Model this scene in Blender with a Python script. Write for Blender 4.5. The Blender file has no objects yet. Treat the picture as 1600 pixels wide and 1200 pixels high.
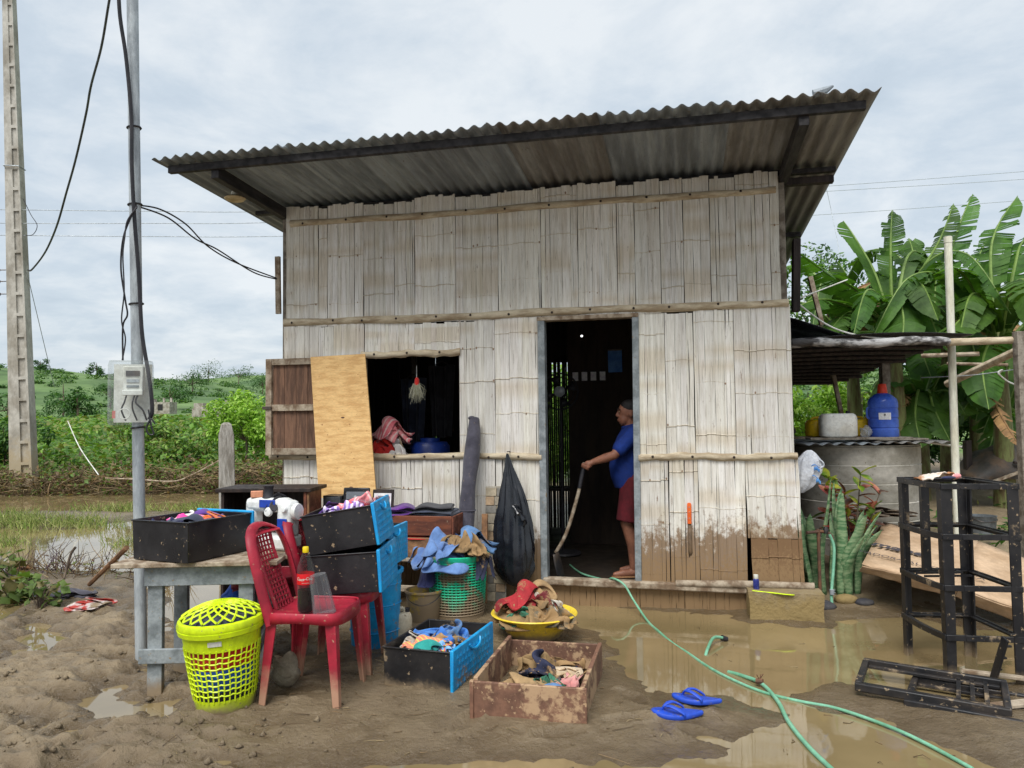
import bpy, math, random
import numpy as np
from mathutils import Vector, Matrix, Euler
random.seed(7); RNG = np.random.default_rng(11)
SC = bpy.context.scene; COL = SC.collection
R = math.radians

# ------------------------------------------------------------------ camera
FPX = 1200.0; PITCH = R(2.62); ROLL = 0.012; EYE = Vector((0, 0, 1.6))
_f = Vector((0, math.cos(PITCH), math.sin(PITCH))); _u0 = Vector((0, -math.sin(PITCH), math.cos(PITCH))); _r0 = Vector((1, 0, 0))
_r = _r0*math.cos(ROLL) - _u0*math.sin(ROLL); _u = _r0*math.sin(ROLL) + _u0*math.cos(ROLL)
cam_d = bpy.data.cameras.new('camera'); cam = bpy.data.objects.new('camera', cam_d); COL.objects.link(cam)
cam_d.sensor_fit = 'HORIZONTAL'; cam_d.sensor_width = 36; cam_d.lens = 36*FPX/1600; cam_d.clip_start = 0.05; cam_d.clip_end = 5000
cam.matrix_world = Matrix(((_r.x, _u.x, -_f.x, EYE.x), (_r.y, _u.y, -_f.y, EYE.y), (_r.z, _u.z, -_f.z, EYE.z), (0, 0, 0, 1)))
SC.camera = cam

# ------------------------------------------------------------------ sky and sun (bright overcast)
wd = bpy.data.worlds.new('World'); SC.world = wd; wd.use_nodes = True
def build_world():
    nt = wd.node_tree; nt.nodes.clear(); N = nt.nodes.new; L = nt.links.new
    out = N('ShaderNodeOutputWorld'); bg = N('ShaderNodeBackground'); L(bg.outputs[0], out.inputs[0])
    sky = N('ShaderNodeTexSky'); sky.sky_type = 'NISHITA'; sky.sun_disc = False; sky.sun_elevation = R(56); sky.sun_rotation = R(200)
    sky.air_density = 1.2; sky.dust_density = 2.5
    tc = N('ShaderNodeTexCoord'); sep = N('ShaderNodeSeparateXYZ'); L(tc.outputs['Generated'], sep.inputs[0])
    ad = N('ShaderNodeMath'); ad.operation = 'ADD'; ad.inputs[1].default_value = 0.22
    ab = N('ShaderNodeMath'); ab.operation = 'ABSOLUTE'; L(sep.outputs[2], ab.inputs[0]); L(ab.outputs[0], ad.inputs[0])
    dv = N('ShaderNodeVectorMath'); dv.operation = 'DIVIDE'
    cb = N('ShaderNodeCombineXYZ'); [L(ad.outputs[0], cb.inputs[i]) for i in range(3)]
    L(tc.outputs['Generated'], dv.inputs[0]); L(cb.outputs[0], dv.inputs[1])
    def noise(scale, det, rough, dist=0):
        n = N('ShaderNodeTexNoise'); n.inputs['Scale'].default_value = scale; n.inputs['Detail'].default_value = det
        n.inputs['Roughness'].default_value = rough; n.inputs['Distortion'].default_value = dist; L(dv.outputs[0], n.inputs['Vector']); return n
    n1 = noise(1.15, 9, .60, .5); n2 = noise(3.4, 8, .6, .3)
    mx = N('ShaderNodeMix'); mx.data_type = 'FLOAT'; mx.inputs[0].default_value = .42; L(n1.outputs[0], mx.inputs[2]); L(n2.outputs[0], mx.inputs[3])
    rp = N('ShaderNodeValToRGB'); L(mx.outputs[0], rp.inputs[0]); e = rp.color_ramp.elements
    e[0].position = .36; e[0].color = (.51, .60, .695, 1); e[1].position = .62; e[1].color = (.84, .885, .92, 1)
    m = e.new(.48); m.color = (.62, .705, .79, 1)
    sc = N('ShaderNodeVectorMath'); sc.operation = 'SCALE'; sc.inputs[3].default_value = .11; L(sky.outputs[0], sc.inputs[0])
    mix = N('ShaderNodeMix'); mix.data_type = 'RGBA'; mix.inputs[0].default_value = .88
    L(sc.outputs[0], mix.inputs[6]); L(rp.outputs[0], mix.inputs[7]); L(mix.outputs[2], bg.inputs[0]); bg.inputs[1].default_value = .40
build_world()
sun_d = bpy.data.lights.new('sun', 'SUN'); sun = bpy.data.objects.new('sun', sun_d); COL.objects.link(sun)
sun_d.energy = 1.5; sun_d.angle = R(35); sun_d.color = (1, .98, .95); sun.rotation_euler = (R(34), 0, R(-20))
vs = SC.view_settings; vs.view_transform = 'Standard'; vs.look = 'None'; vs.exposure = 1.42; vs.gamma = 1; vs.use_curve_mapping = False

# ------------------------------------------------------------------ helpers
def ray(px, py): return _f + _r*((px-800)/FPX) + _u*((600-py)/FPX)
def at(px, py, Y=None, z=None):
    d = ray(px, py); t = (Y/d.y) if Y is not None else (z-EYE.z)/d.z
    return EYE + d*t
YAW = R(12.5); HU = Vector((math.cos(YAW), -math.sin(YAW), 0)); HV = Vector((math.sin(YAW), math.cos(YAW), 0)); HO = at(1000, 950, z=0)
def fac(px, py, off=0.0):                     # a point on the plane of the house front (off metres in front), in house coordinates
    d = ray(px, py); s = ((HO-HV*off-EYE).dot(HV))/d.dot(HV); q = EYE + d*s - HO
    return Vector((q.dot(HU), q.dot(HV), q.z))
def hw(u, v, z): return HO + HU*u + HV*v + Vector((0, 0, z))
def lin(*c): return tuple((x/255/12.92 if x/255 <= .04045 else ((x/255+.055)/1.055)**2.4) for x in c)

_perm = RNG.permutation(512).astype(np.int64)
def vn(x, y, s=0):
    x = np.asarray(x, float); y = np.asarray(y, float); xi = np.floor(x).astype(np.int64); yi = np.floor(y).astype(np.int64); fx = x-xi; fy = y-yi
    fx = fx*fx*fx*(fx*(fx*6-15)+10); fy = fy*fy*fy*(fy*(fy*6-15)+10)
    h = lambda a, b: _perm[(_perm[(a+s*57) & 511]+b) & 511]/511.0
    a = h(xi, yi); b = h(xi+1, yi); c = h(xi, yi+1); d = h(xi+1, yi+1)
    return a+(b-a)*fx+(c-a)*fy+(a-b-c+d)*fx*fy
def fbm(x, y, o=4, s=0, g=.5):
    t = 0; a = 1; n = 0
    for i in range(o): t = t+a*vn(np.asarray(x)*2**i+i*17.3, np.asarray(y)*2**i+i*9.1, s+i); n += a; a *= g
    return t/n

class MB:
    def __init__(s): s.v = []; s.f = []; s.m = []; s.c = []; s.cc = None
    def add(s, vs, fs, mi=0, col=None):
        b = len(s.v); s.v += [tuple(p) for p in vs]; s.f += [tuple(i+b for i in f) for f in fs]; s.m += [mi]*len(fs)
        s.c += [col or s.cc or (1, 1, 1)]*len(vs); return s
    def box(s, c, d, rot=None, mi=0, col=None, taper=1.0, jit=0):
        M = rot if isinstance(rot, Matrix) else (Euler(rot).to_matrix() if rot else Matrix.Identity(3)); c = Vector(c); vs = []
        for k in (-1, 1):
            for j in (-1, 1):
                for i in (-1, 1):
                    t = taper if k > 0 else 1
                    q = Vector((i*d[0]/2*t, j*d[1]/2*t, k*d[2]/2))
                    if jit: q += Vector([random.uniform(-jit, jit) for _ in range(3)])
                    vs.append(c+M @ q)
        return s.add(vs, [(0, 2, 3, 1), (4, 5, 7, 6), (0, 1, 5, 4), (2, 6, 7, 3), (0, 4, 6, 2), (1, 3, 7, 5)], mi, col)
    def bar(s, a, b, w, h, up=(0, 0, 1), mi=0, col=None):
        a = Vector(a); b = Vector(b); d = b-a; L = d.length; y = d.normalized(); x = y.cross(Vector(up))
        if x.length < 1e-4: x = y.cross(Vector((0, 1, 0)))
        x.normalize(); z = x.cross(y); M = Matrix((x, y, z)).transposed()
        return s.box((a+b)/2, (w, L, h), M, mi, col)
    def tube(s, pts, r, n=8, cap=True, mi=0, col=None, sq=1.0):
        pts = [Vector(p) for p in pts]; N = len(pts); rr = r if isinstance(r, (list, tuple)) else [r]*N; vs = []; fs = []
        t0 = (pts[1]-pts[0]).normalized(); x = t0.orthogonal().normalized()
        if abs(t0.z) < .9: x = t0.cross(Vector((0, 0, 1))).normalized()
        for i, p in enumerate(pts):
            t = (pts[min(i+1, N-1)]-pts[max(i-1, 0)]).normalized(); x = (x-t*x.dot(t))
            x = x.normalized() if x.length > 1e-6 else t.orthogonal().normalized(); y = t.cross(x)
            for k in range(n):
                a = 2*math.pi*k/n; vs.append(p+(x*math.cos(a)+y*math.sin(a)*sq)*rr[i])
        for i in range(N-1):
            for k in range(n):
                k2 = (k+1) % n; fs.append((i*n+k, i*n+k2, i*n+n+k2, i*n+n+k))
        if cap: fs.append(tuple(range(n))[::-1]); fs.append(tuple((N-1)*n+k for k in range(n)))
        return s.add(vs, fs, mi, col)
    def lathe(s, prof, n=24, c=(0, 0, 0), mi=0, col=None, sx=1, sy=1, wob=0):
        vs = []; fs = []; N = len(prof)
        for i, (r, z) in enumerate(prof):
            for k in range(n):
                a = 2*math.pi*k/n; q = r*(1+wob*math.sin(3*a+z*9)); vs.append((c[0]+q*math.cos(a)*sx, c[1]+q*math.sin(a)*sy, c[2]+z))
        for i in range(N-1):
            for k in range(n): fs.append((i*n+k, i*n+(k+1) % n, (i+1)*n+(k+1) % n, (i+1)*n+k))
        if prof[0][0] > 1e-4: fs.append(tuple(range(n))[::-1])
        if prof[-1][0] > 1e-4: fs.append(tuple((N-1)*n+k for k in range(n)))
        return s.add(vs, fs, mi, col)
    def grid(s, fn, nu, nv, mi=0, col=None, wrap=False):
        vs = [fn(i/nu, j/nv) for j in range(nv+1) for i in range(nu+1)]
        fs = [(j*(nu+1)+i, j*(nu+1)+i+1, (j+1)*(nu+1)+i+1, (j+1)*(nu+1)+i) for j in range(nv) for i in range(nu)]
        return s.add(vs, fs, mi, col)
    def ell(s, c, r, nu=16, nv=10, mi=0, rot=None, col=None):
        M = rot if isinstance(rot, Matrix) else (Euler(rot).to_matrix() if rot else Matrix.Identity(3)); c = Vector(c); vs = [c+M @ Vector((0, 0, -r[2]))]; fs = []
        for j in range(1, nv):
            b = -math.pi/2+math.pi*j/nv
            for i in range(nu):
                a = 2*math.pi*i/nu; vs.append(c+M @ Vector((r[0]*math.cos(a)*math.cos(b), r[1]*math.sin(a)*math.cos(b), r[2]*math.sin(b))))
        vs.append(c+M @ Vector((0, 0, r[2]))); T = len(vs)-1
        for i in range(nu):
            i2 = (i+1) % nu; fs.append((0, 1+i2, 1+i)); fs.append((T, 1+(nv-2)*nu+i, 1+(nv-2)*nu+i2))
            for j in range(nv-2): fs.append((1+j*nu+i, 1+j*nu+i2, 1+(j+1)*nu+i2, 1+(j+1)*nu+i))
        return s.add(vs, fs, mi, col)
    def prism(s, poly, z0, z1, mi=0, col=None, M=None):
        n = len(poly); vs = [(x, y, z0) for x, y in poly]+[(x, y, z1) for x, y in poly]
        if M: vs = [M @ Vector(q) for q in vs]
        return s.add(vs, [tuple(range(n))[::-1], tuple(range(n, 2*n))]+[(i, (i+1) % n, n+(i+1) % n, n+i) for i in range(n)], mi, col)
    def build(s, name, mat, parent=None, loc=(0, 0, 0), rot=(0, 0, 0), smooth=40, bevel=0, bseg=2, solid=0, sub=0, **tags):
        me = bpy.data.meshes.new(name); me.from_pydata(s.v, [], s.f)
        for m in (mat if isinstance(mat, (list, tuple)) else [mat]): me.materials.append(m) if m else None
        me.polygons.foreach_set('material_index', s.m)
        ca = me.color_attributes.new('Col', 'FLOAT_COLOR', 'POINT'); ca.data.foreach_set('color', np.c_[np.array(s.c, float).reshape(-1, 3), np.ones(len(s.c))].astype(np.float32).ravel())
        if smooth: me.polygons.foreach_set('use_smooth', [True]*len(s.f)); me.set_sharp_from_angle(angle=R(smooth))
        me.update(); return link(name, me, parent, loc, rot, bevel, bseg, solid, sub, **tags)
def link(name, me, parent=None, loc=(0, 0, 0), rot=(0, 0, 0), bevel=0, bseg=2, solid=0, sub=0, **tags):
    o = bpy.data.objects.new(name, me); COL.objects.link(o); o.location = loc; o.rotation_euler = rot
    if parent: o.parent = parent
    if solid: m = o.modifiers.new('solid', 'SOLIDIFY'); m.thickness = solid; m.offset = 0
    if bevel: m = o.modifiers.new('bevel', 'BEVEL'); m.width = bevel; m.segments = bseg; m.limit_method = 'ANGLE'; m.angle_limit = R(40)
    if sub: m = o.modifiers.new('sub', 'SUBSURF'); m.levels = sub; m.render_levels = sub
    return tag(o, **tags)
def tag(o, label=None, cat=None, group=None, kind=None):
    if label: o['label'] = label
    if cat: o['category'] = cat
    if group: o['group'] = group
    if kind: o['kind'] = kind
    return o
def thing(name, label, cat, loc=(0, 0, 0), rz=0, group=None, rot=None):
    o = bpy.data.objects.new(name, None); COL.objects.link(o); o.location = loc; o.rotation_euler = rot or (0, 0, rz); o.empty_display_size = .1
    return tag(o, label, cat, group)
def dup(o, parent=None, loc=None, rot=None):
    c = o.copy(); COL.objects.link(c); c.parent = parent
    if loc is not None: c.location = loc
    if rot is not None: c.rotation_euler = rot
    for ch in list(o.children): dup(ch, c)
    return c
def fast(name, V, Q, mats, colors=None, smooth=False, midx=None, **kw):
    me = bpy.data.meshes.new(name); V = np.asarray(V, np.float32); Q = np.asarray(Q, np.int32); k = Q.shape[1]
    me.vertices.add(len(V)); me.vertices.foreach_set('co', V.ravel()); me.loops.add(Q.size); me.loops.foreach_set('vertex_index', Q.ravel())
    me.polygons.add(len(Q)); me.polygons.foreach_set('loop_start', np.arange(0, Q.size, k, dtype=np.int32)); me.polygons.foreach_set('loop_total', np.full(len(Q), k, np.int32))
    for m in (mats if isinstance(mats, (list, tuple)) else [mats]): me.materials.append(m)
    if midx is not None: me.polygons.foreach_set('material_index', np.asarray(midx, np.int32))
    if smooth: me.polygons.foreach_set('use_smooth', np.ones(len(Q), bool))
    if colors is not None:
        ca = me.color_attributes.new('Col', 'FLOAT_COLOR', 'POINT'); ca.data.foreach_set('color', np.c_[colors, np.ones(len(V))].astype(np.float32).ravel())
    me.update(calc_edges=True); me.validate(); return link(name, me, **kw)
def cat_pts(pts, n=8):                      # smooth curve through the points
    P = [Vector(p) for p in pts]; out = []
    for i in range(len(P)-1):
        a = P[max(i-1, 0)]; b = P[i]; c = P[i+1]; d = P[min(i+2, len(P)-1)]
        for k in range(n):
            t = k/n; out.append(.5*((2*b)+(c-a)*t+(2*a-5*b+4*c-d)*t*t+(3*b-a-3*c+d)*t**3))
    return out+[P[-1]]


# ------------------------------------------------------------------ crumpled cloth: a few sheets are dropped into a box and settle
NCL = 28
def drop_cloth(seed, wide, high, start, box, frames):
    made = []
    def wall(c, d):
        m = MB(); m.box(c, d); o = m.build('settling_box', None, smooth=0); o.modifiers.new('collision', 'COLLISION'); o.collision.thickness_outer = .006; o.collision.cloth_friction = 12; made.append(o)
    wall((0, 0, -.1), (3, 3, .2))
    for s in (-1, 1): wall((s*(box/2+.1), 0, .5), (.2, box+.4, 1.4)); wall((0, s*(box/2+.1), .5), (box+.4, .2, 1.4))
    c = MB(); c.grid(lambda u, v: start((u-.5)*wide, (v-.5)*high), NCL, NCL); o = c.build('settling_sheet', None, smooth=0); made.append(o)
    m = o.modifiers.new('cloth', 'CLOTH'); q = m.settings; q.quality = 5; q.mass = .25; q.tension_stiffness = q.compression_stiffness = 12; q.shear_stiffness = 4; q.bending_stiffness = .04; q.tension_damping = q.compression_damping = 5; q.air_damping = 1.5
    k = m.collision_settings; k.use_self_collision = True; k.self_distance_min = .008; k.distance_min = .006; k.collision_quality = 2; m.point_cache.frame_start = 1; m.point_cache.frame_end = frames
    for f in range(1, frames+1): SC.frame_set(f)
    me = o.evaluated_get(bpy.context.evaluated_depsgraph_get()).to_mesh(); P = np.array([v.co[:] for v in me.vertices]); lo = P.min(0); hi = P.max(0)
    for x in made: bpy.data.objects.remove(x)
    return (P-lo)/(hi-lo)
from mathutils import noise as mnoise
def crumpled(seed, k, amp):
    def f(x, y):
        a = mnoise.noise(Vector((x*3.1+seed, y*3.1, seed*2.))); b = mnoise.noise(Vector((x*3.1, y*3.1+seed*3, seed))); c = mnoise.noise(Vector((x*2.2+seed, y*2.2, 5+seed)))
        return (x*k+amp*a*.6, y*k+amp*b*.6, .32+abs(.35*c)+.18*math.sin(x*9+seed)*math.sin(y*7+seed))
    return f
def upright(seed): return lambda x, y: (x*.5+.03*math.sin(y*20), .12*math.sin(x*14+seed)+.05*math.sin(y*9), y+.62)
CLOTH = [drop_cloth(1, 1.0, .9, crumpled(1, .5, .12), .62, 48), drop_cloth(2, 1.0, 1.0, crumpled(2, .45, .12), .56, 48), drop_cloth(3, .9, 1.0, upright(3), .5, 60), drop_cloth(6, 1.0, .8, upright(6), .6, 60)]
SC.frame_set(1)
# ------------------------------------------------------------------ materials
def mat(name, c1, c2=None, rough=.7, scale=6, stretch=(1, 1, 1), bump=.15, bs=4, mud=None, metal=0, spec=.4, lo=.38, hi=.64, rnd=0, vc=False, dirt=None, trans=None, fine=.18, mudcol=(.25, .185, .115), wave=None, sheen=0):
    m = bpy.data.materials.new(name); m.use_nodes = True; nt = m.node_tree; N = nt.nodes.new; L = nt.links.new; b = nt.nodes['Principled BSDF']
    b.inputs['Metallic'].default_value = metal; b.inputs['Specular IOR Level'].default_value = spec
    tc = N('ShaderNodeTexCoord'); mp = N('ShaderNodeMapping'); mp.inputs['Scale'].default_value = stretch; L(tc.outputs['Object'], mp.inputs[0])
    if rnd:
        oi = N('ShaderNodeObjectInfo'); sc = N('ShaderNodeMath'); sc.operation = 'MULTIPLY'; sc.inputs[1].default_value = 37; L(oi.outputs['Random'], sc.inputs[0])
        cb = N('ShaderNodeCombineXYZ'); [L(sc.outputs[0], cb.inputs[i]) for i in range(3)]; L(cb.outputs[0], mp.inputs['Location'])
    def noise(s, d=7, r=.6, vec=None):
        n = N('ShaderNodeTexNoise'); n.inputs['Scale'].default_value = s; n.inputs['Detail'].default_value = d; n.inputs['Roughness'].default_value = r; L(vec or mp.outputs[0], n.inputs['Vector']); return n.outputs[0]
    def ramp(src, lo, hi):
        r = N('ShaderNodeMapRange'); r.inputs[1].default_value = lo; r.inputs[2].default_value = hi; r.interpolation_type = 'SMOOTHSTEP'; L(src, r.inputs[0]); return r.outputs[0]
    def mixc(f, a, c, mode='MIX'):
        x = N('ShaderNodeMix'); x.data_type = 'RGBA'; x.blend_type = mode
        if isinstance(f, float): x.inputs[0].default_value = f
        else: L(f, x.inputs[0])
        for k, q in ((6, a), (7, c)):
            if isinstance(q, tuple): x.inputs[k].default_value = (*q[:3], 1)
            else: L(q, x.inputs[k])
        return x.outputs[2]
    n1 = noise(scale); col = mixc(ramp(n1, lo, hi), tuple(c1), tuple(c2 or [x*.8 for x in c1]))
    if wave:                                  # (scale, axis, colour, amount): woven or printed stripes
        w = N('ShaderNodeTexWave'); w.inputs['Scale'].default_value = wave[0]; w.bands_direction = wave[1]; w.inputs['Distortion'].default_value = .6; L(tc.outputs['Object'], w.inputs[0]); col = mixc(ramp(w.outputs[1], .5, .6) if wave[3] == 1 else ramp(w.outputs[1], .78, .84), col, wave[2])
    n2 = noise(scale*6, 5, .7); g = N('ShaderNodeMapRange'); g.inputs[1].default_value = .3; g.inputs[2].default_value = .7; g.inputs[3].default_value = 1-fine; g.inputs[4].default_value = 1+fine; L(n2, g.inputs[0])
    gc = N('ShaderNodeCombineColor'); [L(g.outputs[0], gc.inputs[i]) for i in range(3)]; col = mixc(1.0, col, gc.outputs[0], 'MULTIPLY')
    if rnd:
        hs = N('ShaderNodeHueSaturation'); r = N('ShaderNodeMapRange'); r.inputs[3].default_value = 1-rnd; r.inputs[4].default_value = 1+rnd; L(oi.outputs['Random'], r.inputs[0]); L(r.outputs[0], hs.inputs['Value']); L(col, hs.inputs['Color']); col = hs.outputs[0]
    if vc:
        at_ = N('ShaderNodeAttribute'); at_.attribute_name = 'Col'; col = mixc(1.0, col, at_.outputs[0], 'MULTIPLY')
    geo = N('ShaderNodeNewGeometry')
    if dirt:                                  # patches of dried mud, amount 0..1
        col = mixc(ramp(noise(5.5, 9, .7, tc.outputs['Object']), 1-dirt-.03, 1-dirt+.05), col, tuple(mudcol)); col = mixc(ramp(noise(34, 3, .6, tc.outputs['Object']), .70-dirt*.12, .74-dirt*.12), col, tuple(mudcol))
    if mud:                                   # mud line: (height below which all is mud, height where it ends)
        sp = N('ShaderNodeSeparateXYZ'); L(geo.outputs['Position'], sp.inputs[0]); nz = noise(5, 8, .7, geo.outputs['Position'])
        a = N('ShaderNodeMath'); a.operation = 'MULTIPLY_ADD'; L(nz, a.inputs[0]); a.inputs[1].default_value = (mud[1]-mud[0])*2.2; L(sp.outputs[2], a.inputs[2])
        o = (mud[1]-mud[0])*1.1; f = ramp(a.outputs[0], mud[0]+o, mud[1]+o); inv = N('ShaderNodeMath'); inv.operation = 'SUBTRACT'; inv.inputs[0].default_value = 1; L(f, inv.inputs[1]); col = mixc(inv.outputs[0], col, tuple(mudcol))
    L(col, b.inputs['Base Color']); b.inputs['Roughness'].default_value = rough
    if rough < .65:
        rr = N('ShaderNodeMapRange'); rr.inputs[1].default_value = .3; rr.inputs[2].default_value = .7; rr.inputs[3].default_value = max(rough-.12, .02); rr.inputs[4].default_value = min(rough+.2, 1); L(n1, rr.inputs[0]); L(rr.outputs[0], b.inputs['Roughness'])
    if bump:
        bp = N('ShaderNodeBump'); bp.inputs['Strength'].default_value = min(bump*2.2, 1); bp.inputs['Distance'].default_value = .01*max(bump*3, .2); L(noise(scale*bs, 6, .65), bp.inputs['Height']); L(bp.outputs[0], b.inputs['Normal'])
    if sheen: b.inputs['Sheen Weight'].default_value = sheen
    if trans:
        tr = N('ShaderNodeBsdfTranslucent'); L(mixc(1.0, col, tuple(trans[1]), 'MULTIPLY'), tr.inputs[0]); ms = N('ShaderNodeMixShader'); ms.inputs[0].default_value = trans[0]
        L(b.outputs[0], ms.inputs[1]); L(tr.outputs[0], ms.inputs[2]); L(ms.outputs[0], nt.nodes['Material Output'].inputs[0])
    return m
def clear(name, tint=(1, 1, 1), amount=.25, rough=.12, body=.6):      # thin clear plastic
    m = bpy.data.materials.new(name); m.use_nodes = True; nt = m.node_tree; N = nt.nodes.new; L = nt.links.new; b = nt.nodes['Principled BSDF']
    b.inputs['Base Color'].default_value = (*[x*body for x in tint], 1); b.inputs['Roughness'].default_value = rough; t = N('ShaderNodeBsdfTransparent'); t.inputs[0].default_value = (*[min(1, x*1.0) for x in tint], 1)
    lw = N('ShaderNodeLayerWeight'); lw.inputs[0].default_value = .3; mr = N('ShaderNodeMapRange'); mr.inputs[3].default_value = amount; mr.inputs[4].default_value = min(1, amount+.3); L(lw.outputs['Facing'], mr.inputs[0])
    ms = N('ShaderNodeMixShader'); L(mr.outputs[0], ms.inputs[0]); L(t.outputs[0], ms.inputs[1]); L(b.outputs[0], ms.inputs[2]); L(ms.outputs[0], nt.nodes['Material Output'].inputs[0]); return m
MUD = (.27, .20, .125)
M = {}
def defm(k, *a, **kw): M[k] = mat(k, *a, **kw)
defm('wood_dark', lin(52, 40, 34), lin(34, 27, 25), .6, 3, (8, 8, .8), .2)
defm('wood_black', lin(46, 42, 42), lin(26, 24, 25), .6, 3, (6, 1, 6), .2)
defm('wood_grey', lin(140, 132, 120), lin(98, 88, 76), .85, 4, (3, 3, 3), .3, rnd=.1)
defm('wood_weather', lin(168, 154, 134), lin(112, 92, 72), .85, 5, (2, 2, 2), .3, rnd=.12)
defm('wood_red', lin(120, 68, 46), lin(84, 46, 34), .55, 4, (1, 4, 4), .15, rnd=.08, dirt=.32)
defm('wood_plain', lin(150, 110, 75), lin(105, 75, 52), .7, 5, (2, 2, 2), .2, rnd=.12)
defm('paint_greyblue', lin(142, 148, 150), lin(108, 114, 116), .65, 5, (2, 2, 2), .2, mud=(.03, .15), dirt=.34)
defm('concrete', lin(172, 166, 154), lin(128, 120, 106), .9, 3, (1, 1, 1), .35)
defm('galv', lin(176, 182, 184), lin(146, 152, 156), .5, 14, (1, 1, .3), .05, metal=.2)
defm('rubber', lin(30, 30, 34), lin(44, 42, 46), .5, 8, bump=.05)
defm('black_plastic', lin(26, 26, 29), lin(38, 37, 39), .35, 5, bump=.06, dirt=.34)
defm('black_muddy', lin(26, 26, 29), lin(40, 38, 38), .38, 5, bump=.08, mud=(.0, .1), dirt=.38)
defm('cyan', lin(28, 158, 214), lin(22, 138, 200), .38, 4, bump=.05, dirt=.33)
defm('cyan_muddy', lin(28, 158, 214), lin(22, 138, 200), .4, 4, bump=.05, dirt=.4)
defm('red_plastic', lin(164, 36, 54), lin(132, 24, 42), .42, 3, bump=.06, mud=(.06, .26), dirt=.36, mudcol=lin(168, 128, 104))
defm('red_dark', lin(112, 14, 30), lin(86, 10, 24), .4, 3, bump=.06, mud=(.06, .2), dirt=.25)
defm('lime', lin(200, 222, 22), lin(184, 206, 18), .4, 5, bump=.05, mud=(.045, .14), dirt=.35)
defm('green_plastic', lin(36, 186, 140), lin(26, 160, 120), .45, 3, bump=.08, mud=(.1, .25), dirt=.46)
defm('yellow_plastic', lin(232, 202, 60), lin(222, 190, 48), .42, 4, bump=.05, mud=(.05, .16), dirt=.38)
defm('white_plastic', lin(222, 222, 214), lin(190, 188, 176), .45, 6, bump=.08)
defm('pvc', lin(222, 222, 206), lin(196, 192, 170), .5, 3, (3, 3, .6), .05)
defm('steel_dark', lin(70, 70, 72), lin(100, 88, 78), .5, 8, metal=.7)
defm('rust', lin(120, 84, 60), lin(80, 60, 50), .8, 10)
defm('nail', lin(60, 46, 38), lin(40, 30, 26), .7, 30)
defm('hose', lin(122, 178, 148), lin(98, 154, 122), .4, 6, bump=.05, dirt=.3, mudcol=lin(150, 150, 100))
defm('hose_muddy', lin(140, 146, 98), lin(118, 122, 80), .5, 6, bump=.05, dirt=.45)
# ------------------------------------------------------------------ ground, water, hills
def pxpoly(pts, z=0.0): return np.array([[*at(x, y, z=z).xy] for x, y in pts])
def sdf(P, x, y):                           # signed distance to a polygon, negative inside
    d = np.full(x.shape, 1e9); ins = np.zeros(x.shape, bool); n = len(P)
    for i in range(n):
        a = P[i]; b = P[(i+1) % n]; e = b-a; wx = x-a[0]; wy = y-a[1]; t = np.clip((wx*e[0]+wy*e[1])/max(e@e, 1e-9), 0, 1)
        d = np.minimum(d, (wx-e[0]*t)**2+(wy-e[1]*t)**2); c = (a[1] > y) != (b[1] > y)
        if abs(e[1]) > 1e-9: ins ^= c & (x < e[0]*(y-a[1])/e[1]+a[0])
    return np.where(ins, -1, 1)*np.sqrt(d)
PUD = [pxpoly(p) for p in (
    [(862, 936), (1000, 955), (1100, 965), (1290, 980), (1330, 965), (1420, 955), (1520, 985), (1640, 985), (1900, 1000), (1900, 1400), (400, 1400), (420, 1205), (700, 1195), (850, 1203), (1000, 1198), (1120, 1182), (1180, 1158), (1225, 1130), (1215, 1112), (1150, 1092), (1080, 1084), (1010, 1080), (990, 1060), (975, 1030), (945, 1000), (900, 985)],
    [(-300, 770), (60, 767), (150, 772), (330, 771), (440, 784), (440, 806), (300, 800), (180, 797), (60, 799), (-300, 802)],
    [(-300, 830), (120, 826), (250, 808), (330, 822), (440, 830), (440, 890), (330, 896), (300, 912), (240, 900), (100, 892), (-300, 900)],
    [(232, 930), (330, 905), (420, 898), (420, 960), (330, 985), (262, 965)],
    [(128, 1105), (180, 1093), (218, 1105), (205, 1125), (150, 1132)], [(150, 1078), (185, 1070), (200, 1080), (165, 1090)], [(228, 1100), (250, 1096), (246, 1118), (232, 1122)],
    [(20, 1000), (70, 985), (110, 1000), (60, 1020)], [(-200, 950), (10, 930), (40, 950), (-20, 975), (-200, 990)])]
ISL = pxpoly([(1252, 1085), (1300, 1062), (1380, 1078), (1480, 1088), (1560, 1075), (1620, 1066), (1800, 1110), (1800, 1225), (1600, 1205), (1500, 1172), (1400, 1127), (1290, 1108)])
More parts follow.
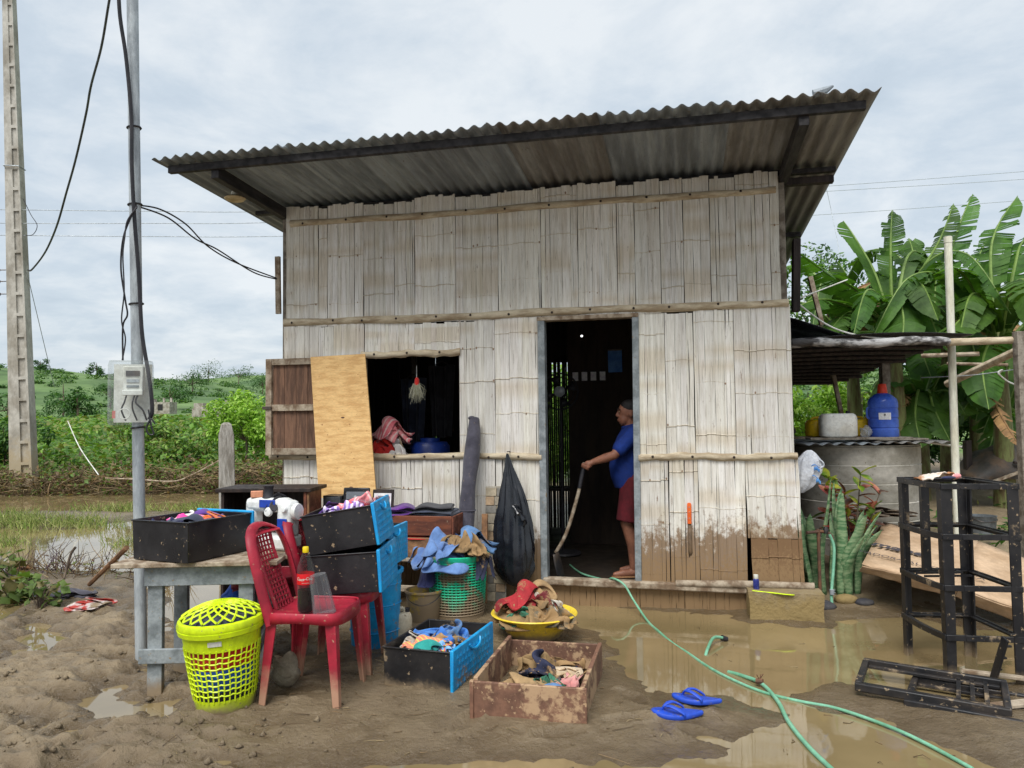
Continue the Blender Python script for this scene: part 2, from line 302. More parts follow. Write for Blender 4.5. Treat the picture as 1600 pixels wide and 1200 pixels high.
def ground_z(x, y):
    x = np.asarray(x, float); y = np.asarray(y, float); s = np.full(x.shape, 1e9)
    for k, p in enumerate(PUD): s = np.minimum(s, sdf(p, x, y)*(1 if k in (0, 3) else (.6 if k in (1, 2) else 2.0)))
    s = np.maximum(s, -sdf(ISL, x, y)); wob = (fbm(x*1.7, y*1.7, 4, 3)-.5)*.34+(fbm(x*7, y*7, 3, 5)-.5)*.14
    z = .05*np.tanh((s+wob)/.32)
    tr = np.clip((-x-.9)/.9, 0, 1)*np.clip((9-y)/3, 0, 1)*np.clip(s*5+.45, .1, 1)                        # trampled mud on the left
    rg = 1-np.abs(fbm(x*2.3+.6*y, y*4.2, 5, 21, .55)*2-1); z = z+tr*((rg-.78)*.12+(fbm(x*9, y*11, 4, 31)-.5)*.06+(.55-np.abs(fbm(x*6.5, y*8.5, 3, 37)*2-1))*.045*np.clip(fbm(x*1.1, y*1.1, 2, 39)*2.4-.6, 0, 1))
    foot = fbm(x*3.4, y*3.4, 2, 44); z = z-tr*.05*np.clip((foot-.6)*6, 0, 1)
    z = z+(fbm(x*5, y*5, 4, 8)-.5)*.016*np.clip(s*6+.2, .1, 1)+(fbm(x*16, y*16, 3, 9)-.5)*.007
    rs = np.random.RandomState(5)
    for k in range(46):                          # footprints trodden into the mud
        fx, fy = rs.uniform(-3.2, 1.0), rs.uniform(3.3, 5.6); a = rs.uniform(0, 3.14); dx = x-fx; dy = y-fy; u = dx*np.cos(a)+dy*np.sin(a); v = -dx*np.sin(a)+dy*np.cos(a); q = np.sqrt((u/.135)**2+(v/.055)**2); z = z+np.where(q < 2, (-.022*np.clip(1.15-q, 0, 1)**.5+.011*np.exp(-((q-1.2)/.22)**2)), 0)*np.clip(s*4+.3, 0, 1)
    rb = np.clip((x-2.0)/.8, 0, 1)*np.clip((y-6.0)/1.2, 0, 1); z = z+rb*(.06+.075*np.clip(y-7.2, 0, 6)+(fbm(x*1.3, y*1.3, 4, 12)-.5)*.16)
    z = z+.022*np.clip(y-19, 0, 60)*np.clip((y-19)/6, 0, 1)*np.clip((4-x)/6, .25, 1)
    q = ((x-HO.x)*HU.x+(y-HO.y)*HU.y); w = ((x-HO.x)*HV.x+(y-HO.y)*HV.y); inh = (q > -3.2) & (q < 1.2) & (w > .02) & (w < 3.5); z = np.where(inh, np.minimum(z, .06), z)
    return z
def gz(x, y): return float(ground_z(np.array([x]), np.array([y]))[0])
def axis(a, b, step, lo, hi, g=1.07):
    c = list(np.arange(a, b+1e-6, step)); s = step
    while c[-1] < hi: s *= g; c.append(c[-1]+s)
    s = step
    while c[0] > lo: s *= g; c.insert(0, c[0]-s)
    return np.array(c)
def build_ground():
    m = bpy.data.materials.new('mud'); m.use_nodes = True; nt = m.node_tree; N = nt.nodes.new; L = nt.links.new; b = nt.nodes['Principled BSDF']
    geo = N('ShaderNodeNewGeometry'); sp = N('ShaderNodeSeparateXYZ'); L(geo.outputs['Position'], sp.inputs[0])
    def noise(s, d=8, r=.62):
        n = N('ShaderNodeTexNoise'); n.inputs['Scale'].default_value = s; n.inputs['Detail'].default_value = d; n.inputs['Roughness'].default_value = r; L(geo.outputs['Position'], n.inputs['Vector']); return n.outputs[0]
    def mr(src, a, c, d=0., e=1.):
        r = N('ShaderNodeMapRange'); r.inputs[1].default_value = a; r.inputs[2].default_value = c; r.inputs[3].default_value = d; r.inputs[4].default_value = e; L(src, r.inputs[0]); return r.outputs[0]
    def mix(f, a, c, mode='MIX'):
        x = N('ShaderNodeMix'); x.data_type = 'RGBA'; x.blend_type = mode; L(f, x.inputs[0]) if not isinstance(f, float) else None
        if isinstance(f, float): x.inputs[0].default_value = f
        for k, q in ((6, a), (7, c)):
            if isinstance(q, tuple): x.inputs[k].default_value = (*q, 1)
            else: L(q, x.inputs[k])
        return x.outputs[2]
    big = noise(.9, 6, .6); med = noise(4.5, 9, .65); finen = noise(38, 8, .7); grit = noise(150, 4, .7)
    wet = N('ShaderNodeMath'); wet.operation = 'MULTIPLY_ADD'; L(med, wet.inputs[0]); wet.inputs[1].default_value = .07; L(sp.outputs[2], wet.inputs[2])
    pw = N('ShaderNodeMath'); pw.operation = 'MULTIPLY_ADD'; L(big, pw.inputs[0]); pw.inputs[1].default_value = .17; L(wet.outputs[0], pw.inputs[2]); wet = pw
    wetf = mr(wet.outputs[0], .115, .205)
    c = mix(mr(med, .36, .66), lin(134, 117, 91), lin(160, 142, 113)); c = mix(mr(big, .42, .62), c, lin(116, 100, 78)); c = mix(mr(finen, .42, .34, 0., .55), c, lin(74, 58, 42))
    c = mix(mr(grit, .62, .74, 0., .4), c, lin(184, 170, 146)); c = mix(wetf, lin(90, 75, 54), c)
    far = mr(sp.outputs[1], 17.5, 21); green = mix(mr(noise(2.2, 8), .35, .65), lin(70, 104, 30), lin(110, 130, 52)); c = mix(far, c, green); L(c, b.inputs['Base Color'])
    L(mr(wet.outputs[0], .12, .205, .07, .6), b.inputs['Roughness']); b.inputs['Specular IOR Level'].default_value = .5
    add = N('ShaderNodeMath'); add.operation = 'MULTIPLY_ADD'; L(finen, add.inputs[0]); add.inputs[1].default_value = .4; L(med, add.inputs[2]); n14 = noise(13, 6, .7); rdg = N('ShaderNodeMath'); rdg.operation = 'PINGPONG'; rdg.inputs[1].default_value = .5; L(n14, rdg.inputs[0]); ad3 = N('ShaderNodeMath'); ad3.operation = 'MULTIPLY_ADD'; L(rdg.outputs[0], ad3.inputs[0]); ad3.inputs[1].default_value = .8; L(add.outputs[0], ad3.inputs[2]); add = ad3; ad2 = N('ShaderNodeMath'); ad2.operation = 'MULTIPLY_ADD'; L(grit, ad2.inputs[0]); ad2.inputs[1].default_value = .12; L(add.outputs[0], ad2.inputs[2])
    bp = N('ShaderNodeBump'); bp.inputs['Strength'].default_value = .8; bp.inputs['Distance'].default_value = .04; L(ad2.outputs[0], bp.inputs['Height']); L(bp.outputs[0], b.inputs['Normal'])
    X = axis(-3.6, 3.6, .02, -1500, 1500, 1.06); Y = axis(3.1, 6.0, .018, -14, 2500, 1.055); gx, gy = np.meshgrid(X, Y); Z = ground_z(gx, gy)
    Z = np.where(gy > 90, 1.2, Z)
    nx = len(X); ny = len(Y); i = np.arange((nx-1)*(ny-1)); r = i//(nx-1)*nx+i % (nx-1)
    fast('ground', np.c_[gx.ravel(), gy.ravel(), Z.ravel()], np.c_[r, r+1, r+nx+1, r+nx], m, smooth=True, kind='structure', label='wet trampled brown mud left by the flood', cat='ground')
    w = bpy.data.materials.new('muddy_water'); w.use_nodes = True; nt = w.node_tree; N = nt.nodes.new; L = nt.links.new; b = nt.nodes['Principled BSDF']
    geo = N('ShaderNodeNewGeometry'); n = N('ShaderNodeTexNoise'); n.inputs['Scale'].default_value = 1.3; n.inputs['Detail'].default_value = 5; L(geo.outputs['Position'], n.inputs[0])
    rp = N('ShaderNodeValToRGB'); rp.color_ramp.elements[0].position = .40; rp.color_ramp.elements[0].color = (*lin(122, 106, 74), 1); rp.color_ramp.elements[1].position = .68; rp.color_ramp.elements[1].color = (*lin(142, 124, 89), 1); L(n.outputs[0], rp.inputs[0]); L(rp.outputs[0], b.inputs['Base Color'])
    b.inputs['Roughness'].default_value = .03; b.inputs['IOR'].default_value = 1.95
    n3 = N('ShaderNodeTexNoise'); n3.inputs['Scale'].default_value = 3.2; n3.inputs['Detail'].default_value = 3; L(geo.outputs['Position'], n3.inputs[0]); bp = N('ShaderNodeBump'); bp.inputs['Strength'].default_value = .12; bp.inputs['Distance'].default_value = .01; L(n3.outputs[0], bp.inputs['Height']); L(bp.outputs[0], b.inputs['Normal'])
    q = MB(); q.grid(lambda u, v: (-45+60*u, .5+22.5*v, 0), 6, 6); q.build('water', w, kind='structure', label='shallow brown flood water lying in the mud', cat='water')
build_ground()
def hill_z(x, y):
    r = np.clip((y-95)/150, 0, 1); r = r*r*(3-2*r); a = np.interp(x, [-400, -190, -150, -115, -85, -60, 0, 400], [11, 16, 18.5, 15, 8, 7, 10, 13])
    h = r*a*(.8+.4*fbm(x/60, y/60, 4, 61)); r2 = np.clip((y-260)/220, 0, 1); r2 = r2*r2*(3-2*r2)
    b = np.interp(x, [-500, -300, -190, -120, 0, 400], [20, 19, 25, 31, 28, 28]); return np.maximum(h, r2*b*(.85+.3*fbm(x/90, y/90, 4, 71)))+1.0
def build_hills():
    m = mat('hill_grass', lin(98, 122, 70), lin(68, 94, 52), .9, .03, bump=0, fine=.25)
    X = np.linspace(-520, 520, 200); Y = np.linspace(86, 620, 130); gx, gy = np.meshgrid(X, Y); Z = hill_z(gx, gy); nx = len(X); i = np.arange((nx-1)*(len(Y)-1)); r = i//(nx-1)*nx+i % (nx-1)
    fast('hills', np.c_[gx.ravel(), gy.ravel(), Z.ravel()], np.c_[r, r+1, r+nx+1, r+nx], m, smooth=True, kind='structure', label='low green hills on the horizon', cat='hills')
build_hills()

# ------------------------------------------------------------------ foliage tools
M['leaf'] = mat('leaf', (1, 1, 1), (.85, .85, .85), .55, 9, bump=0, vc=True, trans=(.35, (1.25, 1.3, .6)), fine=.1)
M['twig'] = mat('twig', (1, 1, 1), (.7, .7, .7), .9, 9, bump=0, vc=True, fine=.2)
def leaves(P, size, cols, droop=.3, aspect=.42, jit=.25):
    """P: N points; returns arrays for a mesh of bent leaf quads (two quads a leaf)."""
    n = len(P); a = RNG.uniform(0, 2*np.pi, n); el = RNG.uniform(-.9, .9, n)-droop; d = np.c_[np.cos(a)*np.cos(el), np.sin(a)*np.cos(el), np.sin(el)]
    s = np.cross(d, [0, 0, 1.0]); s /= np.linalg.norm(s, axis=1)[:, None]+1e-9; rl = RNG.uniform(-.8, .8, n)[:, None]; up = np.cross(s, d); s = s*np.cos(rl)+up*np.sin(rl); up = np.cross(s, d)
    L = (size*RNG.uniform(.6, 1.35, n))[:, None]; w = L*aspect*.5
    v0 = P; v1 = P+d*L*.5+s*w-up*L*.04; v2 = P+d*L-up*L*.16; v3 = P+d*L*.5-s*w-up*L*.04; vm = P+d*L*.52+up*L*.05
    V = np.stack([v0, v1, v2, v3, vm], 1).reshape(-1, 3); b = np.arange(n)[:, None]*5; Q = np.r_[b+[0, 1, 4], b+[1, 2, 4], b+[2, 3, 4], b+[3, 0, 4]]
    c = np.asarray(cols)[RNG.integers(0, len(cols), n)]*(1+RNG.uniform(-jit, jit, (n, 1))); C = np.repeat(c, 5, 0); return V, Q, C
def clump(c, r, n, hollow=.45):
    d = RNG.normal(size=(n, 3)); d /= np.linalg.norm(d, axis=1)[:, None]; return np.asarray(c)+d*np.asarray(r)*(RNG.uniform(hollow**3, 1, n)**(1/3))[:, None]
def cloud(name, P, size, cols, **kw):
    a = {k: kw.pop(k) for k in ('droop', 'aspect', 'jit') if k in kw}; V, Q, C = leaves(np.asarray(P), size, cols, **a); return fast(name, V, Q, M['leaf'], C, **kw)
def sticks(name, A, B, r, cols, **kw):       # many thin three-sided twigs from A to B with a kink
    n = len(A); d = B-A; s = np.cross(d, [.3, .2, 1]); s /= np.linalg.norm(s, axis=1)[:, None]+1e-9; t = np.cross(d, s); t /= np.linalg.norm(t, axis=1)[:, None]+1e-9; V = []
    mid = (A+B)/2+RNG.normal(size=(n, 3))*np.linalg.norm(d, axis=1)[:, None]*.12; r = np.broadcast_to(r, n)[:, None]
    for p, k in ((A, 1), (mid, .8), (B, .35)):
        for a in range(3): V.append(p+(s*math.cos(a*2.0944)+t*math.sin(a*2.0944))*r*k)
    V = np.stack(V, 1).reshape(-1, 3); b = np.arange(n)[:, None]*9; Q = np.concatenate([b+[j*3+k, j*3+(k+1) % 3, j*3+3+(k+1) % 3, j*3+3+k] for j in range(2) for k in range(3)])
    c = np.asarray(cols)[RNG.integers(0, len(cols), n)]*RNG.uniform(.7, 1.25, (n, 1)); return fast(name, V, Q, M['twig'], np.repeat(c, 9, 0), **kw)
G1 = [lin(106, 144, 58), lin(88, 126, 50), lin(128, 158, 72), lin(72, 106, 44), lin(122, 128, 66)]; G2 = [lin(58, 96, 40), lin(72, 112, 46), lin(48, 82, 36)]; G3 = [lin(150, 190, 70), lin(168, 200, 90), lin(128, 172, 56)]
BR = [lin(112, 92, 66), lin(136, 112, 80), lin(86, 68, 48), lin(150, 132, 98)]
def tree(name, label, cat, loc, h, cr, n, size, cols, group=None, blobs=9, trunk=.08, cz=.68, lean=0, seed=0):
    rs = np.random.RandomState(seed); o = thing(name, label, cat, loc, group=group); t = MB(); top = Vector((lean*h, 0, h*.8)); t.tube([(0, 0, -.1), (lean*h*.3+.03*h, 0, h*.3), (lean*h*.6, .02*h, h*.55), top], [trunk, trunk*.8, trunk*.55, trunk*.2], 7)
    P = []
    for k in range(blobs):
        a = rs.uniform(0, 6.28); q = rs.uniform(.25, .8); c = np.array([lean*h+math.cos(a)*cr[0]*q, math.sin(a)*cr[1]*q, h*cz+rs.uniform(-1, 1)*cr[2]*.75]); t.tube([(lean*h*.5, 0, h*.42), ((c[0]+lean*h*.5)/2, c[1]/2, (c[2]+h*.45)/2), c], [trunk*.4, trunk*.25, trunk*.08], 5)
        P.append(clump(c, np.array(cr)*rs.uniform(.32, .55), n//blobs))
    t.build('trunk', M['bark'], o); cloud('crown', np.concatenate(P), size, cols, parent=o); return o
M['bark'] = mat('bark', lin(112, 98, 82), lin(74, 62, 52), .9, 5, (3, 3, .8), .4)
def gzv(P): P[:, 2] = P[:, 2]+ground_z(P[:, 0], P[:, 1]); return P

# ------------------------------------------------------------------ the field behind
def build_field():
    n = 44000; y = 18.6+RNG.uniform(0, 1, n)**2.0*78; x = RNG.uniform(-1, .06, n)*(y*.86+3)+RNG.normal(size=n)*.2
    top = (.55+.95*fbm(x*.45, y*.45, 4, 81)**1.2)*np.clip((y-17.6)/3, .4, 1); z = top*RNG.uniform(.15, 1, n)**.6; P = gzv(np.c_[x, y, z]); V, Q, C = leaves(P, np.interp(y, [18, 50, 97], [.17, .40, .8])[:, None].ravel(), G1, aspect=.6)
    sh = np.repeat(np.asarray(.75+.5*fbm(x*.6, y*.6, 3, 90)), 5)[:, None]; fast('field_vegetation', V, Q, M['leaf'], C*sh, kind='stuff', label='bright green weeds and vines covering the field', cat='vegetation')
    n = 3600; y = 17.3+RNG.uniform(0, 1, n)*2.3; x = -RNG.uniform(.12, .86, n)*y; A = gzv(np.c_[x, y, RNG.uniform(0, .34, n)*fbm(x, y, 3, 93)*2]); d = RNG.normal(size=(n, 3))*[.42, .3, .16]; B = A+d; B[:, 2] = np.maximum(B[:, 2], .02)
    sticks('dry_brush', A, B, .012, BR, kind='stuff', label='tangle of brown uprooted brush along the water', cat='brush')
    P = gzv(np.c_[x, y, RNG.uniform(0, .55, n)]); P = np.r_[P, P+RNG.normal(size=P.shape)*.15, P+RNG.normal(size=P.shape)*.2]; cloud('dead_leaves', P, .12, BR+[lin(96, 110, 50), lin(110, 132, 56), lin(90, 120, 48)], kind='stuff', label='withered brown leaves caught in the brush', cat='leaves', aspect=.5)
    # grass on the flooded verge
    A = []
    for (px, py, rx, ry, k) in ((25, 820, 55, 10, 700), (125, 822, 70, 7, 420), (320, 796, 60, 5, 420), (190, 800, 70, 4, 300), (80, 766, 80, 3, 260), (10, 850, 40, 8, 160), (390, 792, 40, 4, 120), (215, 850, 50, 8, 130)):
        for _ in range(k): q = at(px+random.gauss(0, .5)*rx, py+random.gauss(0, .5)*ry, z=0); A.append((q.x, q.y, 0))
    A = gzv(np.array(A)); B = A+RNG.normal(size=A.shape)*[.07, .07, .04]+[0, 0, .13]; sticks('verge_grass', A, B, .006, [lin(150, 160, 84), lin(120, 146, 60), lin(170, 172, 110)], kind='stuff', label='yellow green grass standing in the flooded verge', cat='grass')
    # dry stems at the near edge of the water
    A = []
    for (px, py, rx, ry, k) in ((110, 892, 70, 12, 110), (250, 902, 50, 10, 80), (20, 902, 40, 12, 50)):
        for _ in range(k): q = at(px+random.gauss(0, .6)*rx, py+random.gauss(0, .5)*ry, z=.02); A.append((q.x, q.y, 0))
    A = gzv(np.array(A)); B = A+RNG.normal(size=A.shape)*[.2, .15, .1]+[0, 0, .18]; sticks('dry_stems', A, B, .005, BR+[lin(90, 70, 80)], kind='stuff', label='thin dry stems flattened beside the shining puddle', cat='stems')
    P = A[::2]+RNG.normal(size=A[::2].shape)*[.1, .1, .05]+[0, 0, .08]; cloud('low_weeds', P, .06, [lin(120, 130, 66), lin(96, 112, 50)]+BR[:2], kind='stuff', label='sparse low weeds among the dry stems', cat='weeds')
build_field()
def build_far_trees():
    for k, (px, Y, h, w, nm) in enumerate(((12, 118, 6.0, 6, 'left edge'), (98, 135, 8, 9, 'leaning'), (120, 108, 6.5, 6, 'middle'), (150, 225, 6, 5, ''), (172, 165, 5.5, 8, ''), (205, 128, 6, 6, ''), (300, 215, 7, 10, ''), (265, 160, 6, 9, ''), (325, 330, 10, 16, ''), (372, 320, 9, 14, ''), (410, 300, 8, 12, ''), (436, 250, 6, 10, ''), (62, 225, 4.5, 4.5, ''))):
        q = at(px, 640, Y=Y); z = float(hill_z(np.array([q.x]), np.array([Y]))[0]) if Y > 90 else gz(q.x, Y)
        lab = ('dark round tree at the far left foot of the hills', 'broad dark tree left of the meter pole on the hillside', 'small dark tree just left of the meter box', 'lone tree on the skyline of the left hill', 'low wide tree on the slope of the left hill', 'dark tree showing behind the meter box', 'wide tree above the field between meter pole and house', 'low dark tree right of the meter box', 'broad tree on the far ridge left of the grey post', 'far ridge tree above the feathery bush', 'far ridge tree behind the open shutter', 'tree on the far ridge nearest the house wall', 'single small tree on top of the left hill')[k]
        tree('hill_tree', lab, 'tree', (q.x, Y, z), h, (w/2, w/2, h*.42), 700, .62, G2, 'trees on the hills', blobs=7, trunk=.22, cz=.55, seed=k)
    P = []
    for k in range(1500):
        y = random.uniform(125, 470); x = random.uniform(-.85, .9)*y; z = float(hill_z(np.array([x]), np.array([y]))[0]); s = random.uniform(.6, 1.7)*(.4+y/250); P.append(clump((x, y, z+s*.3), (s*1.3, s, s*.5), 90))
    cloud('hillside_scrub', np.concatenate(P), .7, G2+[lin(92, 128, 56), lin(104, 140, 60)], kind='stuff', label='scrub and woods scattered over the far hills', cat='scrub', aspect=.6)
    q = at(382, 700, Y=21); tree('feathery_bush', 'bright yellow green feathery bush left of the open shutter', 'bush', (q.x, 21, gz(q.x, 21)), 2.5, (.95, .9, .8), 5200, .13, G3, blobs=14, trunk=.04, cz=.62, seed=41)
    q = at(250, 700, Y=20.5); tree('leafy_bush', 'leafy green bush behind the meter pole', 'bush', (q.x, 20.5, gz(q.x, 20.5)), 1.7, (1.3, .8, .6), 2600, .15, G1, blobs=10, trunk=.04, cz=.6, seed=43)
    q = at(5, 700, Y=20); tree('dark_bush', 'dark green bush at the left edge beside the concrete utility pole', 'bush', (q.x, 20, gz(q.x, 20)), 1.9, (1.4, .9, .7), 2600, .15, G2+G1[:1], blobs=10, trunk=.04, cz=.6, seed=44)
build_far_trees()
# two ruined block buildings and a shed far across the field
def ruin(px, py, Y, w, h, label):
    q = at(px, py, Y=Y); o = thing('block_building', label, 'building', (q.x, Y, q.z-h)); b = MB(); b.box((0, 0, h*.4), (w, w*.7, h*.8)); b.box((-w*.35, -w*.1, h*.85), (w*.28, w*.3, h*.3)); b.box((w*.42, 0, h*.9), (.25, .25, h*.4)); b.box((w*.1, .1, h*.92), (.2, .2, h*.35)); b.build('wall', M['concrete'], o); d = MB(); d.box((w*.12, -w*.36, h*.45), (w*.2, .05, h*.4)); d.build('opening', M['wood_black'], o)
ruin(333, 630, 75, 3.2, 2.6, 'unfinished grey block building across the field left of the bush'); ruin(252, 624, 95, 3.0, 1.8, 'small pale shed on the hillside right of the meter box')
# ------------------------------------------------------------------ the bamboo house
def bamboo(name, c1, c2, mudline=True, brown=.30, dark=0):
    m = bpy.data.materials.new(name); m.use_nodes = True; nt = m.node_tree; N = nt.nodes.new; L = nt.links.new; b = nt.nodes['Principled BSDF']; tc = N('ShaderNodeTexCoord')
    def noise(s, st, d=7, r=.62, src='Object'):
        mp = N('ShaderNodeMapping'); mp.inputs['Scale'].default_value = st; L(tc.outputs[src], mp.inputs[0]); n = N('ShaderNodeTexNoise'); n.inputs['Scale'].default_value = s; n.inputs['Detail'].default_value = d; n.inputs['Roughness'].default_value = r; L(mp.outputs[0], n.inputs['Vector']); return n.outputs[0]
    def mr(src, a, c, d=0., e=1.):
        r = N('ShaderNodeMapRange'); r.inputs[1].default_value = a; r.inputs[2].default_value = c; r.inputs[3].default_value = d; r.inputs[4].default_value = e; L(src, r.inputs[0]); return r.outputs[0]
    def mix(f, a, c, mode='MIX'):
        x = N('ShaderNodeMix'); x.data_type = 'RGBA'; x.blend_type = mode
        if isinstance(f, float): x.inputs[0].default_value = f
        else: L(f, x.inputs[0])
        for k, q in ((6, a), (7, c)):
            if isinstance(q, tuple): x.inputs[k].default_value = (*q, 1)
            else: L(q, x.inputs[k])
        return x.outputs[2]
    st = noise(3.2, (14, 14, .8)); fib = noise(9, (18, 18, .5), 8, .75); pat = noise(2.3, (7, 7, 1.5), 9, .74); cr = noise(13, (9, 9, .35), 6, .8)
    c = mix(mr(st, .36, .66), c1, c2); at_ = N('ShaderNodeAttribute'); at_.attribute_name = 'Col'; c = mix(1.0, c, at_.outputs[0], 'MULTIPLY')
    c = mix(mr(fib, .46, .31, 0., .65), c, lin(112, 94, 74)); c = mix(mr(cr, .40, .31, 0., .9), c, lin(50, 40, 32))      # fibres and fine cracks
    c = mix(mr(pat, 1-brown-.06, 1-brown+.1, 0., .8), c, lin(150, 122, 90))                                              # worn patches
    sc = noise(7, (5, 5, .9), 6, .7); c = mix(mr(sc, .645, .70, 0., .85), c, lin(112, 80, 56))                            # knots, scars
    if mudline:
        sp = N('ShaderNodeSeparateXYZ'); L(tc.outputs['Object'], sp.inputs[0]); zz = noise(4.2, (3, 3, 2.2), 9, .75); mm = N('ShaderNodeMath'); mm.operation = 'MULTIPLY_ADD'; L(zz, mm.inputs[0]); mm.inputs[1].default_value = -1.15; L(sp.outputs[2], mm.inputs[2])
        xs = mr(sp.outputs[0], -.1, 1.0, 0., .12); m4 = N('ShaderNodeMath'); m4.operation = 'SUBTRACT'; L(mm.outputs[0], m4.inputs[0]); L(xs, m4.inputs[1]); mm = m4; c = mix(mr(mm.outputs[0], .10, -.06, 0., .9), c, lin(122, 96, 68)); dd = noise(26, (2.4, 2.4, 1.6), 7, .75); m2 = N('ShaderNodeMath'); m2.operation = 'MULTIPLY_ADD'; L(dd, m2.inputs[0]); m2.inputs[1].default_value = -1.6; L(sp.outputs[2], m2.inputs[2]); c = mix(mr(m2.outputs[0], -.36, -.44, 0., .85), c, lin(138, 112, 80))
    L(c, b.inputs['Base Color']); b.inputs['Roughness'].default_value = .78; b.inputs['Specular IOR Level'].default_value = .3
    bp = N('ShaderNodeBump'); bp.inputs['Strength'].default_value = .7; bp.inputs['Distance'].default_value = .004; L(fib, bp.inputs['Height']); L(bp.outputs[0], b.inputs['Normal']); return m
M['bam_white'] = bamboo('bamboo_whitewashed', lin(226, 223, 216), lin(198, 193, 183)); M['bam_upper'] = bamboo('bamboo_faded', lin(228, 225, 218), lin(202, 195, 183), brown=.30)
M['bam_bare'] = bamboo('bamboo_bare', lin(134, 90, 70), lin(104, 66, 50)); M['bam_base'] = bamboo('bamboo_base', lin(146, 120, 90), lin(116, 92, 66))
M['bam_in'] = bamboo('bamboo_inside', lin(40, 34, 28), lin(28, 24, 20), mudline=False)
M['bam_batten'] = mat('bamboo_batten', lin(192, 178, 152), lin(152, 134, 108), .75, 3, (1.5, 6, 6), .25)
house = thing('bamboo_house', 'whitewashed split bamboo house with flat corrugated tin roof standing in flood water', 'house', tuple(HO), -YAW)
def board(poly_u0, poly_u1, z0, z1, m, name='wall_board', v=0.0, sw=.052, nodes=True, tone=None, gap=.004, par=None, thick=.012, lean=0):
    """one flattened bamboo board: split strips with cracks between them and node ridges across"""
    u0, u1 = poly_u0, poly_u1; mb = MB(); u = u0; t0 = tone or random.uniform(.86, 1.07); v0 = v-random.uniform(0, .012); zt = z1+random.uniform(-.025, .02); zb = z0-random.uniform(0, .015)
    nd = []; z = zb+random.uniform(.1, .4)
    while z < zt-.06: nd.append(z); z += random.uniform(.30, .56)
    sd = random.uniform(0, 99); dark = random.uniform(.60, .72)
    def tn(zz, uu):                              # brown bands and stains along the board
        k = float(fbm(np.array(sd+uu*.9), np.array(zz*7.5), 2, 14)); s_ = min(1, max(0, (k-dark+.02)/.05)); return (1-.10*s_, 1-.155*s_, 1-.23*s_)
    while u < u1-.012:
        w = min(sw*random.choice((.35, .6, .8, 1, 1.2, 1.5)), u1-u); w = u1-u if u1-u-w < .016 else w; g = gap*random.choice((.1, .15, .2, .3, .3, .9)); t = t0*random.uniform(.95, 1.04); cb = (t, t*random.uniform(.985, 1.0), t*random.uniform(.95, 1.0)); dv = random.uniform(-.003, .003); n = 18; vs = []; cs = []
        gl = random.choice((.0004, .0006, .0008, .0012, .0035, .006)); gs = random.uniform(0, 50); a0 = random.uniform(0, 6); wv = random.uniform(.0005, .002); e1 = random.uniform(-.012, .012)
        for k in range(n+1):
            f = k/n; zz = zb+(zt-zb)*f+(e1 if k == n else 0); off = wv*math.sin(a0+f*9)+lean*(1-f); bow = .003*math.sin(sd+f*5); q = tn(zz, u); g = .0003+gl*gap/.004*max(0, float(vn(np.array(gs), np.array(gs+zz*3.2)))-.42)*1.7; cs += [(cb[0]*q[0], cb[1]*q[1], cb[2]*q[2])]*5
            for (x, y) in ((u+g+off, v0+dv+bow+.001), (u+w*.5+off, v0+dv+bow-.002), (u+w-g+off, v0+dv+bow+.001), (u+w-g+off, v0+dv+bow+thick), (u+g+off, v0+dv+bow+thick)): vs.append((x, y, zz))
        fs = [(k*5+j, k*5+(j+1) % 5, k*5+5+(j+1) % 5, k*5+5+j) for k in range(n) for j in range(5)]+[(4, 3, 2, 1, 0), tuple(n*5+j for j in range(5))]; mb.add(vs, fs, 0); mb.c[-len(cs):] = cs
        if nodes:
            for q in nd:
                h = random.uniform(.003, .006); dz = .007*math.sin(u*21+sd)+random.uniform(-.0015, .0015); vv = v0+dv-.005
                mb.add([(u+g, vv+.006, q+dz-h), (u+w-g, vv+.006, q+dz-h), (u+w-g, vv, q+dz), (u+g, vv, q+dz), (u+g, vv+.006, q+dz+h), (u+w-g, vv+.006, q+dz+h)], [(0, 1, 2, 3), (3, 2, 5, 4)], 0, (t*.9, t*.84, t*.74))
                if random.random() < .09: mb.ell((u+w*.5, vv+.003, q+dz+random.uniform(-.01, .02)), (.007, .004, .011), 7, 5, col=(.4, .28, .2))
        u += w
    return mb.build(name, m, par or house, smooth=30)
def fu(px, py): return fac(px, py).x
def row(pxs, py, z0, z1, m, **kw):
    us = [fu(p, py) for p in pxs]
    for a, b in zip(us, us[1:]): board(a+.002, b-.002, z0, z1, m, **kw)
ROOFZ = lambda v: 3.665-.05*v
row([447, 498, 512, 568, 616, 648, 712, 778, 845, 903, 964, 992, 1032, 1068, 1110, 1150, 1204, 1219], 400, 2.5, 3.63, M['bam_upper'])
row([444, 522, 570], 600, 1.255, 2.5, M['bam_white']); row([570, 648, 719], 530, 2.20, 2.5, M['bam_white'])
row([443, 500, 585, 660, 718], 750, -.06, 1.275, M['bam_white']); row([718, 774, 848], 640, 1.28, 2.5, M['bam_white']); row([719, 775, 848], 800, -.06, 1.27, M['bam_white'])
row([998, 1040, 1085, 1148, 1238], 600, 1.27, 2.5, M['bam_white']); row([1000, 1046, 1092, 1166], 800, .2, 1.27, M['bam_white'])
u1 = fu(1166, 800); u2 = fu(1252, 860); board(u1, u2, .62, 1.27, M['bam_white'], lean=.01); board(u1+.03, u2+.01, .2, .62, M['bam_bare'], sw=.09, v=-.004, lean=.01)
row([856, 930, 1000, 1070, 1168], 930, -.06, .2, M['bam_base'], sw=.06, nodes=False, v=.006)
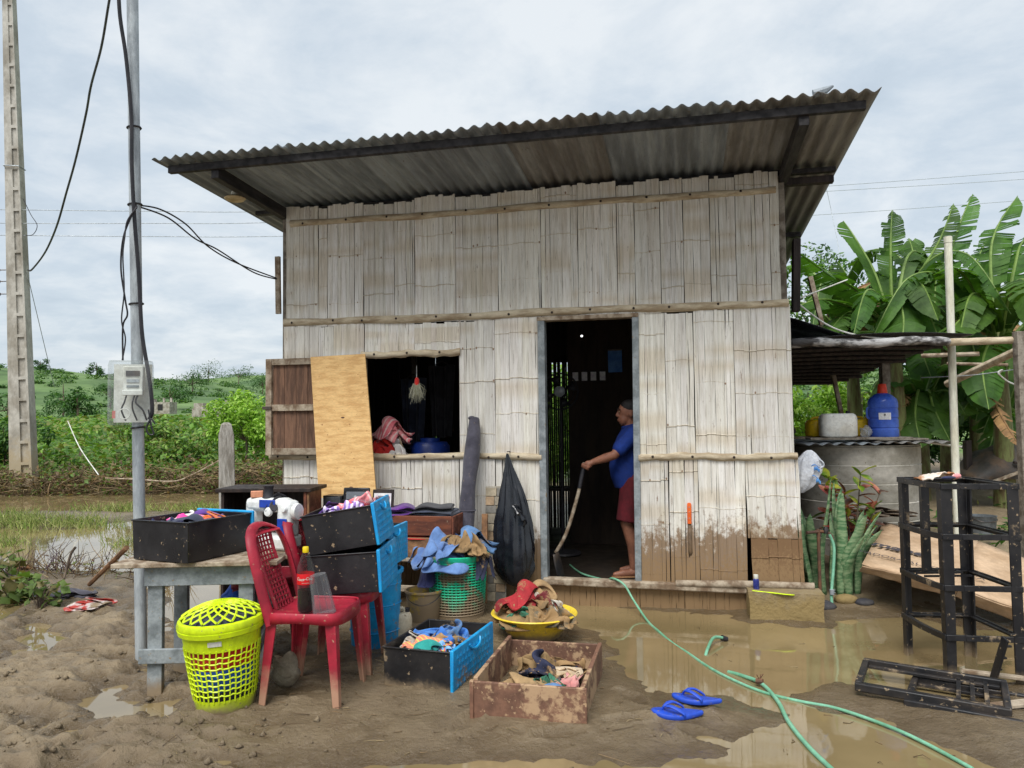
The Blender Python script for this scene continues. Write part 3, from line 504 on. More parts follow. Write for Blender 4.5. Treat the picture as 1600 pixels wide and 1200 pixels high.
def batten(u0, u1, z, h, n, nm='batten', v=-.028, zs=0.0, m='bam_batten'):
    mb = MB(); k = 40; vs = []; ph = random.uniform(0, 6)
    for i in range(k+1):
        f = i/k; x = u0+(u1-u0)*f; zz = z+zs*f+.006*math.sin(ph+f*11)+.003*math.sin(ph+f*37); hh = h*(1+.1*math.sin(ph*2+f*23))*(1.12 if i % 6 == 0 else 1); vs += [(x, v+.02, zz-hh/2), (x, v-.004, zz-hh*.3), (x, v-.009, zz), (x, v-.004, zz+hh*.3), (x, v+.02, zz+hh/2)]
    fs = [(i*5+j, i*5+(j+1) % 5, i*5+5+(j+1) % 5, i*5+5+j) for i in range(k) for j in range(5)]+[(0, 1, 2, 3, 4), tuple(k*5+4-j for j in range(5))]; mb.add(vs, fs); b = mb.build(nm, M[m], house, smooth=50)
    nb = MB(); nb.ell((0, 0, 0), (.011, .006, .011), 8, 5); first = None
    for i in range(n):
        f = (i+.35+random.uniform(-.12, .12))/n; p = (u0+(u1-u0)*f, v-.011, z+zs*f+random.uniform(-.008, .008))
        if first is None: first = nb.build('nail', M['nail'], b, loc=p)
        else: dup(first, b, p)
    return b
batten(fu(455, 350), fu(1212, 300), 3.475, .06, 11); batten(fu(445, 507), fu(1232, 473), 2.53, .068, 13); batten(fu(420, 712)+.02, fu(847, 713), 1.272, .06, 9); batten(fu(998, 716), fu(1246, 714), 1.268, .06, 4); batten(fu(566, 556), fu(720, 556), 2.205, .062, 3, v=-.034)
# door frame, window frame, sill log, corner posts
DU0, DU1, DZ0, DZ1 = -.79, -.02, .2, 2.46; WU0, WU1, WZ0, WZ1 = -2.47, -1.567, 1.30, 2.175
def hb(name, m, c, d, rot=None, bevel=.004, par=None, jit=0):
    b = MB(); b.box(c, d, rot, jit=jit); return b.build(name, M[m], par or house, bevel=bevel)
hb('door_jamb', 'paint_greyblue', (DU0-.02, .03, 1.33), (.06, .11, 2.3)); hb('door_jamb', 'paint_greyblue', (DU1+.02, .03, 1.33), (.055, .11, 2.3), (0, R(.4), 0)); hb('door_lintel', 'wood_weather', ((DU0+DU1)/2, .03, 2.475), (.88, .12, .035)); hb('door_sill', 'wood_weather', (.06, -.02, .2), (1.75, .1, .06), (0, R(.5), 0), .012)
hb('window_jamb', 'wood_grey', (WU0-.02, .02, 1.74), (.05, .07, .87)); hb('window_jamb', 'wood_dark', (WU1+.012, .035, 1.74), (.03, .05, .86)); hb('window_sill', 'wood_grey', ((WU0+WU1)/2, .03, 1.278), (1.0, .09, .03))
for (x, y, w) in ((-3.27, .08, .1), (1.2, .08, .1), (-3.27, 3.5, .1), (1.2, 3.5, .1)): hb('corner_post', 'wood_grey', (x, y, 1.75), (w, .1, 3.7))
hb('edge_plank', 'wood_weather', (-3.345, -.01, 2.9), (.05, .03, .55), (0, R(-1), 0)); hb('edge_plank', 'wood_dark', (1.36, .3, 2.80), (.06, .12, .62), (0, R(2), 0))
lg = MB(); lg.tube([(.30, -.05, .225), (.8, -.055, .235), (1.38, -.05, .238)], [.028, .033, .03], 10); lg.build('sill_log', M['wood_weather'], house)
# the floor and the inner walls
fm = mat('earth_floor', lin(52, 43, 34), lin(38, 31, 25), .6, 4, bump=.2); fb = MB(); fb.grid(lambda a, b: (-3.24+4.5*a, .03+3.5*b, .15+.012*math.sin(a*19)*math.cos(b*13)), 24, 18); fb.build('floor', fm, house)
us = np.linspace(-3.28, 1.28, 15)
gapL = fac(858, 700, -3.52).x; gapR = fac(888, 700, -3.52).x
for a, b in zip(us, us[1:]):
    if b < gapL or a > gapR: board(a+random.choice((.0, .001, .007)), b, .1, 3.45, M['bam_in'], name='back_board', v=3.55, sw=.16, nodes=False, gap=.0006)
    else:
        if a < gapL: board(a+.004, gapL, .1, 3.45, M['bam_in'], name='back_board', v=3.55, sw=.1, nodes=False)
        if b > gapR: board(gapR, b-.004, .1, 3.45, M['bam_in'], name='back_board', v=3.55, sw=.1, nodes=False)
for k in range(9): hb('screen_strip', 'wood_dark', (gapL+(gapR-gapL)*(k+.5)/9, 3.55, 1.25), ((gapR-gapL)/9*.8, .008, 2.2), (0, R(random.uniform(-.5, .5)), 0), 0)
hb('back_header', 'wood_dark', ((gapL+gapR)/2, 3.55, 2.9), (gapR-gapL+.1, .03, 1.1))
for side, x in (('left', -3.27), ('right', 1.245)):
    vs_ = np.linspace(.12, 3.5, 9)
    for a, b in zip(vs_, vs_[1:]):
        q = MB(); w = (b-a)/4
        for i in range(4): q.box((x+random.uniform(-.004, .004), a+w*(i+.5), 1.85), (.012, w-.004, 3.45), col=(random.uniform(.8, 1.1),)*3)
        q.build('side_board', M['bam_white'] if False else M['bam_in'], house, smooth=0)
# roof: corrugated sheets, fascia, rafters, purlins
M['zinc'] = mat('zinc_sheet', lin(142, 150, 156), lin(112, 118, 123), .5, 1.2, (6, .6, 6), .08, metal=.0, dirt=.26, mudcol=lin(104, 98, 90)); M['zinc_rust'] = mat('zinc_sheet_brown', lin(138, 138, 136), lin(110, 107, 103), .6, 1.3, (5, .6, 5), .1, metal=.0, dirt=.33, mudcol=lin(104, 97, 89)); M['zinc_blue'] = mat('zinc_sheet_blue', lin(152, 161, 165), lin(120, 128, 132), .5, 1.3, (5, .6, 5), .08, metal=.0, dirt=.3, mudcol=lin(120, 112, 98))
PIT = .1
def sheet(u0, u1, v0, v1, dz, m, jag=.012, seed=0, par=None, zf=None, name='roof_sheet'):
    zf = zf or ROOFZ; nu = int((u1-u0)/PIT*9); vs_ = [v0, v0+.05, v0+.3]+list(np.linspace(v0+.7, v1, 7)); mb = MB(); V = []; rs = random.Random(seed)
    jj = [rs.uniform(-jag, jag) for _ in range(nu//10+2)]
    for j, v in enumerate(vs_):
        for i in range(nu+1):
            u = u0+(u1-u0)*i/nu; ph = u/PIT*2*math.pi; V.append((u, v+(jj[min(i//10, len(jj)-1)] if j == 0 else 0), zf(v)+dz+.0145*math.sin(ph)+(.006*math.sin(u*7+seed) if j < 2 else 0)))
    n = nu+1; mb.add(V, [(j*n+i, j*n+i+1, (j+1)*n+i+1, (j+1)*n+i) for j in range(len(vs_)-1) for i in range(nu)]); return mb.build(name, M[m], par or house, smooth=60, solid=.0025)
ue = [-3.80, -2.62, -1.78, -.92, -.10, .74, 1.70]; mm_ = ['zinc_blue', 'zinc_blue', 'zinc', 'zinc_rust', 'zinc', 'zinc_rust']
for k in range(6): sheet(ue[k]-.06*(k > 0), ue[k+1]+.02, -1.22+random.uniform(-.015, .015), 4.0, .03+.0045*(k % 2), mm_[k], seed=k)
hb('fascia', 'wood_black', (-1.04, -1.1, ROOFZ(-1.1)-.026), (5.36, .045, .062)); 
for u in (-3.30, 1.245): hb('rafter', 'wood_black', (u, 1.4, ROOFZ(1.4)-.075), (.07, 5.0, .10), (R(-2.86), 0, 0))
for u in (-2.2, -1.0, .2): hb('rafter', 'wood_black', (u, 1.85, ROOFZ(1.85)-.072), (.06, 3.5, .09), (R(-2.86), 0, 0))
hb('purlin', 'wood_black', (-.98, .07, ROOFZ(.07)-.034), (5.28, .06, .04)); hb('purlin', 'wood_black', (-.98, 2.0, ROOFZ(2.0)-.03), (5.28, .06, .05)); hb('purlin', 'wood_black', (-.98, 3.8, ROOFZ(3.8)-.03), (5.28, .06, .05)); hb('purlin_stub', 'wood_dark', (1.45, .12, ROOFZ(.1)-.1), (.4, .07, .06))
hb('plank_shim', 'wood_weather', (1.262, -.9, ROOFZ(-.9)-.05), (.02, .3, .07), (R(-2.8), 0, 0))
bt = MB(); bt.tube([hw(0, 0, 0)-HO, Vector((.08, 0, .02)), Vector((.13, .02, .05))], [.03, .025, .008], 8); bt.build('tin_scrap', M['zinc'], house, loc=(1.30, -1.16, ROOFZ(-1.16)+.06))
# open shutter
sh = thing('window_shutter', 'open wooden window shutter with a middle rail, partly behind the plywood', 'shutter', tuple(hw(WU0, -.075, 1.29)), -YAW)
SW, SH = .95, .90
def shb(nm, m, c, d, bev=.003): b = MB(); b.box(c, d); return b.build(nm, M[m], sh, bevel=bev)
shb('stile', 'wood_weather', (-SW+.03, -.012, SH/2), (.06, .035, SH)); shb('stile', 'wood_weather', (-.03, -.012, SH/2), (.06, .035, SH))
for z in (.035, SH*.49, SH-.03): shb('rail', 'wood_weather', (-SW/2, -.014, z), (SW-.125, .03, .06))
defm('shut_board', lin(124, 92, 72), lin(90, 66, 52), .8, 4, (7, 7, .8), .3, rnd=.22)
for k in range(7): w = (SW-.12)/7; shb('shutter_board', 'shut_board', (-SW+.06+w*(k+.5), .006, SH/2), (w-.004, .012, SH-.02), 0)
shb('bolt', 'steel_dark', (-SW+.02, -.037, SH*.49), (.09, .018, .03))
# leaning sheet of plywood
ply_m = mat('plywood', lin(214, 176, 118), lin(190, 148, 92), .7, 2.2, (3, 3, 14), .06, lo=.35, hi=.66, dirt=.22, mudcol=lin(150, 104, 60)); 
pa, pb, pc, pd = fac(485, 558, .13), fac(570, 553, .13), fac(588, 778, .42), fac(498, 778, .42)
pl = MB(); th = Vector((0, .014, .003)); pl.add([pa, pb, pc, pd, pa+th, pb+th, pc+th, pd+th], [(0, 3, 2, 1), (4, 5, 6, 7), (0, 1, 5, 4), (1, 2, 6, 5), (2, 3, 7, 6), (3, 0, 4, 7)])
po = thing('plywood_sheet', 'tan plywood sheet leaning on the wall left of the window', 'plywood', tuple(hw(pd.x, pd.y, pd.z)), -YAW); c = pl.build('panel', ply_m, po, loc=-pd, smooth=0)
kn = MB(); kn.ell((0, 0, 0), (.018, .003, .008), 12, 6, col=(.3, .2, .1)); ctr = (pa+pb+pc+pd)/4-pd
for t, s in ((.45, .52), (.93, .58)):
    a = pa+(pd-pa)*t; b = pb+(pc-pb)*t; p = a+(b-a)*s-pd+Vector((0, -.001, 0)); kn.build('knot', M['rust'], po, loc=p)
# round lamp under the left rafter
q = fac(365, 301, .55); lp = thing('round_lamp', 'beige round lamp base fixed under the left rafter', 'lamp', tuple(hw(-3.42, -.62, ROOFZ(-.6)-.125)), -YAW); b = MB(); b.lathe([(.0, -.02), (.075, -.018), (.092, 0), (.06, .02), (0, .022)], 24); b.build('lamp_base', mat('lamp_beige', lin(206, 188, 150), lin(170, 150, 112), .5, 9), lp); b = MB(); b.lathe([(.03, .02), (.035, .05), (.02, .075), (0, .076)], 14); b.build('lamp_neck', M['white_plastic'], lp)
b = MB(); b.bar((0, 0, .06), (.12, .02, .06), .02, .02); b.build('lamp_bracket', M['wood_dark'], lp)
# ------------------------------------------------------------------ poles and cables
def loft(mb, rings, mi=0, col=None, cap=True):
    n = len(rings[0]); vs = [p for r in rings for p in r]; fs = [(i*n+k, i*n+(k+1) % n, (i+1)*n+(k+1) % n, (i+1)*n+k) for i in range(len(rings)-1) for k in range(n)]
    if cap: fs += [tuple(range(n))[::-1], tuple((len(rings)-1)*n+k for k in range(n))]
    return mb.add(vs, fs, mi, col)
defm('pole_concrete', lin(178, 174, 164), lin(140, 134, 122), .9, 2.5, (1, 1, .6), .35, mud=(.6, 1.5), mudcol=lin(160, 146, 120))
def build_utility_pole():
    b = at(39, 772, Y=18.1); b.z = -.15; o = thing('utility_pole', 'tall concrete utility pole with ladder recesses standing in the water', 'utility pole', tuple(b), R(-32), rot=(0, R(-2.6), R(6)))
    H = 13.5; w = lambda z: .255-.0118*z; m = MB(); rings = []
    for z in (0, 3, 6, 9, 12, H):
        a = w(z); d = .16-.005*z; g = d*.32; x0 = a*.05
        rings.append([(-a, -d, z), (x0, -d, z), (x0, -d+g, z), (a*.78, -d+g, z), (a*.78, -d, z), (a, -d, z), (a, d, z), (-a, d, z)])
    loft(m, rings); m.build('shaft', M['pole_concrete'], o, smooth=25)
    for k in range(26):
        z = .35+k*.5; a = w(z); d = .16-.005*z; r = MB(); r.box((a*.41, -d*.84, z), (a*.74, d*.30, .07)); r.build('rung', M['pole_concrete'], o, smooth=0)
    for k, z in enumerate((5.42, 5.15, 4.85)):
        s = MB(); s.tube([(-w(5)-.02, -.1, z), (-w(5)-.16, -.12, z)], .012, 6); s.build('bracket', M['steel_dark'], o); s = MB(); s.lathe([(.02, -.04), (.045, -.02), (.03, 0), (.045, .02), (.02, .04)], 12, (-w(5)-.18, -.12, z)); s.build('insulator', M['rubber'], o)
    t = MB(); t.tube([(-w(7.9)*1.03, -.16, 7.9), (w(7.9)*1.03, -.16, 7.88), (w(7.9)*1.03, .16, 7.88), (-w(7.9)*1.03, .16, 7.9), (-w(7.9)*1.03, -.16, 7.9)], .015, 5); t.build('strap', M['galv'], o)
build_utility_pole()
def cable(name, label, pts, r, m='rubber', cat='cable', n=6, group=None, sm=8):
    P = cat_pts(pts, sm); b = MB(); o = P[0].copy(); b.tube([p-o for p in P], r, n); return b.build(name, M[m], loc=tuple(o), label=label, cat=cat, group=group)
GP = lambda y, dy=0: at(np.interp(y, [-300, 0, 560, 1020], [203, 207, 214, 221]), y, Y=5.28+dy)
def build_meter_pole():
    o = thing('meter_pole', 'galvanised steel pole carrying the clear electricity meter box', 'pole', tuple(GP(1020)-Vector((0, 0, .1)))); m = MB(); P = [GP(y)-Vector(o.location) for y in (1045, 700, 350, 0, -300)]; m.tube(P, .038, 18); m.build('tube', M['galv'], o)
    for y in (200, 320, 475, 668):
        c = GP(y)-Vector(o.location); t = MB(); t.tube([c+Vector((.045*math.cos(a), .045*math.sin(a), .004*math.cos(a))) for a in np.linspace(0, 6.28, 14)], .006, 5); t.build('cable_tie', M['rubber'], o)
    q = GP(612)-Vector(o.location); bx = thing('meter_box', 'clear plastic box with electricity meter on the steel pole', 'meter box', tuple(at(204, 664, Y=5.17)), R(14)); W, D, Hh = .265, .15, .43
    c = MB(); 
    def rr(w, d, z, rad=.03): return [(x, y, z) for cx, cy, a0 in ((w/2-rad, d/2-rad, 0), (-w/2+rad, d/2-rad, 90), (-w/2+rad, -d/2+rad, 180), (w/2-rad, -d/2+rad, 270)) for x, y in [(cx+rad*math.cos(R(a0+k*30)), cy+rad*math.sin(R(a0+k*30))) for k in range(4)]]
    loft(c, [rr(W*.94, D*.9, 0), rr(W, D, .02), rr(W, D, Hh-.03), rr(W*.95, D*.9, Hh)]); M['clear_box'] = clear('clear_box', (.92, .94, .94), .10, .18); c.build('cover', M['clear_box'], bx)
    f = MB(); f.box((0, D/2-.012, Hh/2), (W*.9, .01, Hh*.92)); f.build('back_plate', M['white_plastic'], bx); f = MB(); f.box((.02, -.005, .31), (.125, .07, .17)); f.build('meter', M['white_plastic'], bx, bevel=.008)
    f = MB(); f.box((.02, -.043, .345), (.085, .008, .035)); f.build('display', M['steel_dark'], bx); f = MB(); f.box((.02, -.043, .295), (.075, .006, .022)); f.build('name_plate', M['galv'], bx); f = MB(); f.box((.02, -.043, .258), (.075, .006, .016)); f.build('name_plate', M['paint_greyblue'], bx)
    f = MB(); f.box((.02, -.03, .215), (.125, .05, .035)); f.build('terminal_block', M['white_plastic'], bx, bevel=.004)
    for k, (x0, x1) in enumerate(((-.02, -.05), (.03, .02), (.05, .08))): f = MB(); f.tube(cat_pts([(x0, -.03, .2), (x0-.01, -.045, .15), (x1, -.03, .1), (x1+.02, 0, .03)], 5), .006, 6); f.build('wire', M['rubber'], bx)
    f = MB(); f.tube([(-.03+.035*math.cos(a), -.04, .075+.035*math.sin(a)) for a in np.linspace(0, 6.28, 16)], .004, 5); f.build('seal_ring', M['white_plastic'], bx); f = MB(); f.box((-.09, -.06, .07), (.02, .004, .05)); f.build('sticker', mat('sticker_red', lin(200, 110, 100), lin(220, 170, 160), .5), bx)
    a = lambda x, y, Y: at(x, y, Y=Y)
    cable('supply_cable', 'thick black supply cable tied down the steel pole', [a(184, -60, 5.1), a(187, 20, 5.15), a(197, 90, 5.2), a(205, 180, 5.22), a(206, 260, 5.2), a(210, 340, 5.21), a(217, 430, 5.21), a(222, 520, 5.2), a(233, 590, 5.17), a(238, 640, 5.16), a(233, 655, 5.16)], .0135)
    cable('spare_cable_loop', 'black cable loop hanging below the meter box corner', [a(232, 640, 5.15), a(236, 665, 5.14), a(240, 678, 5.14), a(232, 678, 5.13), a(229, 668, 5.13), a(236, 655, 5.14), a(242, 662, 5.14)], .006)
    cable('down_wire', 'thin black wire dropping into the top of the meter box', [a(214, 322, 5.2), a(202, 345, 5.18), a(192, 375, 5.17), a(189, 420, 5.17), a(196, 470, 5.16), a(199, 492, 5.16), a(192, 510, 5.16), a(192, 563, 5.16)], .006)
    cable('down_wire', 'second thin black wire beside the meter pole above the box', [a(214, 324, 5.19), a(199, 345, 5.17), a(195, 370, 5.16), a(192, 400, 5.16), a(194, 455, 5.15), a(190, 500, 5.15), a(196, 530, 5.15), a(191, 563, 5.15)], .005)
    he = hw(-3.34, -.05, 2.96); e = lambda f, x, y: at(x, y, Y=5.25+(he.y-5.25)*f)
    cable('house_wire', 'upper black wire from the meter pole to the house corner', [GP(320, -.04), e(.15, 250, 327), e(.35, 290, 350), e(.55, 325, 385), e(.75, 370, 411), he], .006); cable('house_wire', 'lower black wire sagging from the meter pole to the house corner', [GP(321, -.04), e(.2, 262, 340), e(.4, 305, 373), e(.6, 340, 390), e(.8, 395, 425), he-Vector((0, 0, .01))], .006)
    g = lambda f, x, y: at(x, y, Y=5.1+12.8*f)
    cable('drop_cable', 'black drop cable hanging from the pole top to the utility pole', [a(190, -110, 5.1), g(.05, 178, -40), g(.1, 170, 5), g(.18, 158, 75), g(.26, 142, 135), g(.34, 134, 180), g(.45, 118, 250), g(.56, 104, 300), g(.68, 88, 355), g(.82, 70, 395), g(.94, 50, 421), g(1, 44, 422)], [.008+.013*k/88 for k in range(89)])
    for k, (yl, ym, yr, yr2, lab) in enumerate(((328, 330, 293, 268, 'top power line behind the roof'), (349, 347, 301, 280, 'middle power line behind the roof'), (368, 369, 337, 313, 'lowest power line behind the roof'))):
        cable('power_line', 'thin grey '+lab, [at(-160, yl-2, Y=19), at(40, yl, Y=18), at(240, (yl+ym)/2+1, Y=18.5), at(440, ym, Y=19.5), at(860, (ym+yr)/2+4, Y=22), at(1260, yr, Y=25), at(1600, yr2, Y=27), at(1900, yr2-24, Y=29)], .008, 'galv', 'power line')
    cable('guy_wire', 'thin guy wire from the utility pole down to the field', [at(42, 425, Y=18), at(85, 605, Y=20.5)], .008, 'galv', 'wire'); cable('white_cord', 'white cord hanging over the weeds beside the utility pole', [at(106, 658, Y=18.4), at(125, 700, Y=18), at(154, 742, Y=17.4)], .012, 'white_plastic', 'cord')
    cable('dangling_wire', 'thin loose wire dangling from the power lines at right', [at(1291, 293, Y=25), at(1300, 335, Y=25), at(1312, 400, Y=24), at(1318, 470, Y=23)], .008, 'galv', 'wire'); cable('pole_loop_wire', 'thin wire loop on the right side of the utility pole', [at(36, 310, Y=17.8), at(48, 335, Y=17.8), at(58, 352, Y=17.8), at(52, 366, Y=17.8), at(40, 368, Y=17.8)], .008, 'rubber', 'wire')
    cable('fallen_branch', 'long pale branch lying across the brush before the grey post', [at(165, 747, Y=17.2), at(215, 749, Y=16.8), at(270, 752, Y=16.4), at(300, 742, Y=16.2), at(342, 720, Y=15.8)], .016, 'wood_weather', 'branch')
build_meter_pole()
q = at(357, 800, Y=8.4); g0 = gz(q.x, 8.4); po = MB(); w = .085; topz = at(357, 660, Y=8.4).z-g0
loft(po, [[(-w, -w*.8, -.2), (w, -w*.8, -.2), (w, w*.8, -.2), (-w, w*.8, -.2)], [(-w*.9, -w*.75, topz-.14), (w*.9, -w*.75, topz-.14), (w*.9, w*.75, topz-.14), (-w*.9, w*.75, topz-.14)], [(-w*.6, -w*.5, topz-.02), (w*.6, -w*.5, topz-.02), (w*.6, w*.5, topz-.02), (-w*.6, w*.5, topz-.02)], [(-w*.3, -w*.2, topz), (w*.3, -w*.2, topz), (w*.3, w*.2, topz), (-w*.3, w*.2, topz)]])
defm('old_post', lin(176, 172, 164), lin(128, 122, 112), .9, 4, (4, 4, .7), .4); po.build('fence_post', M['old_post'], loc=(q.x, q.y, g0), rot=(0, R(-1), R(25)), bevel=.008, label='weathered grey fence post with pointed top behind the cabinet', cat='post')

# ------------------------------------------------------------------ cloth
def cloth(name, label, loc, sx, sy, h, m, yaw=0, seed=0, fold=.02, n=0, drop=0., cat='clothing', tilt=(0, 0), freq=9, rough=.12, inside=None):
    """one of the crumpled sheets dropped by drop_cloth, fitted to the given size"""
    rs = np.random.RandomState(seed); P = CLOTH[(seed*7+seed//4) % len(CLOTH)]; x = (P[:, 0]-.5)*(-1 if seed % 2 else 1); y = P[:, 1]-.5
    if seed % 3 == 0: x, y = y, -x
    x = x*sx*1.5; y = y*sy*1.5; z = P[:, 2]*(h*1.15+fold*2.2)-.02; e = np.hypot(x/sx, y/sy)*2; z = z*(1-.35*np.clip(e-.5, 0, 1))-drop*np.clip((e-.75)/.4, 0, 1)**1.3+x*tilt[0]+y*tilt[1]
    if inside:                                   # keep the cloth within the walls of its container
        cx, cy, ya, hx, hy = inside; c, s_ = math.cos(yaw), math.sin(yaw); wx = loc[0]+x*c-y*s_-cx; wy = loc[1]+x*s_+y*c-cy; c2, s2 = math.cos(ya), math.sin(ya); a = hx*np.tanh((wx*c2+wy*s2)/hx*1.05)/.95; b = hy*np.tanh((-wx*s2+wy*c2)/hy*1.05)/.95
        a = np.clip(a, -hx, hx); b = np.clip(b, -hy, hy); wx = a*c2-b*s2+cx-loc[0]; wy = a*s2+b*c2+cy-loc[1]; x = wx*c+wy*s_; y = -wx*s_+wy*c
    k = NCL+1; mb = MB(); mb.v = [tuple(q) for q in np.c_[x, y, z]]; mb.f = [(j*k+i, j*k+i+1, (j+1)*k+i+1, (j+1)*k+i) for j in range(k-1) for i in range(k-1)]; mb.m = [0]*len(mb.f); mb.c = [(1, 1, 1)]*len(mb.v); o = mb.build(name, m, loc=tuple(loc), rot=(0, 0, yaw), smooth=180, label=label, cat=cat)
    q = o.modifiers.new('smooth', 'SMOOTH'); q.iterations = 3; q.factor = .5; q = o.modifiers.new('solid', 'SOLIDIFY'); q.thickness = .0035; q = o.modifiers.new('sub', 'SUBSURF'); q.levels = 1; q.render_levels = 1; return o
def folded(name, label, loc, sx, sy, n, m, yaw=0, seed=0, cat='fabric', t=.02):
    rs = random.Random(seed); mb = MB()
    for k in range(n):
        w = sx*rs.uniform(.86, 1.0); d = sy*rs.uniform(.86, 1.0); ox, oy = rs.uniform(-.02, .02), rs.uniform(-.02, .02); rings = []; a = rs.uniform(-.12, .12); ph = rs.uniform(0, 6)
        for i in range(15):
            f = i/14-.5; hh = t*.5*(1-.25*abs(2*f)**4); zc = t*(k+.5)+.006*math.sin(f*7+ph)-.012*(2*f)**4*(k > 0); ring = []
            for j in range(16): an = 2*math.pi*j/16; c, s_ = math.cos(an), math.sin(an); yy = math.copysign(abs(c)**.35, c)*d/2*(1+.04*math.sin(f*11+ph)); X = f*w; ring.append((ox+X*math.cos(a)-yy*math.sin(a), oy+X*math.sin(a)+yy*math.cos(a), zc+s_*hh+.004*math.sin(yy*50+f*9+ph)))
            rings.append(ring)
        loft(mb, rings)
    return mb.build(name, m, loc=tuple(loc), rot=(0, 0, yaw), smooth=60, label=label, cat=cat)
def fab(k, c1, c2=None, **kw): kw.setdefault('bump', .12); kw.setdefault('bs', 12); M[k] = mat(k, lin(*c1), lin(*(c2 or [v*.8 for v in c1])), .92, 5, sheen=.2, **kw)
fab('f_pink', (226, 60, 150), (236, 150, 190)); fab('f_navy', (40, 44, 84), (28, 30, 60)); fab('f_white', (226, 222, 216), (200, 190, 186)); fab('f_purple', (92, 52, 140), (70, 36, 112)); fab('f_orange', (226, 130, 50), (200, 80, 60)); fab('f_lilac', (176, 150, 214), (150, 116, 190), wave=(9, 'X', lin(226, 214, 236), 1)); fab('f_coral', (222, 108, 118), (236, 150, 150), wave=(7, 'Y', lin(236, 196, 190), .5)); fab('f_blue', (74, 134, 206), (50, 104, 180)); fab('f_denim', (100, 132, 182), (72, 100, 150)); fab('f_slate', (58, 64, 82), (40, 44, 58)); fab('f_plum', (96, 44, 128), (66, 28, 96)); fab('f_beige', (206, 186, 156), (180, 154, 120)); fab('f_teal', (40, 150, 140), (24, 112, 110)); fab('f_peach', (232, 140, 110), (206, 104, 84), wave=(14, 'X', lin(200, 190, 90), .5)); fab('f_sky', (120, 170, 220), (150, 196, 230)); fab('f_red', (214, 52, 40), (176, 34, 30)); fab('f_bluebright', (34, 96, 190), (24, 70, 150)); fab('f_black', (34, 32, 36), (50, 48, 52)); fab('f_pinkpouch', (206, 148, 142), (186, 120, 116))
for k, c, dd in (('m_khaki', (140, 114, 78), .5), ('m_red', (168, 44, 50), .46), ('m_grey', (112, 104, 86), .5), ('m_navy', (44, 48, 72), .44), ('m_green', (58, 112, 88), .44), ('m_maroon', (120, 44, 48), .5), ('m_tan', (168, 138, 98), .42), ('m_blue', (96, 132, 176), .42), ('m_white', (200, 192, 178), .42)): M[k] = mat(k, lin(*c), lin(*[v*.72 for v in c]), .85, 4, bump=.25, bs=8, dirt=dd, mudcol=lin(150, 120, 82))

# ------------------------------------------------------------------ plastic drawers
def drawer(label, loc, yaw, d=.43, w=.6, h=.25, tilt=0, body='black_plastic', front='cyan', name='storage_bin'):
    o = thing(name, label, 'storage bin', loc, rot=(0, -tilt, yaw)); t = .007; b = MB(); tp = .975
    def ring(s, z): return [(-d/2*s, -w/2*s, z), (d/2, -w/2*s, z), (d/2, w/2*s, z), (-d/2*s, w/2*s, z)]
    def ringi(s, z, q): return [(-d/2*s+q, -w/2*s+q, z), (d/2-q, -w/2*s+q, z), (d/2-q, w/2*s-q, z), (-d/2*s+q, w/2*s-q, z)]
    loft(b, [ring(tp, 0), ring(1, h*.97), [(x*1.03, y*1.03, h*.97) for x, y, z in ring(1, h)], [(x*1.03, y*1.03, h) for x, y, z in ring(1, h)], ringi(1, h, t), ringi(tp, .012, t)]); b.build('body', M[body], o, smooth=20, bevel=.003)
    f = MB(); f.box((d/2+.014, 0, h*.5+.004), (.022, w*1.05, h*1.06)); fr = f.build('front', M[front], o, bevel=.006); g = MB(); nr, nc = 5, 11
    for j in range(nr):
        for i in range(nc):
            y = -w*.46+w*.92*(i+.5+(j % 2)*.5)/(nc+.5); z = h*.1+h*.8*(j+.5)/nr; s = w*.92/nc*.46; x = d/2+.025; zz = h*.8/nr*.62
            g.add([(x, y-s, z), (x, y, z-zz), (x, y+s, z), (x, y, z+zz), (x+.005, y, z)], [(0, 1, 4), (1, 2, 4), (2, 3, 4), (3, 0, 4)])
    g.build('embossed_pattern', M[front], fr, smooth=0)
    hd = MB(); hd.tube(cat_pts([(d/2+.026, -w*.14, h*.93), (d/2+.034, -w*.1, h*.82), (d/2+.036, 0, h*.77), (d/2+.034, w*.1, h*.82), (d/2+.026, w*.14, h*.93)], 5), .008, 6); hd.build('handle', M[front], fr); return o

# ------------------------------------------------------------------ grey work table and what stands on it
TZ = .79
tb = thing('work_table', 'grey painted wooden work table with weathered top beside the steel pole', 'table', (-1.87, 4.80, gz(-1.87, 4.8)-.01), R(3)); z0 = TZ-tb.location.z
def part(o, nm, m, c, d, rot=None, bev=.004, jit=0): b = MB(); b.box(c, d, rot, jit=jit); return b.build(nm, M[m] if isinstance(m, str) else m, o, bevel=bev)
for k in range(3): part(tb, 'top_plank', 'wood_weather', (.0+random.uniform(-.01, .01), -.2+.2*k, z0-.014), (.95, .195, .026))
part(tb, 'apron', 'paint_greyblue', (.02, -.235, z0-.085), (.66, .024, .115)); part(tb, 'apron', 'paint_greyblue', (.02, .235, z0-.085), (.66, .024, .115))
for x, y in ((-.255, -.2), (.27, -.2), (-.255, .2), (.27, .2)): part(tb, 'leg', 'paint_greyblue', (x, y, z0/2-.06), (.085, .045, z0+.07))
part(tb, 'stretcher', 'paint_greyblue', (.0, -.235, .19), (.68, .022, .085)); part(tb, 'stretcher', 'paint_greyblue', (.30, .0, .30), (.022, .46, .085)); part(tb, 'brace', 'paint_greyblue', (.325, .0, .27), (.02, .5, .07), (R(28), 0, 0))
d1 = drawer('black plastic drawer full of clothes on the grey work table', (-1.972, 4.758, TZ+.004), R(66), .5, .45, .235); ml = MB()
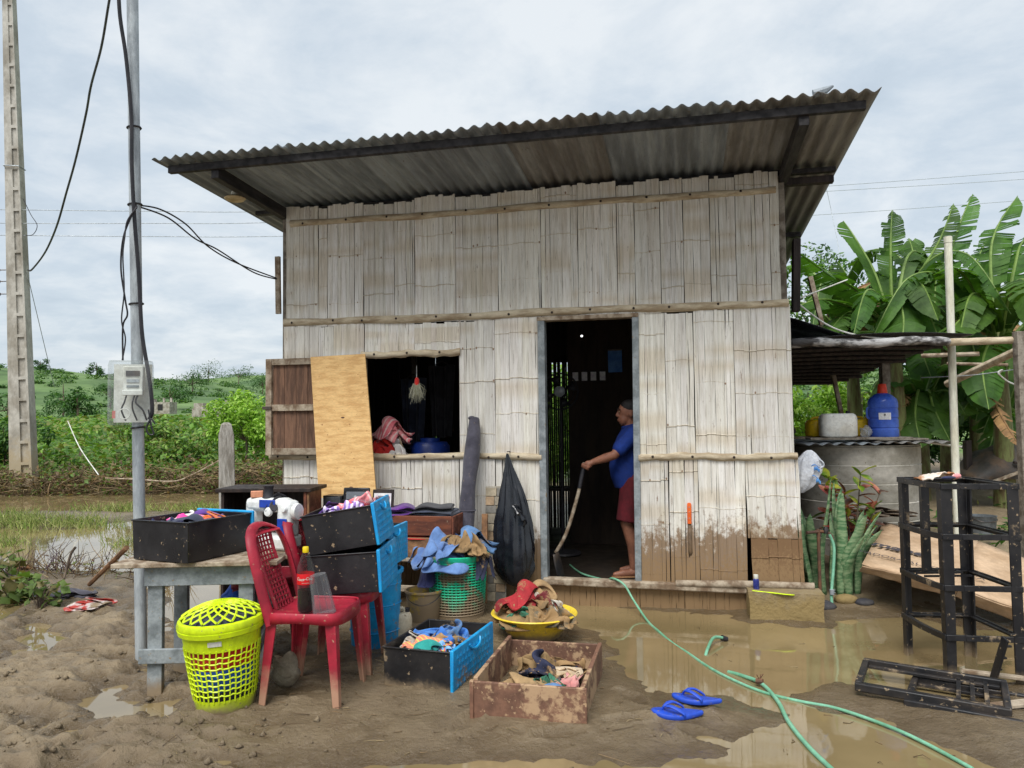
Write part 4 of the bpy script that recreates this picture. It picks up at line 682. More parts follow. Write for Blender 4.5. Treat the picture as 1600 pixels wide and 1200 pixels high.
for k, (lab, nm, fm_, dx, dy, sx, sy) in enumerate((('pink and magenta garment on the clothes in the table drawer', 'garment', 'f_pink', -.02, .0, .24, .2), ('navy garment at the left end of the table drawer', 'garment', 'f_navy', -.13, .07, .2, .2), ('white garment with soft folds in the table drawer', 'garment', 'f_white', .04, .12, .2, .18), ('orange garment in the middle of the table drawer', 'garment', 'f_orange', .08, -.06, .17, .16), ('purple garment at the back of the table drawer', 'garment', 'f_purple', .16, .06, .2, .24), ('dark garment along the near side of the table drawer', 'garment', 'f_slate', -.1, -.1, .22, .15))):
    c, s = math.cos(R(66)), math.sin(R(66)); cloth(nm, lab, (-1.972+dx*c-dy*s, 4.758+dx*s+dy*c, TZ+.195), sx, sy, .045, M[fm_], seed=k+3, fold=.018, inside=(-1.972, 4.758, R(66), .235, .205))
# sewing machine
sm = thing('sewing_machine', 'white and blue sewing machine on the right end of the work table', 'sewing machine', (-1.55, 4.97, TZ), R(-20)); wp = mat('machine_white', lin(226, 228, 226), lin(206, 206, 200), .35, 6, bump=.03); bp_ = mat('machine_blue', lin(34, 70, 170), lin(28, 58, 140), .35, 6, bump=.03)
part(sm, 'base', wp, (0, 0, .045), (.34, .17, .09), bev=.02); part(sm, 'column', wp, (.12, 0, .19), (.1, .12, .24), bev=.025); part(sm, 'arm', wp, (-.02, 0, .28), (.32, .1, .09), bev=.03); part(sm, 'needle_head', wp, (-.14, 0, .22), (.08, .09, .16), bev=.02); part(sm, 'blue_panel', bp_, (.0, -.054, .29), (.12, .008, .05), bev=.003); part(sm, 'blue_panel', bp_, (.12, -.063, .15), (.07, .008, .1), bev=.003)
def lat(o, nm, m, prof, c, rot=(0, 0, 0), n=16): b = MB(); b.lathe(prof, n); return b.build(nm, M[m] if isinstance(m, str) else m, o, loc=c, rot=rot)
lat(sm, 'dial', wp, [(0, 0), (.026, 0), (.03, .012), (.024, .025), (0, .026)], (.02, -.055, .24), (R(90), 0, 0)); lat(sm, 'dial', wp, [(0, 0), (.02, 0), (.022, .012), (.016, .022), (0, .023)], (.14, -.062, .26), (R(90), 0, 0)); lat(sm, 'handwheel', wp, [(0, 0), (.05, 0), (.055, .015), (.05, .03), (0, .032)], (.172, 0, .24), (0, R(90), 0)); lat(sm, 'spool', 'rubber', [(0, 0), (.04, 0), (.034, .012), (.03, .06), (.036, .075), (0, .076)], (-.03, 0, .325)); part(sm, 'needle_bar', 'steel_dark', (-.14, -.01, .115), (.008, .008, .09), bev=0); part(sm, 'presser_foot', 'steel_dark', (-.14, -.01, .092), (.03, .02, .006), bev=0)
cloth('black_rag', 'black rag draped over the sewing machine', (-1.50, 4.95, TZ+.30), .15, .12, .035, M['f_black'], seed=70, drop=.05, cat='cloth')
b = MB(); b.box((0, 0, .02), (.075, .05, .04)); b.build('cardboard_scrap', mat('carton_small', lin(216, 150, 118), lin(190, 128, 96), .8), loc=(-1.66, 5.0, TZ+.325), rot=(0, 0, .3), bevel=.003, label='small tan box on top of the sewing machine', cat='box')
# dark cabinet behind the table
cb = thing('wood_cabinet', 'dark red brown open wooden cabinet behind the sewing machine', 'cabinet', (-1.98, 6.35, gz(-1.98, 6.35)), R(-4)); cw = .70; cz = 1.04
part(cb, 'top_board', 'wood_dark', (0, 0, cz), (cw+.08, .42, .03)); part(cb, 'side_panel', 'wood_red', (cw/2-.012, 0, cz/2), (.024, .38, cz-.03)); part(cb, 'side_panel', 'wood_dark', (-cw/2+.012, 0, cz/2), (.024, .38, cz-.03)); part(cb, 'back_panel', 'wood_dark', (0, .185, cz/2), (cw-.05, .012, cz-.03)); part(cb, 'shelf', 'wood_dark', (0, 0, .55), (cw-.05, .36, .022)); part(cb, 'shelf', 'wood_dark', (0, 0, .06), (cw-.05, .36, .022)); part(cb, 'edge_batten', 'wood_plain', (cw/2+.01, -.17, cz/2), (.014, .03, cz-.06))

# ------------------------------------------------------------------ red plastic chairs
def chair(label, loc, yaw, m='red_plastic', s=1.0, name='plastic_chair', back=True, cat='chair'):
    o = thing(name, label, cat, loc, yaw); sz = .50; a = .21
    for sx in (1, -1):
        for sy in (1, -1):
            b = MB(); rings = []
            for f in (0, .35, .75, 1):
                z = sz-.015-(sz-.015)*f; w = .062-.024*f; ox = sx*(a-.012+.035*f); oy = sy*(a-.01+.028*f); t = .012
                L6 = [(0, 0), (-w, 0), (-w, -t), (-t, -t), (-t, -w), (0, -w)]; R_ = [(ox+sx*p[0], oy+sy*p[1], z) for p in L6]; rings.append(R_ if sx*sy > 0 else R_[::-1])
            loft(b, rings); b.build('leg', M[m], o, bevel=.003, smooth=30)
    st = MB(); n = 14
    def sf(u, v):
        X = (u-.5)*2; Y = (v-.5)*2; k = max(abs(X), abs(Y)); r = (abs(X)**6+abs(Y)**6)**(1/6) or 1; s_ = k/r if r else 1
        return (X*s_*a*1.02+.0, Y*s_*a*1.04, sz-.018*max(0, 1-(X*X+Y*Y)*.9)-(.004 if k < .95 else .0)+(.012 if X > .9 else 0)*-1)
    st.grid(sf, n, n); st.build('seat', M[m], o, smooth=60, solid=.01)
    ap = MB(); per = []
    for k in range(48):
        t = 2*math.pi*k/48; c, s_ = math.cos(t), math.sin(t); r = 1/((abs(c)**6+abs(s_)**6)**(1/6)); per.append((c*r*a*1.03, s_*r*a*1.05))
    z2 = [sz-.055-.012*math.cos(i/48*4*math.pi) for i in range(48)]
    loft(ap, [[(x*.965, y*.965, sz+.002) for x, y in per], [(x*.99, y*.99, sz+.006) for x, y in per], [(x*1.01, y*1.01, sz-.004) for x, y in per], [(x*1.02, y*1.02, z2[i]) for i, (x, y) in enumerate(per)]], cap=False)
    ap.build('seat_rim', M[m], o, smooth=60, solid=.008)
    if back:
        th = R(13); B = lambda y, t: Vector((-a+.005-t*math.sin(th)-.055*(1-(y/.24)**2)*min(1, t*3)+.02, y, sz+t*math.cos(th))); path = []
        for y, t in ((-.205, -.06), (-.212, .08), (-.215, .2), (-.205, .33), (-.17, .42), (-.09, .465), (0, .478), (.09, .465), (.17, .42), (.205, .33), (.215, .2), (.212, .08), (.205, -.06)): path.append(B(y, t))
        f = MB(); f.tube(cat_pts(path, 5), .03, 10, sq=.42); f.build('back_frame', M[m], o); 
        g = MB()
        for k in range(6): y = -.09+.18*k/5; g.tube([B(y, t)+Vector((.004, 0, 0)) for t in np.linspace(.0, .45-.25*y*y*4, 7)], .0065, 5)
        for k in range(16): t = .03+.4*k/15; g.tube([B(y, t)+Vector((.004, 0, 0)) for y in (-.095, -.05, 0, .05, .095)], .0055, 5)
        g.build('back_lattice', M[m], o); t_ = MB(); t_.tube([B(y, .43) for y in np.linspace(-.16, .16, 9)], .035, 8, sq=.35); t_.build('back_top_band', M[m], o)
        for sy in (-1, 1): e = MB(); e.tube([B(sy*.1, t) for t in np.linspace(0, .44, 8)], .011, 6, sq=.6); e.build('back_slat', M[m], o)
    return o
zc = .035
chair('red plastic chair with soda bottle and tumbler on its seat', (-1.155, 4.49, zc), R(-8)); chair('red plastic chair behind, carrying two stacked black drawers', (-1.10, 5.0, zc), R(-3)); chair('dark red plastic stool under the grey work table', (-1.72, 5.42, .04), R(10), 'red_dark', back=False, name='plastic_stool', cat='stool')
cloth('blue_rag', 'bright blue rag hanging over the dark red stool', (-1.86, 5.3, .54), .16, .2, .02, M['f_bluebright'], seed=12, drop=.1, n=16)
drawer('lower of two stacked black drawers with cyan fronts on a red chair', (-1.03, 4.97, .548), R(-2), .43, .5, .245, R(3.5)); drawer('upper tilted black drawer with cyan front, full of bright clothes', (-1.045, 4.97, .812), R(-1), .43, .5, .245, R(9)); drawer('cyan fronted plastic drawer behind the two stacked drawers', (-1.06, 5.47, .60), R(-10), .43, .5, .25)
for k, (lab, fm_, dx, dy, sx, sy, hh) in enumerate((('lilac striped garment in the upper tilted drawer', 'f_lilac', -.04, -.1, .2, .24, .06), ('coral striped garment on the upper tilted drawer', 'f_coral', .07, -.02, .26, .34, .075), ('purple garment at the low end of the upper tilted drawer', 'f_purple', -.13, -.02, .18, .34, .05))): cloth('garment', lab, (-1.045+dx, 4.97+dy, 1.035+dx*.15), sx, sy, hh, M[fm_], seed=k+20, fold=.02, tilt=(.15, 0), inside=(-1.055, 4.97, 0, .195, .235))
b = MB(); b.grid(lambda u, v: ((u-.5)*.09, (v-.5)*.13, .014*(1-(2*u-1)**4)*(1-(2*v-1)**4)), 8, 8); b.build('snack_packet', mat('packet', lin(220, 90, 30), lin(200, 40, 36), .3, 18, lo=.45, hi=.55), loc=(-1.30, 4.98, .985), rot=(0, R(10), .5), solid=.004, label='orange and red snack packet on the rear red chair', cat='packet')
# soda bottle and tumbler
SEATZ = .525
def text_mesh(s, size, shear=0, ext=0.0, bold=0.0):
    cu = bpy.data.curves.new('txt', 'FONT'); cu.body = s; cu.size = size; cu.shear = shear; cu.extrude = ext; cu.offset = bold; cu.align_x = 'CENTER'; cu.align_y = 'CENTER'; cu.resolution_u = 3; o = bpy.data.objects.new('txt', cu); COL.objects.link(o)
    dg = bpy.context.evaluated_depsgraph_get(); me = bpy.data.meshes.new_from_object(o.evaluated_get(dg)); bpy.data.objects.remove(o); me.materials.clear(); return me
def put_text(name, s, size, m, parent, loc=(0, 0, 0), rot=(0, 0, 0), shear=0, bold=0, wrap=0, warp=None):
    me = text_mesh(s, size, shear, .0004, bold)
    for v in me.vertices:
        if warp: warp(v.co)
        if wrap: a = v.co.x/wrap; y = v.co.y; rr = wrap+v.co.z; v.co = (rr*math.sin(a), -rr*math.cos(a), y)
    me.materials.append(M[m] if isinstance(m, str) else m); return link(name, me, parent, loc, rot)
def soda():
    o = thing('soda_bottle', 'half full cola bottle with yellow cap and red label', 'bottle', (-1.175, 4.37, SEATZ), R(12)); M['clear_pet'] = clear('clear_pet', (.93, .95, .93), .035, .05, .22); r = .047
    prof = [(.0, .006), (.03, .0), (.044, .012), (r, .04), (r*.97, .09), (r, .15), (r, .235), (r*.92, .265), (r*.66, .30), (.024, .325), (.0145, .34), (.0145, .352)]; b = MB(); b.lathe(prof, 28); b.build('bottle', M['clear_pet'], o)
    c = MB(); c.lathe([(0, .01), (.028, .006), (.041, .016), (r-.003, .042), (r*.97-.003, .09), (r-.003, .132), (0, .132)], 26); c.build('cola', mat('cola', lin(30, 12, 10), lin(20, 8, 8), .15, 4, bump=0), o)
    l = MB(); l.lathe([(r+.001, .165), (r+.0015, .168), (r+.0015, .222), (r+.001, .225)], 32); l.f = [f for f in l.f if len(f) == 4]; l.m = [0]*len(l.f); lb = l.build('label', mat('label_red', lin(206, 22, 30), lin(190, 16, 26), .4, 4, bump=0, fine=.03), o)
    def swash(co): co.y += .002*math.sin(co.x*90)
    for rz in (R(-6), R(172)): put_text('lettering', 'Coca-Cola', .023, 'white_plastic', lb, (0, 0, .197), (0, 0, rz), shear=.28, bold=.0004, wrap=r+.002, warp=swash); put_text('lettering', 'SABOR ORIGINAL', .0055, 'white_plastic', lb, (0, 0, .175), (0, 0, rz+.15), wrap=r+.002)
    k = MB(); k.lathe([(.0165, .338), (.0175, .34), (.0175, .366), (.015, .37), (0, .37)], 18); k.build('cap', mat('cap_yellow', lin(236, 210, 30), lin(220, 190, 20), .4), o)
soda()
o = thing('plastic_tumbler', 'clear plastic tumbler upside down beside the soda bottle', 'tumbler', (-1.06, 4.34, SEATZ+.004), rot=(0, R(-10), .3)); b = MB(); b.lathe([(.062, 0), (.064, .006), (.06, .02), (.046, .21), (.044, .222), (0, .222)], 28); b.f = b.f[1:] if False else b.f; M['clear_cup'] = clear('clear_cup', (.95, .96, .97), .05, .05, .35); b.build('cup', M['clear_cup'], o, solid=.002); b = MB()
for k in range(10): t = k*math.pi/5; b.tube([(.061*math.cos(t), .061*math.sin(t), .02), (.0475*math.cos(t), .0475*math.sin(t), .2)], .0025, 5)
b.build('fluting', M['clear_cup'], o)

# ------------------------------------------------------------------ lime laundry basket
def lime_basket():
    q = at(337, 1118, z=.03); o = thing('laundry_basket', 'lime green lidded plastic laundry basket in front of the grey table', 'basket', (-1.60, 4.32, .02), R(15), rot=(R(1.5), R(-3), R(15))); H = .50; rb, rt = .15, .215; rad = lambda z: rb+(rt-rb)*(z/H)**.9
    b = MB(); b.lathe([(rb*.96, 0), (rb, .01), (rad(.10), .10), (rad(.10)-.006, .10), (rb-.006, .012), (0, .012)], 48); b.build('base', M['lime'], o); b = MB(); b.lathe([(rad(.37), .37), (rad(.44), .44), (rt+.012, .45), (rt+.016, .475), (rt, .48), (rt-.008, .47), (rad(.44)-.006, .44), (rad(.37)-.006, .37), (rad(.37), .37)], 48); b.f = [f for f in b.f if len(f) == 4]; b.m = [0]*len(b.f); b.build('upper_band', M['lime'], o)
    b = MB(); n = 38
    for k in range(n): t = 2*math.pi*k/n; b.tube([(rad(z)*math.cos(t+.05*math.sin(z*40)), rad(z)*math.sin(t+.05*math.sin(z*40)), z) for z in (.09, .16, .23, .30, .38)], .0052, 4)
    for j in range(1, 9): z = .10+.27*j/9; b.tube([((rad(z)+.001)*math.cos(t), (rad(z)+.001)*math.sin(t), z+.004*math.sin(t*n/2)) for t in np.linspace(0, 2*math.pi, 57)], .0048, 4, cap=False)
    b.build('lattice', M['lime'], o)
    l = MB(); R2 = rt+.012; l.lathe([(R2, .475), (R2+.006, .49), (R2-.002, .515), (R2-.02, .52), (R2-.02, .512), (R2-.006, .478), (R2, .475)], 48); l.f = [f for f in l.f if len(f) == 4]; l.m = [0]*len(l.f); lid = l.build('lid', M['lime'], o); g = MB(); dome = lambda r: .518+.075*(1-(r/R2)**2.2)
    for s in (1, -1):
        for k in range(18):
            t = 2*math.pi*k/18; P = [];
            for f in np.linspace(.18, .93, 9): r = f*R2; P.append((r*math.cos(t+s*(f-.18)*1.15), r*math.sin(t+s*(f-.18)*1.15), dome(r)))
            g.tube(P, .0062, 4)
    g.lathe([(.0, .598), (.2*R2, .592), (.2*R2, .586), (0, .586)], 20); g.build('lid_lattice', M['lime'], lid)
    tg = MB(); tg.box((rad(.40)+.004, 0, .42), (.003, .07, .025)); tg.build('name_tag', M['white_plastic'], o, rot=(0, 0, R(-95)))
    for nm, fm_, z0_, z1_, lab in (('garment', 'f_slate', .38, .53, 'dark slate garment at the top inside the lime basket'), ('garment', 'f_red', .26, .375, 'red garment inside the lime basket'), ('garment', 'f_bluebright', .14, .26, 'blue garment inside the lime basket'), ('garment', 'f_black', .02, .135, 'black garment at the bottom of the lime basket')):
        c = MB(); pr = [(0, z0_)]+[((rad(z)-.02)*(1 if 0 < k < 5 else .93), z) for k, z in enumerate(np.linspace(z0_, z1_, 6))]+[(0, z1_+.01)]; c.lathe(pr, 40, wob=.03); c.build(nm, M[fm_], loc=tuple(o.location), rot=tuple(o.rotation_euler), label=lab, cat='clothing')
lime_basket()
b = MB(); b.ell((0, 0, .11), (.085, .05, .10), 18, 12); vv = [Vector(p) for p in b.v]; b.v = [tuple(p*(1+.12*math.sin(p.z*60+p.x*40))) for p in vv]; b.build('plastic_sack', mat('sack_clear', lin(150, 140, 120), lin(120, 108, 90), .3, 12, bump=.4), loc=(-1.36, 4.62, .02), label='crumpled muddy plastic sack behind the lime basket', cat='sack')
# ------------------------------------------------------------------ things along the wall, left of the door
bn = thing('low_bench', 'low wooden bench against the wall under the plywood', 'bench', tuple(hw(-2.35, -.42, .04)), -YAW)
part(bn, 'seat_plank', 'wood_weather', (0, 0, .70), (.62, .42, .035)); [part(bn, 'leg', 'wood_grey', (x, y, .33), (.06, .06, .72)) for x in (-.26, .26) for y in (-.16, .16)]
bz = .762
def hthing(nm, lab, cat, u, v, z, rz=0): return thing(nm, lab, cat, tuple(hw(u, v, z)), -YAW+rz)
s = hthing('speaker', 'black loudspeaker box on the bench under the plywood', 'speaker', -2.52, -.5, bz); part(s, 'cabinet', 'black_plastic', (0, 0, .105), (.17, .15, .21)); part(s, 'grille', mat('grille', lin(58, 60, 64), lin(70, 72, 76), .8, 60), (0, -.078, .115), (.15, .006, .17)); part(s, 'badge', 'galv', (.03, -.083, .035), (.03, .003, .01), bev=0)
s = hthing('printer', 'black printer with grey panel between loudspeaker and picture', 'printer', -2.32, -.47, bz); part(s, 'body', 'black_plastic', (0, 0, .09), (.24, .2, .18), bev=.012); part(s, 'lid', 'black_plastic', (0, -.06, .2), (.235, .03, .15), (R(-10), 0, 0), .01); part(s, 'panel', mat('grey_panel', lin(104, 108, 114), lin(92, 96, 102), .4), (0, -.08, .2), (.17, .006, .085), (R(-10), 0, 0), .002)
b = MB(); b.lathe([(0, 0), (.012, 0), (.012, .003), (0, .003)], 14); b.build('emblem', M['galv'], s, loc=(0, -.084, .2), rot=(R(80), 0, 0))
s = hthing('framed_picture', 'small white framed certificate beside the printer', 'picture', -2.11, -.46, bz); part(s, 'frame', 'wood_dark', (0, 0, .13), (.19, .016, .25), (R(-8), 0, 0), .004); print_m = mat('print', lin(228, 226, 222), lin(206, 200, 206), .5, 30, bump=0); part(s, 'paper', print_m, (0, -.012, .165), (.155, .004, .12), (R(-8), 0, 0), 0); part(s, 'mount', 'black_plastic', (0, -.012, .06), (.155, .004, .07), (R(-8), 0, 0), 0)
for k, (x, z, w_, h_, c) in enumerate(((-.05, .18, .022, .03, (190, 70, 70)), (-.02, .155, .03, .02, (70, 80, 150)), (.02, .17, .02, .04, (120, 110, 120)), (.05, .16, .03, .03, (90, 110, 150)), (.055, .19, .02, .02, (200, 120, 110)), (0, .2, .08, .005, (80, 80, 90)))): part(s, 'printed_mark', mat('mark%d' % k, lin(*c), lin(*c), .6, bump=0), (x, -.0158-(z-.13)*.14*0+(z-.13)*-.14+.009, z), (w_, .003, h_), (R(-8), 0, 0), 0)
part(s, 'stand', 'wood_dark', (0, .07, .1), (.03, .1, .012), (R(50), 0, 0))
# chest made of two wooden drawers on a stand
dr = lambda lab, u, v, z, w_, d_, h_, rz=0, m='wood_red': (lambda o: [part(o, 'side_board', m, (sx*(w_/2-.008), 0, h_/2), (.016, d_, h_)) for sx in (-1, 1)]+[part(o, 'front_board', m, (0, -d_/2+.01, h_/2), (w_-.034, .018, h_)), part(o, 'back_board', m, (0, d_/2-.01, h_/2), (w_-.034, .014, h_*.9)), part(o, 'bottom_board', 'wood_plain', (0, 0, .008), (w_-.034, d_-.04, .008)), o][-1:])(hthing('wooden_tray', lab, 'wooden tray', u, v, z, rz))[0]
st = hthing('wood_stand', 'rough wooden stand holding the brown wooden trays by the wall', 'stand', -1.80, -.36, .02); part(st, 'top', 'wood_weather', (0, 0, .44), (.74, .5, .03)); [part(st, 'leg', 'wood_weather', (x, y, .21), (.05, .05, .44)) for x in (-.32, .32) for y in (-.2, .2)]; part(st, 'cross_bar', 'wood_weather', (0, -.215, .2), (.6, .025, .05))
dr('lower brown wooden tray with muddy front on the stand', -1.80, -.36, .478, .66, .46, .16, m='wood_plain'); dr('upper brown wooden tray holding purple and dark fabric', -1.78, -.36, .655, .66, .46, .16)
cloth('garment', 'red garment squeezed between the two wooden trays', hw(-1.83, -.52, .635), .3, .12, .02, M['f_red'], yaw=-YAW, seed=33, n=34, fold=.008)
folded('folded_fabric', 'folded purple velvet on the upper wooden tray', hw(-1.95, -.4, .76), .26, .34, 5, M['f_plum'], -YAW+.3, 35, t=.024); folded('folded_fabric', 'lower folded dark slate fabric on the upper wooden tray', hw(-1.66, -.38, .77), .36, .38, 4, M['f_slate'], -YAW, 36); folded('folded_fabric', 'upper folded charcoal fabric topping the slate one', hw(-1.68, -.37, .853), .32, .34, 2, M['f_black'], -YAW+.15, 37, t=.017)
# small flower heads between the bins and the trays
fl = thing('dried_flowers', 'small bunch of dried cream flowers by the cyan bin', 'flowers', tuple(at(610, 825, Y=5.75))); P = clump((0, 0, 0), (.07, .05, .04), 60, .1); cloud('flower_heads', P, .03, [lin(226, 214, 168), lin(200, 180, 120)], parent=fl, aspect=.8); b = MB(); [b.tube([(0, 0, -.2), (x, 0, -.02)], .003, 4) for x in (-.03, 0, .03)]; b.build('stem', M['bark'], fl)
# cyan tub, jug, yellow bucket
o = thing('cyan_tub', 'large cyan plastic tub behind the red chairs', 'tub', (-.98, 5.46, .03)); b = MB(); b.lathe([(0, 0), (.15, 0), (.165, .02), (.185, .5), (.20, .51), (.20, .53), (.18, .53), (.16, .03), (0, .03)], 32); b.build('body', M['cyan_muddy'], o); b = MB(); [b.tube([((.168+.03*z)*math.cos(t), (.168+.03*z)*math.sin(t), z) for t in np.linspace(0, 6.283, 33)], .006, 5, cap=False) for z in (.12, .3, .44)]; b.build('rib', M['cyan_muddy'], o)
M['blue_dark'] = mat('blue_plastic', lin(20, 48, 120), lin(14, 36, 96), .4, 4, dirt=.25)
def jug(name, lab, loc, rz, w_, d_, h_, m, cap='rubber', lay=0, grip=True):
    o = thing(name, lab, 'jerrycan', loc, rot=(lay, 0, rz)); b = MB(); rings = []
    for z, k in ((0, .86), (.02*h_/.3, 1), (h_*.72, 1), (h_*.84, .93), (h_*.9, .8)):
        ring = []
        for i in range(28): t = 2*math.pi*i/28; c, s_ = math.cos(t), math.sin(t); r = 1/((abs(c)**4+abs(s_)**4)**.25); ring.append((c*r*w_/2*k, s_*r*d_/2*k, z))
        rings.append(ring)
    loft(b, rings); b.build('body', M[m], o, smooth=60)
    c = MB(); c.lathe([(.016, 0), (.02, .0), (.02, .028), (.016, .032), (0, .032)], 16); c.build('cap', M[cap], o, loc=(w_*.28, 0, h_*.885)); 
    if grip: g = MB(); g.tube(cat_pts([(-w_*.34, 0, h_*.84), (-w_*.3, 0, h_*.99), (0, 0, h_*1.02), (w_*.12, 0, h_*.97), (w_*.13, 0, h_*.86)], 5), .013, 8); g.build('handle', M[m], o)
    return o
defm('jug_dirty', lin(196, 186, 164), lin(150, 132, 104), .5, 5, dirt=.4); defm('jug_white', lin(234, 234, 228), lin(214, 210, 198), .45, 5, dirt=.24, mudcol=lin(170, 150, 120)); defm('jug_yellow', lin(236, 196, 40), lin(220, 176, 30), .42, 5, dirt=.24)
jug('plastic_jug', 'muddy white plastic jug on the ground beside the cyan tub', (-.80, 5.50, .03), .4, .14, .11, .24, 'jug_dirty')
o = thing('yellow_bucket', 'muddy yellow bucket with rim between stand and green basket', 'bucket', tuple(hw(-1.62, -.83, .02))); b = MB(); b.lathe([(0, 0), (.11, 0), (.12, .015), (.145, .24), (.155, .245), (.155, .26), (.142, .26), (.115, .02), (0, .02)], 28); b.build('body', mat('bucket_muddy', lin(186, 156, 50), lin(140, 110, 50), .55, 4, dirt=.6), o); b = MB(); b.tube(cat_pts([(-.15, 0, .25), (-.1, -.13, .2), (0, -.17, .17), (.1, -.13, .2), (.15, 0, .25)], 5), .004, 5); b.build('handle', M['steel_dark'], o)
# green round basket with clothes
def green_basket():
    o = thing('wicker_basket', 'green plastic woven basket heaped with jeans, muddy on one side', 'basket', (-.455, 6.22, .035), .3); H = .5; rb, rt = .205, .235; rad = lambda z: rb+(rt-rb)*z/H; b = MB()
    for k in range(44): t = 2*math.pi*k/44; b.tube([(rad(z)*math.cos(t), rad(z)*math.sin(t), z) for z in (.03, .25, .46)], .0055, 4)
    b.build('upright', M['green_plastic'], o); b = MB()
    for j in range(20): z = .045+.4*j/19; b.tube([((rad(z)+.003)*math.cos(t), (rad(z)+.003)*math.sin(t), z) for t in np.linspace(0, 6.2832, 41)], .0062, 4, cap=False)
    b.build('weave', M['green_plastic'], o); b = MB(); b.lathe([(rb+.004, 0), (rb+.006, .04), (rb-.004, .04), (rb-.006, .008), (0, .008)], 40); b.build('base', M['green_plastic'], o)
    b = MB(); b.lathe([(rad(.45)+.004, .45), (rt+.012, .47), (rt+.016, .495), (rt+.006, .5), (rt-.004, .49), (rad(.45)-.004, .45), (rad(.45)+.004, .45)], 40); b.f = [f for f in b.f if len(f) == 4]; b.m = [0]*len(b.f); b.build('rim', M['green_plastic'], o)
    b = MB(); b.lathe([(0, .02), (rb-.03, .02), (rt-.03, .47), (0, .5)], 30, wob=.03); b.build('garment', M['m_grey'], loc=tuple(o.location), label='muddy garment packed inside the green basket', cat='clothing')
    x, y, z = o.location; cloth('jeans', 'light blue jeans heaped on top of the green basket', (x-.03, y-.02, z+.50), .46, .42, .17, M['f_denim'], yaw=.3, seed=51, fold=.035, drop=.12, rough=.2); cloth('garment', 'muddy khaki scarf across the blue jeans', (x+.04, y-.08, z+.60), .36, .14, .09, M['m_khaki'], yaw=-.7, seed=52, fold=.02, drop=.07, n=34); cloth('garment', 'navy muddy garment hanging over the right rim of the basket', (x+.19, y-.13, z+.50), .22, .2, .04, M['m_navy'], yaw=.2, seed=53, drop=.18, fold=.02, n=34); cloth('garment', 'dark navy garment hanging over the left rim of the basket', (x-.22, y-.1, z+.48), .13, .18, .03, M['f_navy'], yaw=.1, seed=54, drop=.2, fold=.012, n=34); cloth('garment', 'pale muddy cloth behind the jeans on the green basket', (x+.1, y+.08, z+.55), .3, .24, .1, M['m_blue'], yaw=.9, seed=55, fold=.03, drop=.08)
green_basket()
# black rolled fabric, tile panel, brick, hanging bag
a0, a1 = fac(722, 905, .34), fac(741, 655, .09); rl = MB(); P = [a0.lerp(a1, f)+Vector((.006*math.sin(f*9), .0, 0)) for f in np.linspace(0, 1, 12)]; rl.tube([p-a0 for p in P], [.066+.006*math.sin(k*1.7) for k in range(11)]+[.045], 16); ro = thing('fabric_roll', 'dark charcoal fabric roll leaning on the wall right of the window', 'roll', tuple(hw(*a0)), -YAW); fab('f_roll', (74, 72, 82), (54, 52, 62), dirt=.3); rl.build('roll', M['f_roll'], ro); b = MB(); e = a1-a0; [b.tube([(e.x+.035*math.cos(t), e.y, e.z+.035*math.sin(t)*.3) for t in np.linspace(0, 6.28, 12)], .012, 6)]; b.ell((e.x-.02, e.y-.01, e.z+.01), (.035, .03, .02), 10, 6); b.build('loose_end', M['f_roll'], ro); b = MB(); m_ = e*.42; b.tube([m_+Vector((.072*math.cos(t), .072*math.sin(t), 0)) for t in np.linspace(0, 6.29, 16)], .006, 5); b.build('tie', M['f_roll'], ro)
tp = thing('tile_panel', 'narrow upright panel of beige stone tiles beside the hanging bag', 'tile panel', tuple(hw(fac(772, 900, .16).x, -.14, .02)), -YAW, rot=(R(-5), 0, -YAW)); part(tp, 'backing', 'concrete', (0, .012, .5), (.19, .02, 1.0)); tm = [mat('tile%d' % k, lin(*c), lin(*[v*.8 for v in c]), .7, 8) for k, c in enumerate(((186, 172, 146), (156, 146, 128), (128, 124, 116), (176, 150, 120)))]
z = .02
for k in range(13):
    h_ = random.uniform(.06, .09); w1 = random.choice((.184, .1, .08)); part(tp, 'tile', tm[k % 4], (-.092+w1/2, -.006, z+h_/2), (w1-.004, .016, h_-.005), bev=.002)
    if w1 < .18: part(tp, 'tile', tm[(k+2) % 4], (.092-(.184-w1)/2, -.006, z+h_/2), (.184-w1-.004, .016, h_-.005), bev=.002)
    z += h_
    if z > .93: break
part(hthing('wood_offcut', 'short reddish wooden batten leaning beside the tile panel', 'batten', fac(757, 860, .2).x, -.2, .03), 'batten', 'wood_plain', (0, 0, .38), (.05, .03, .76), (R(-4), 0, 0)); 
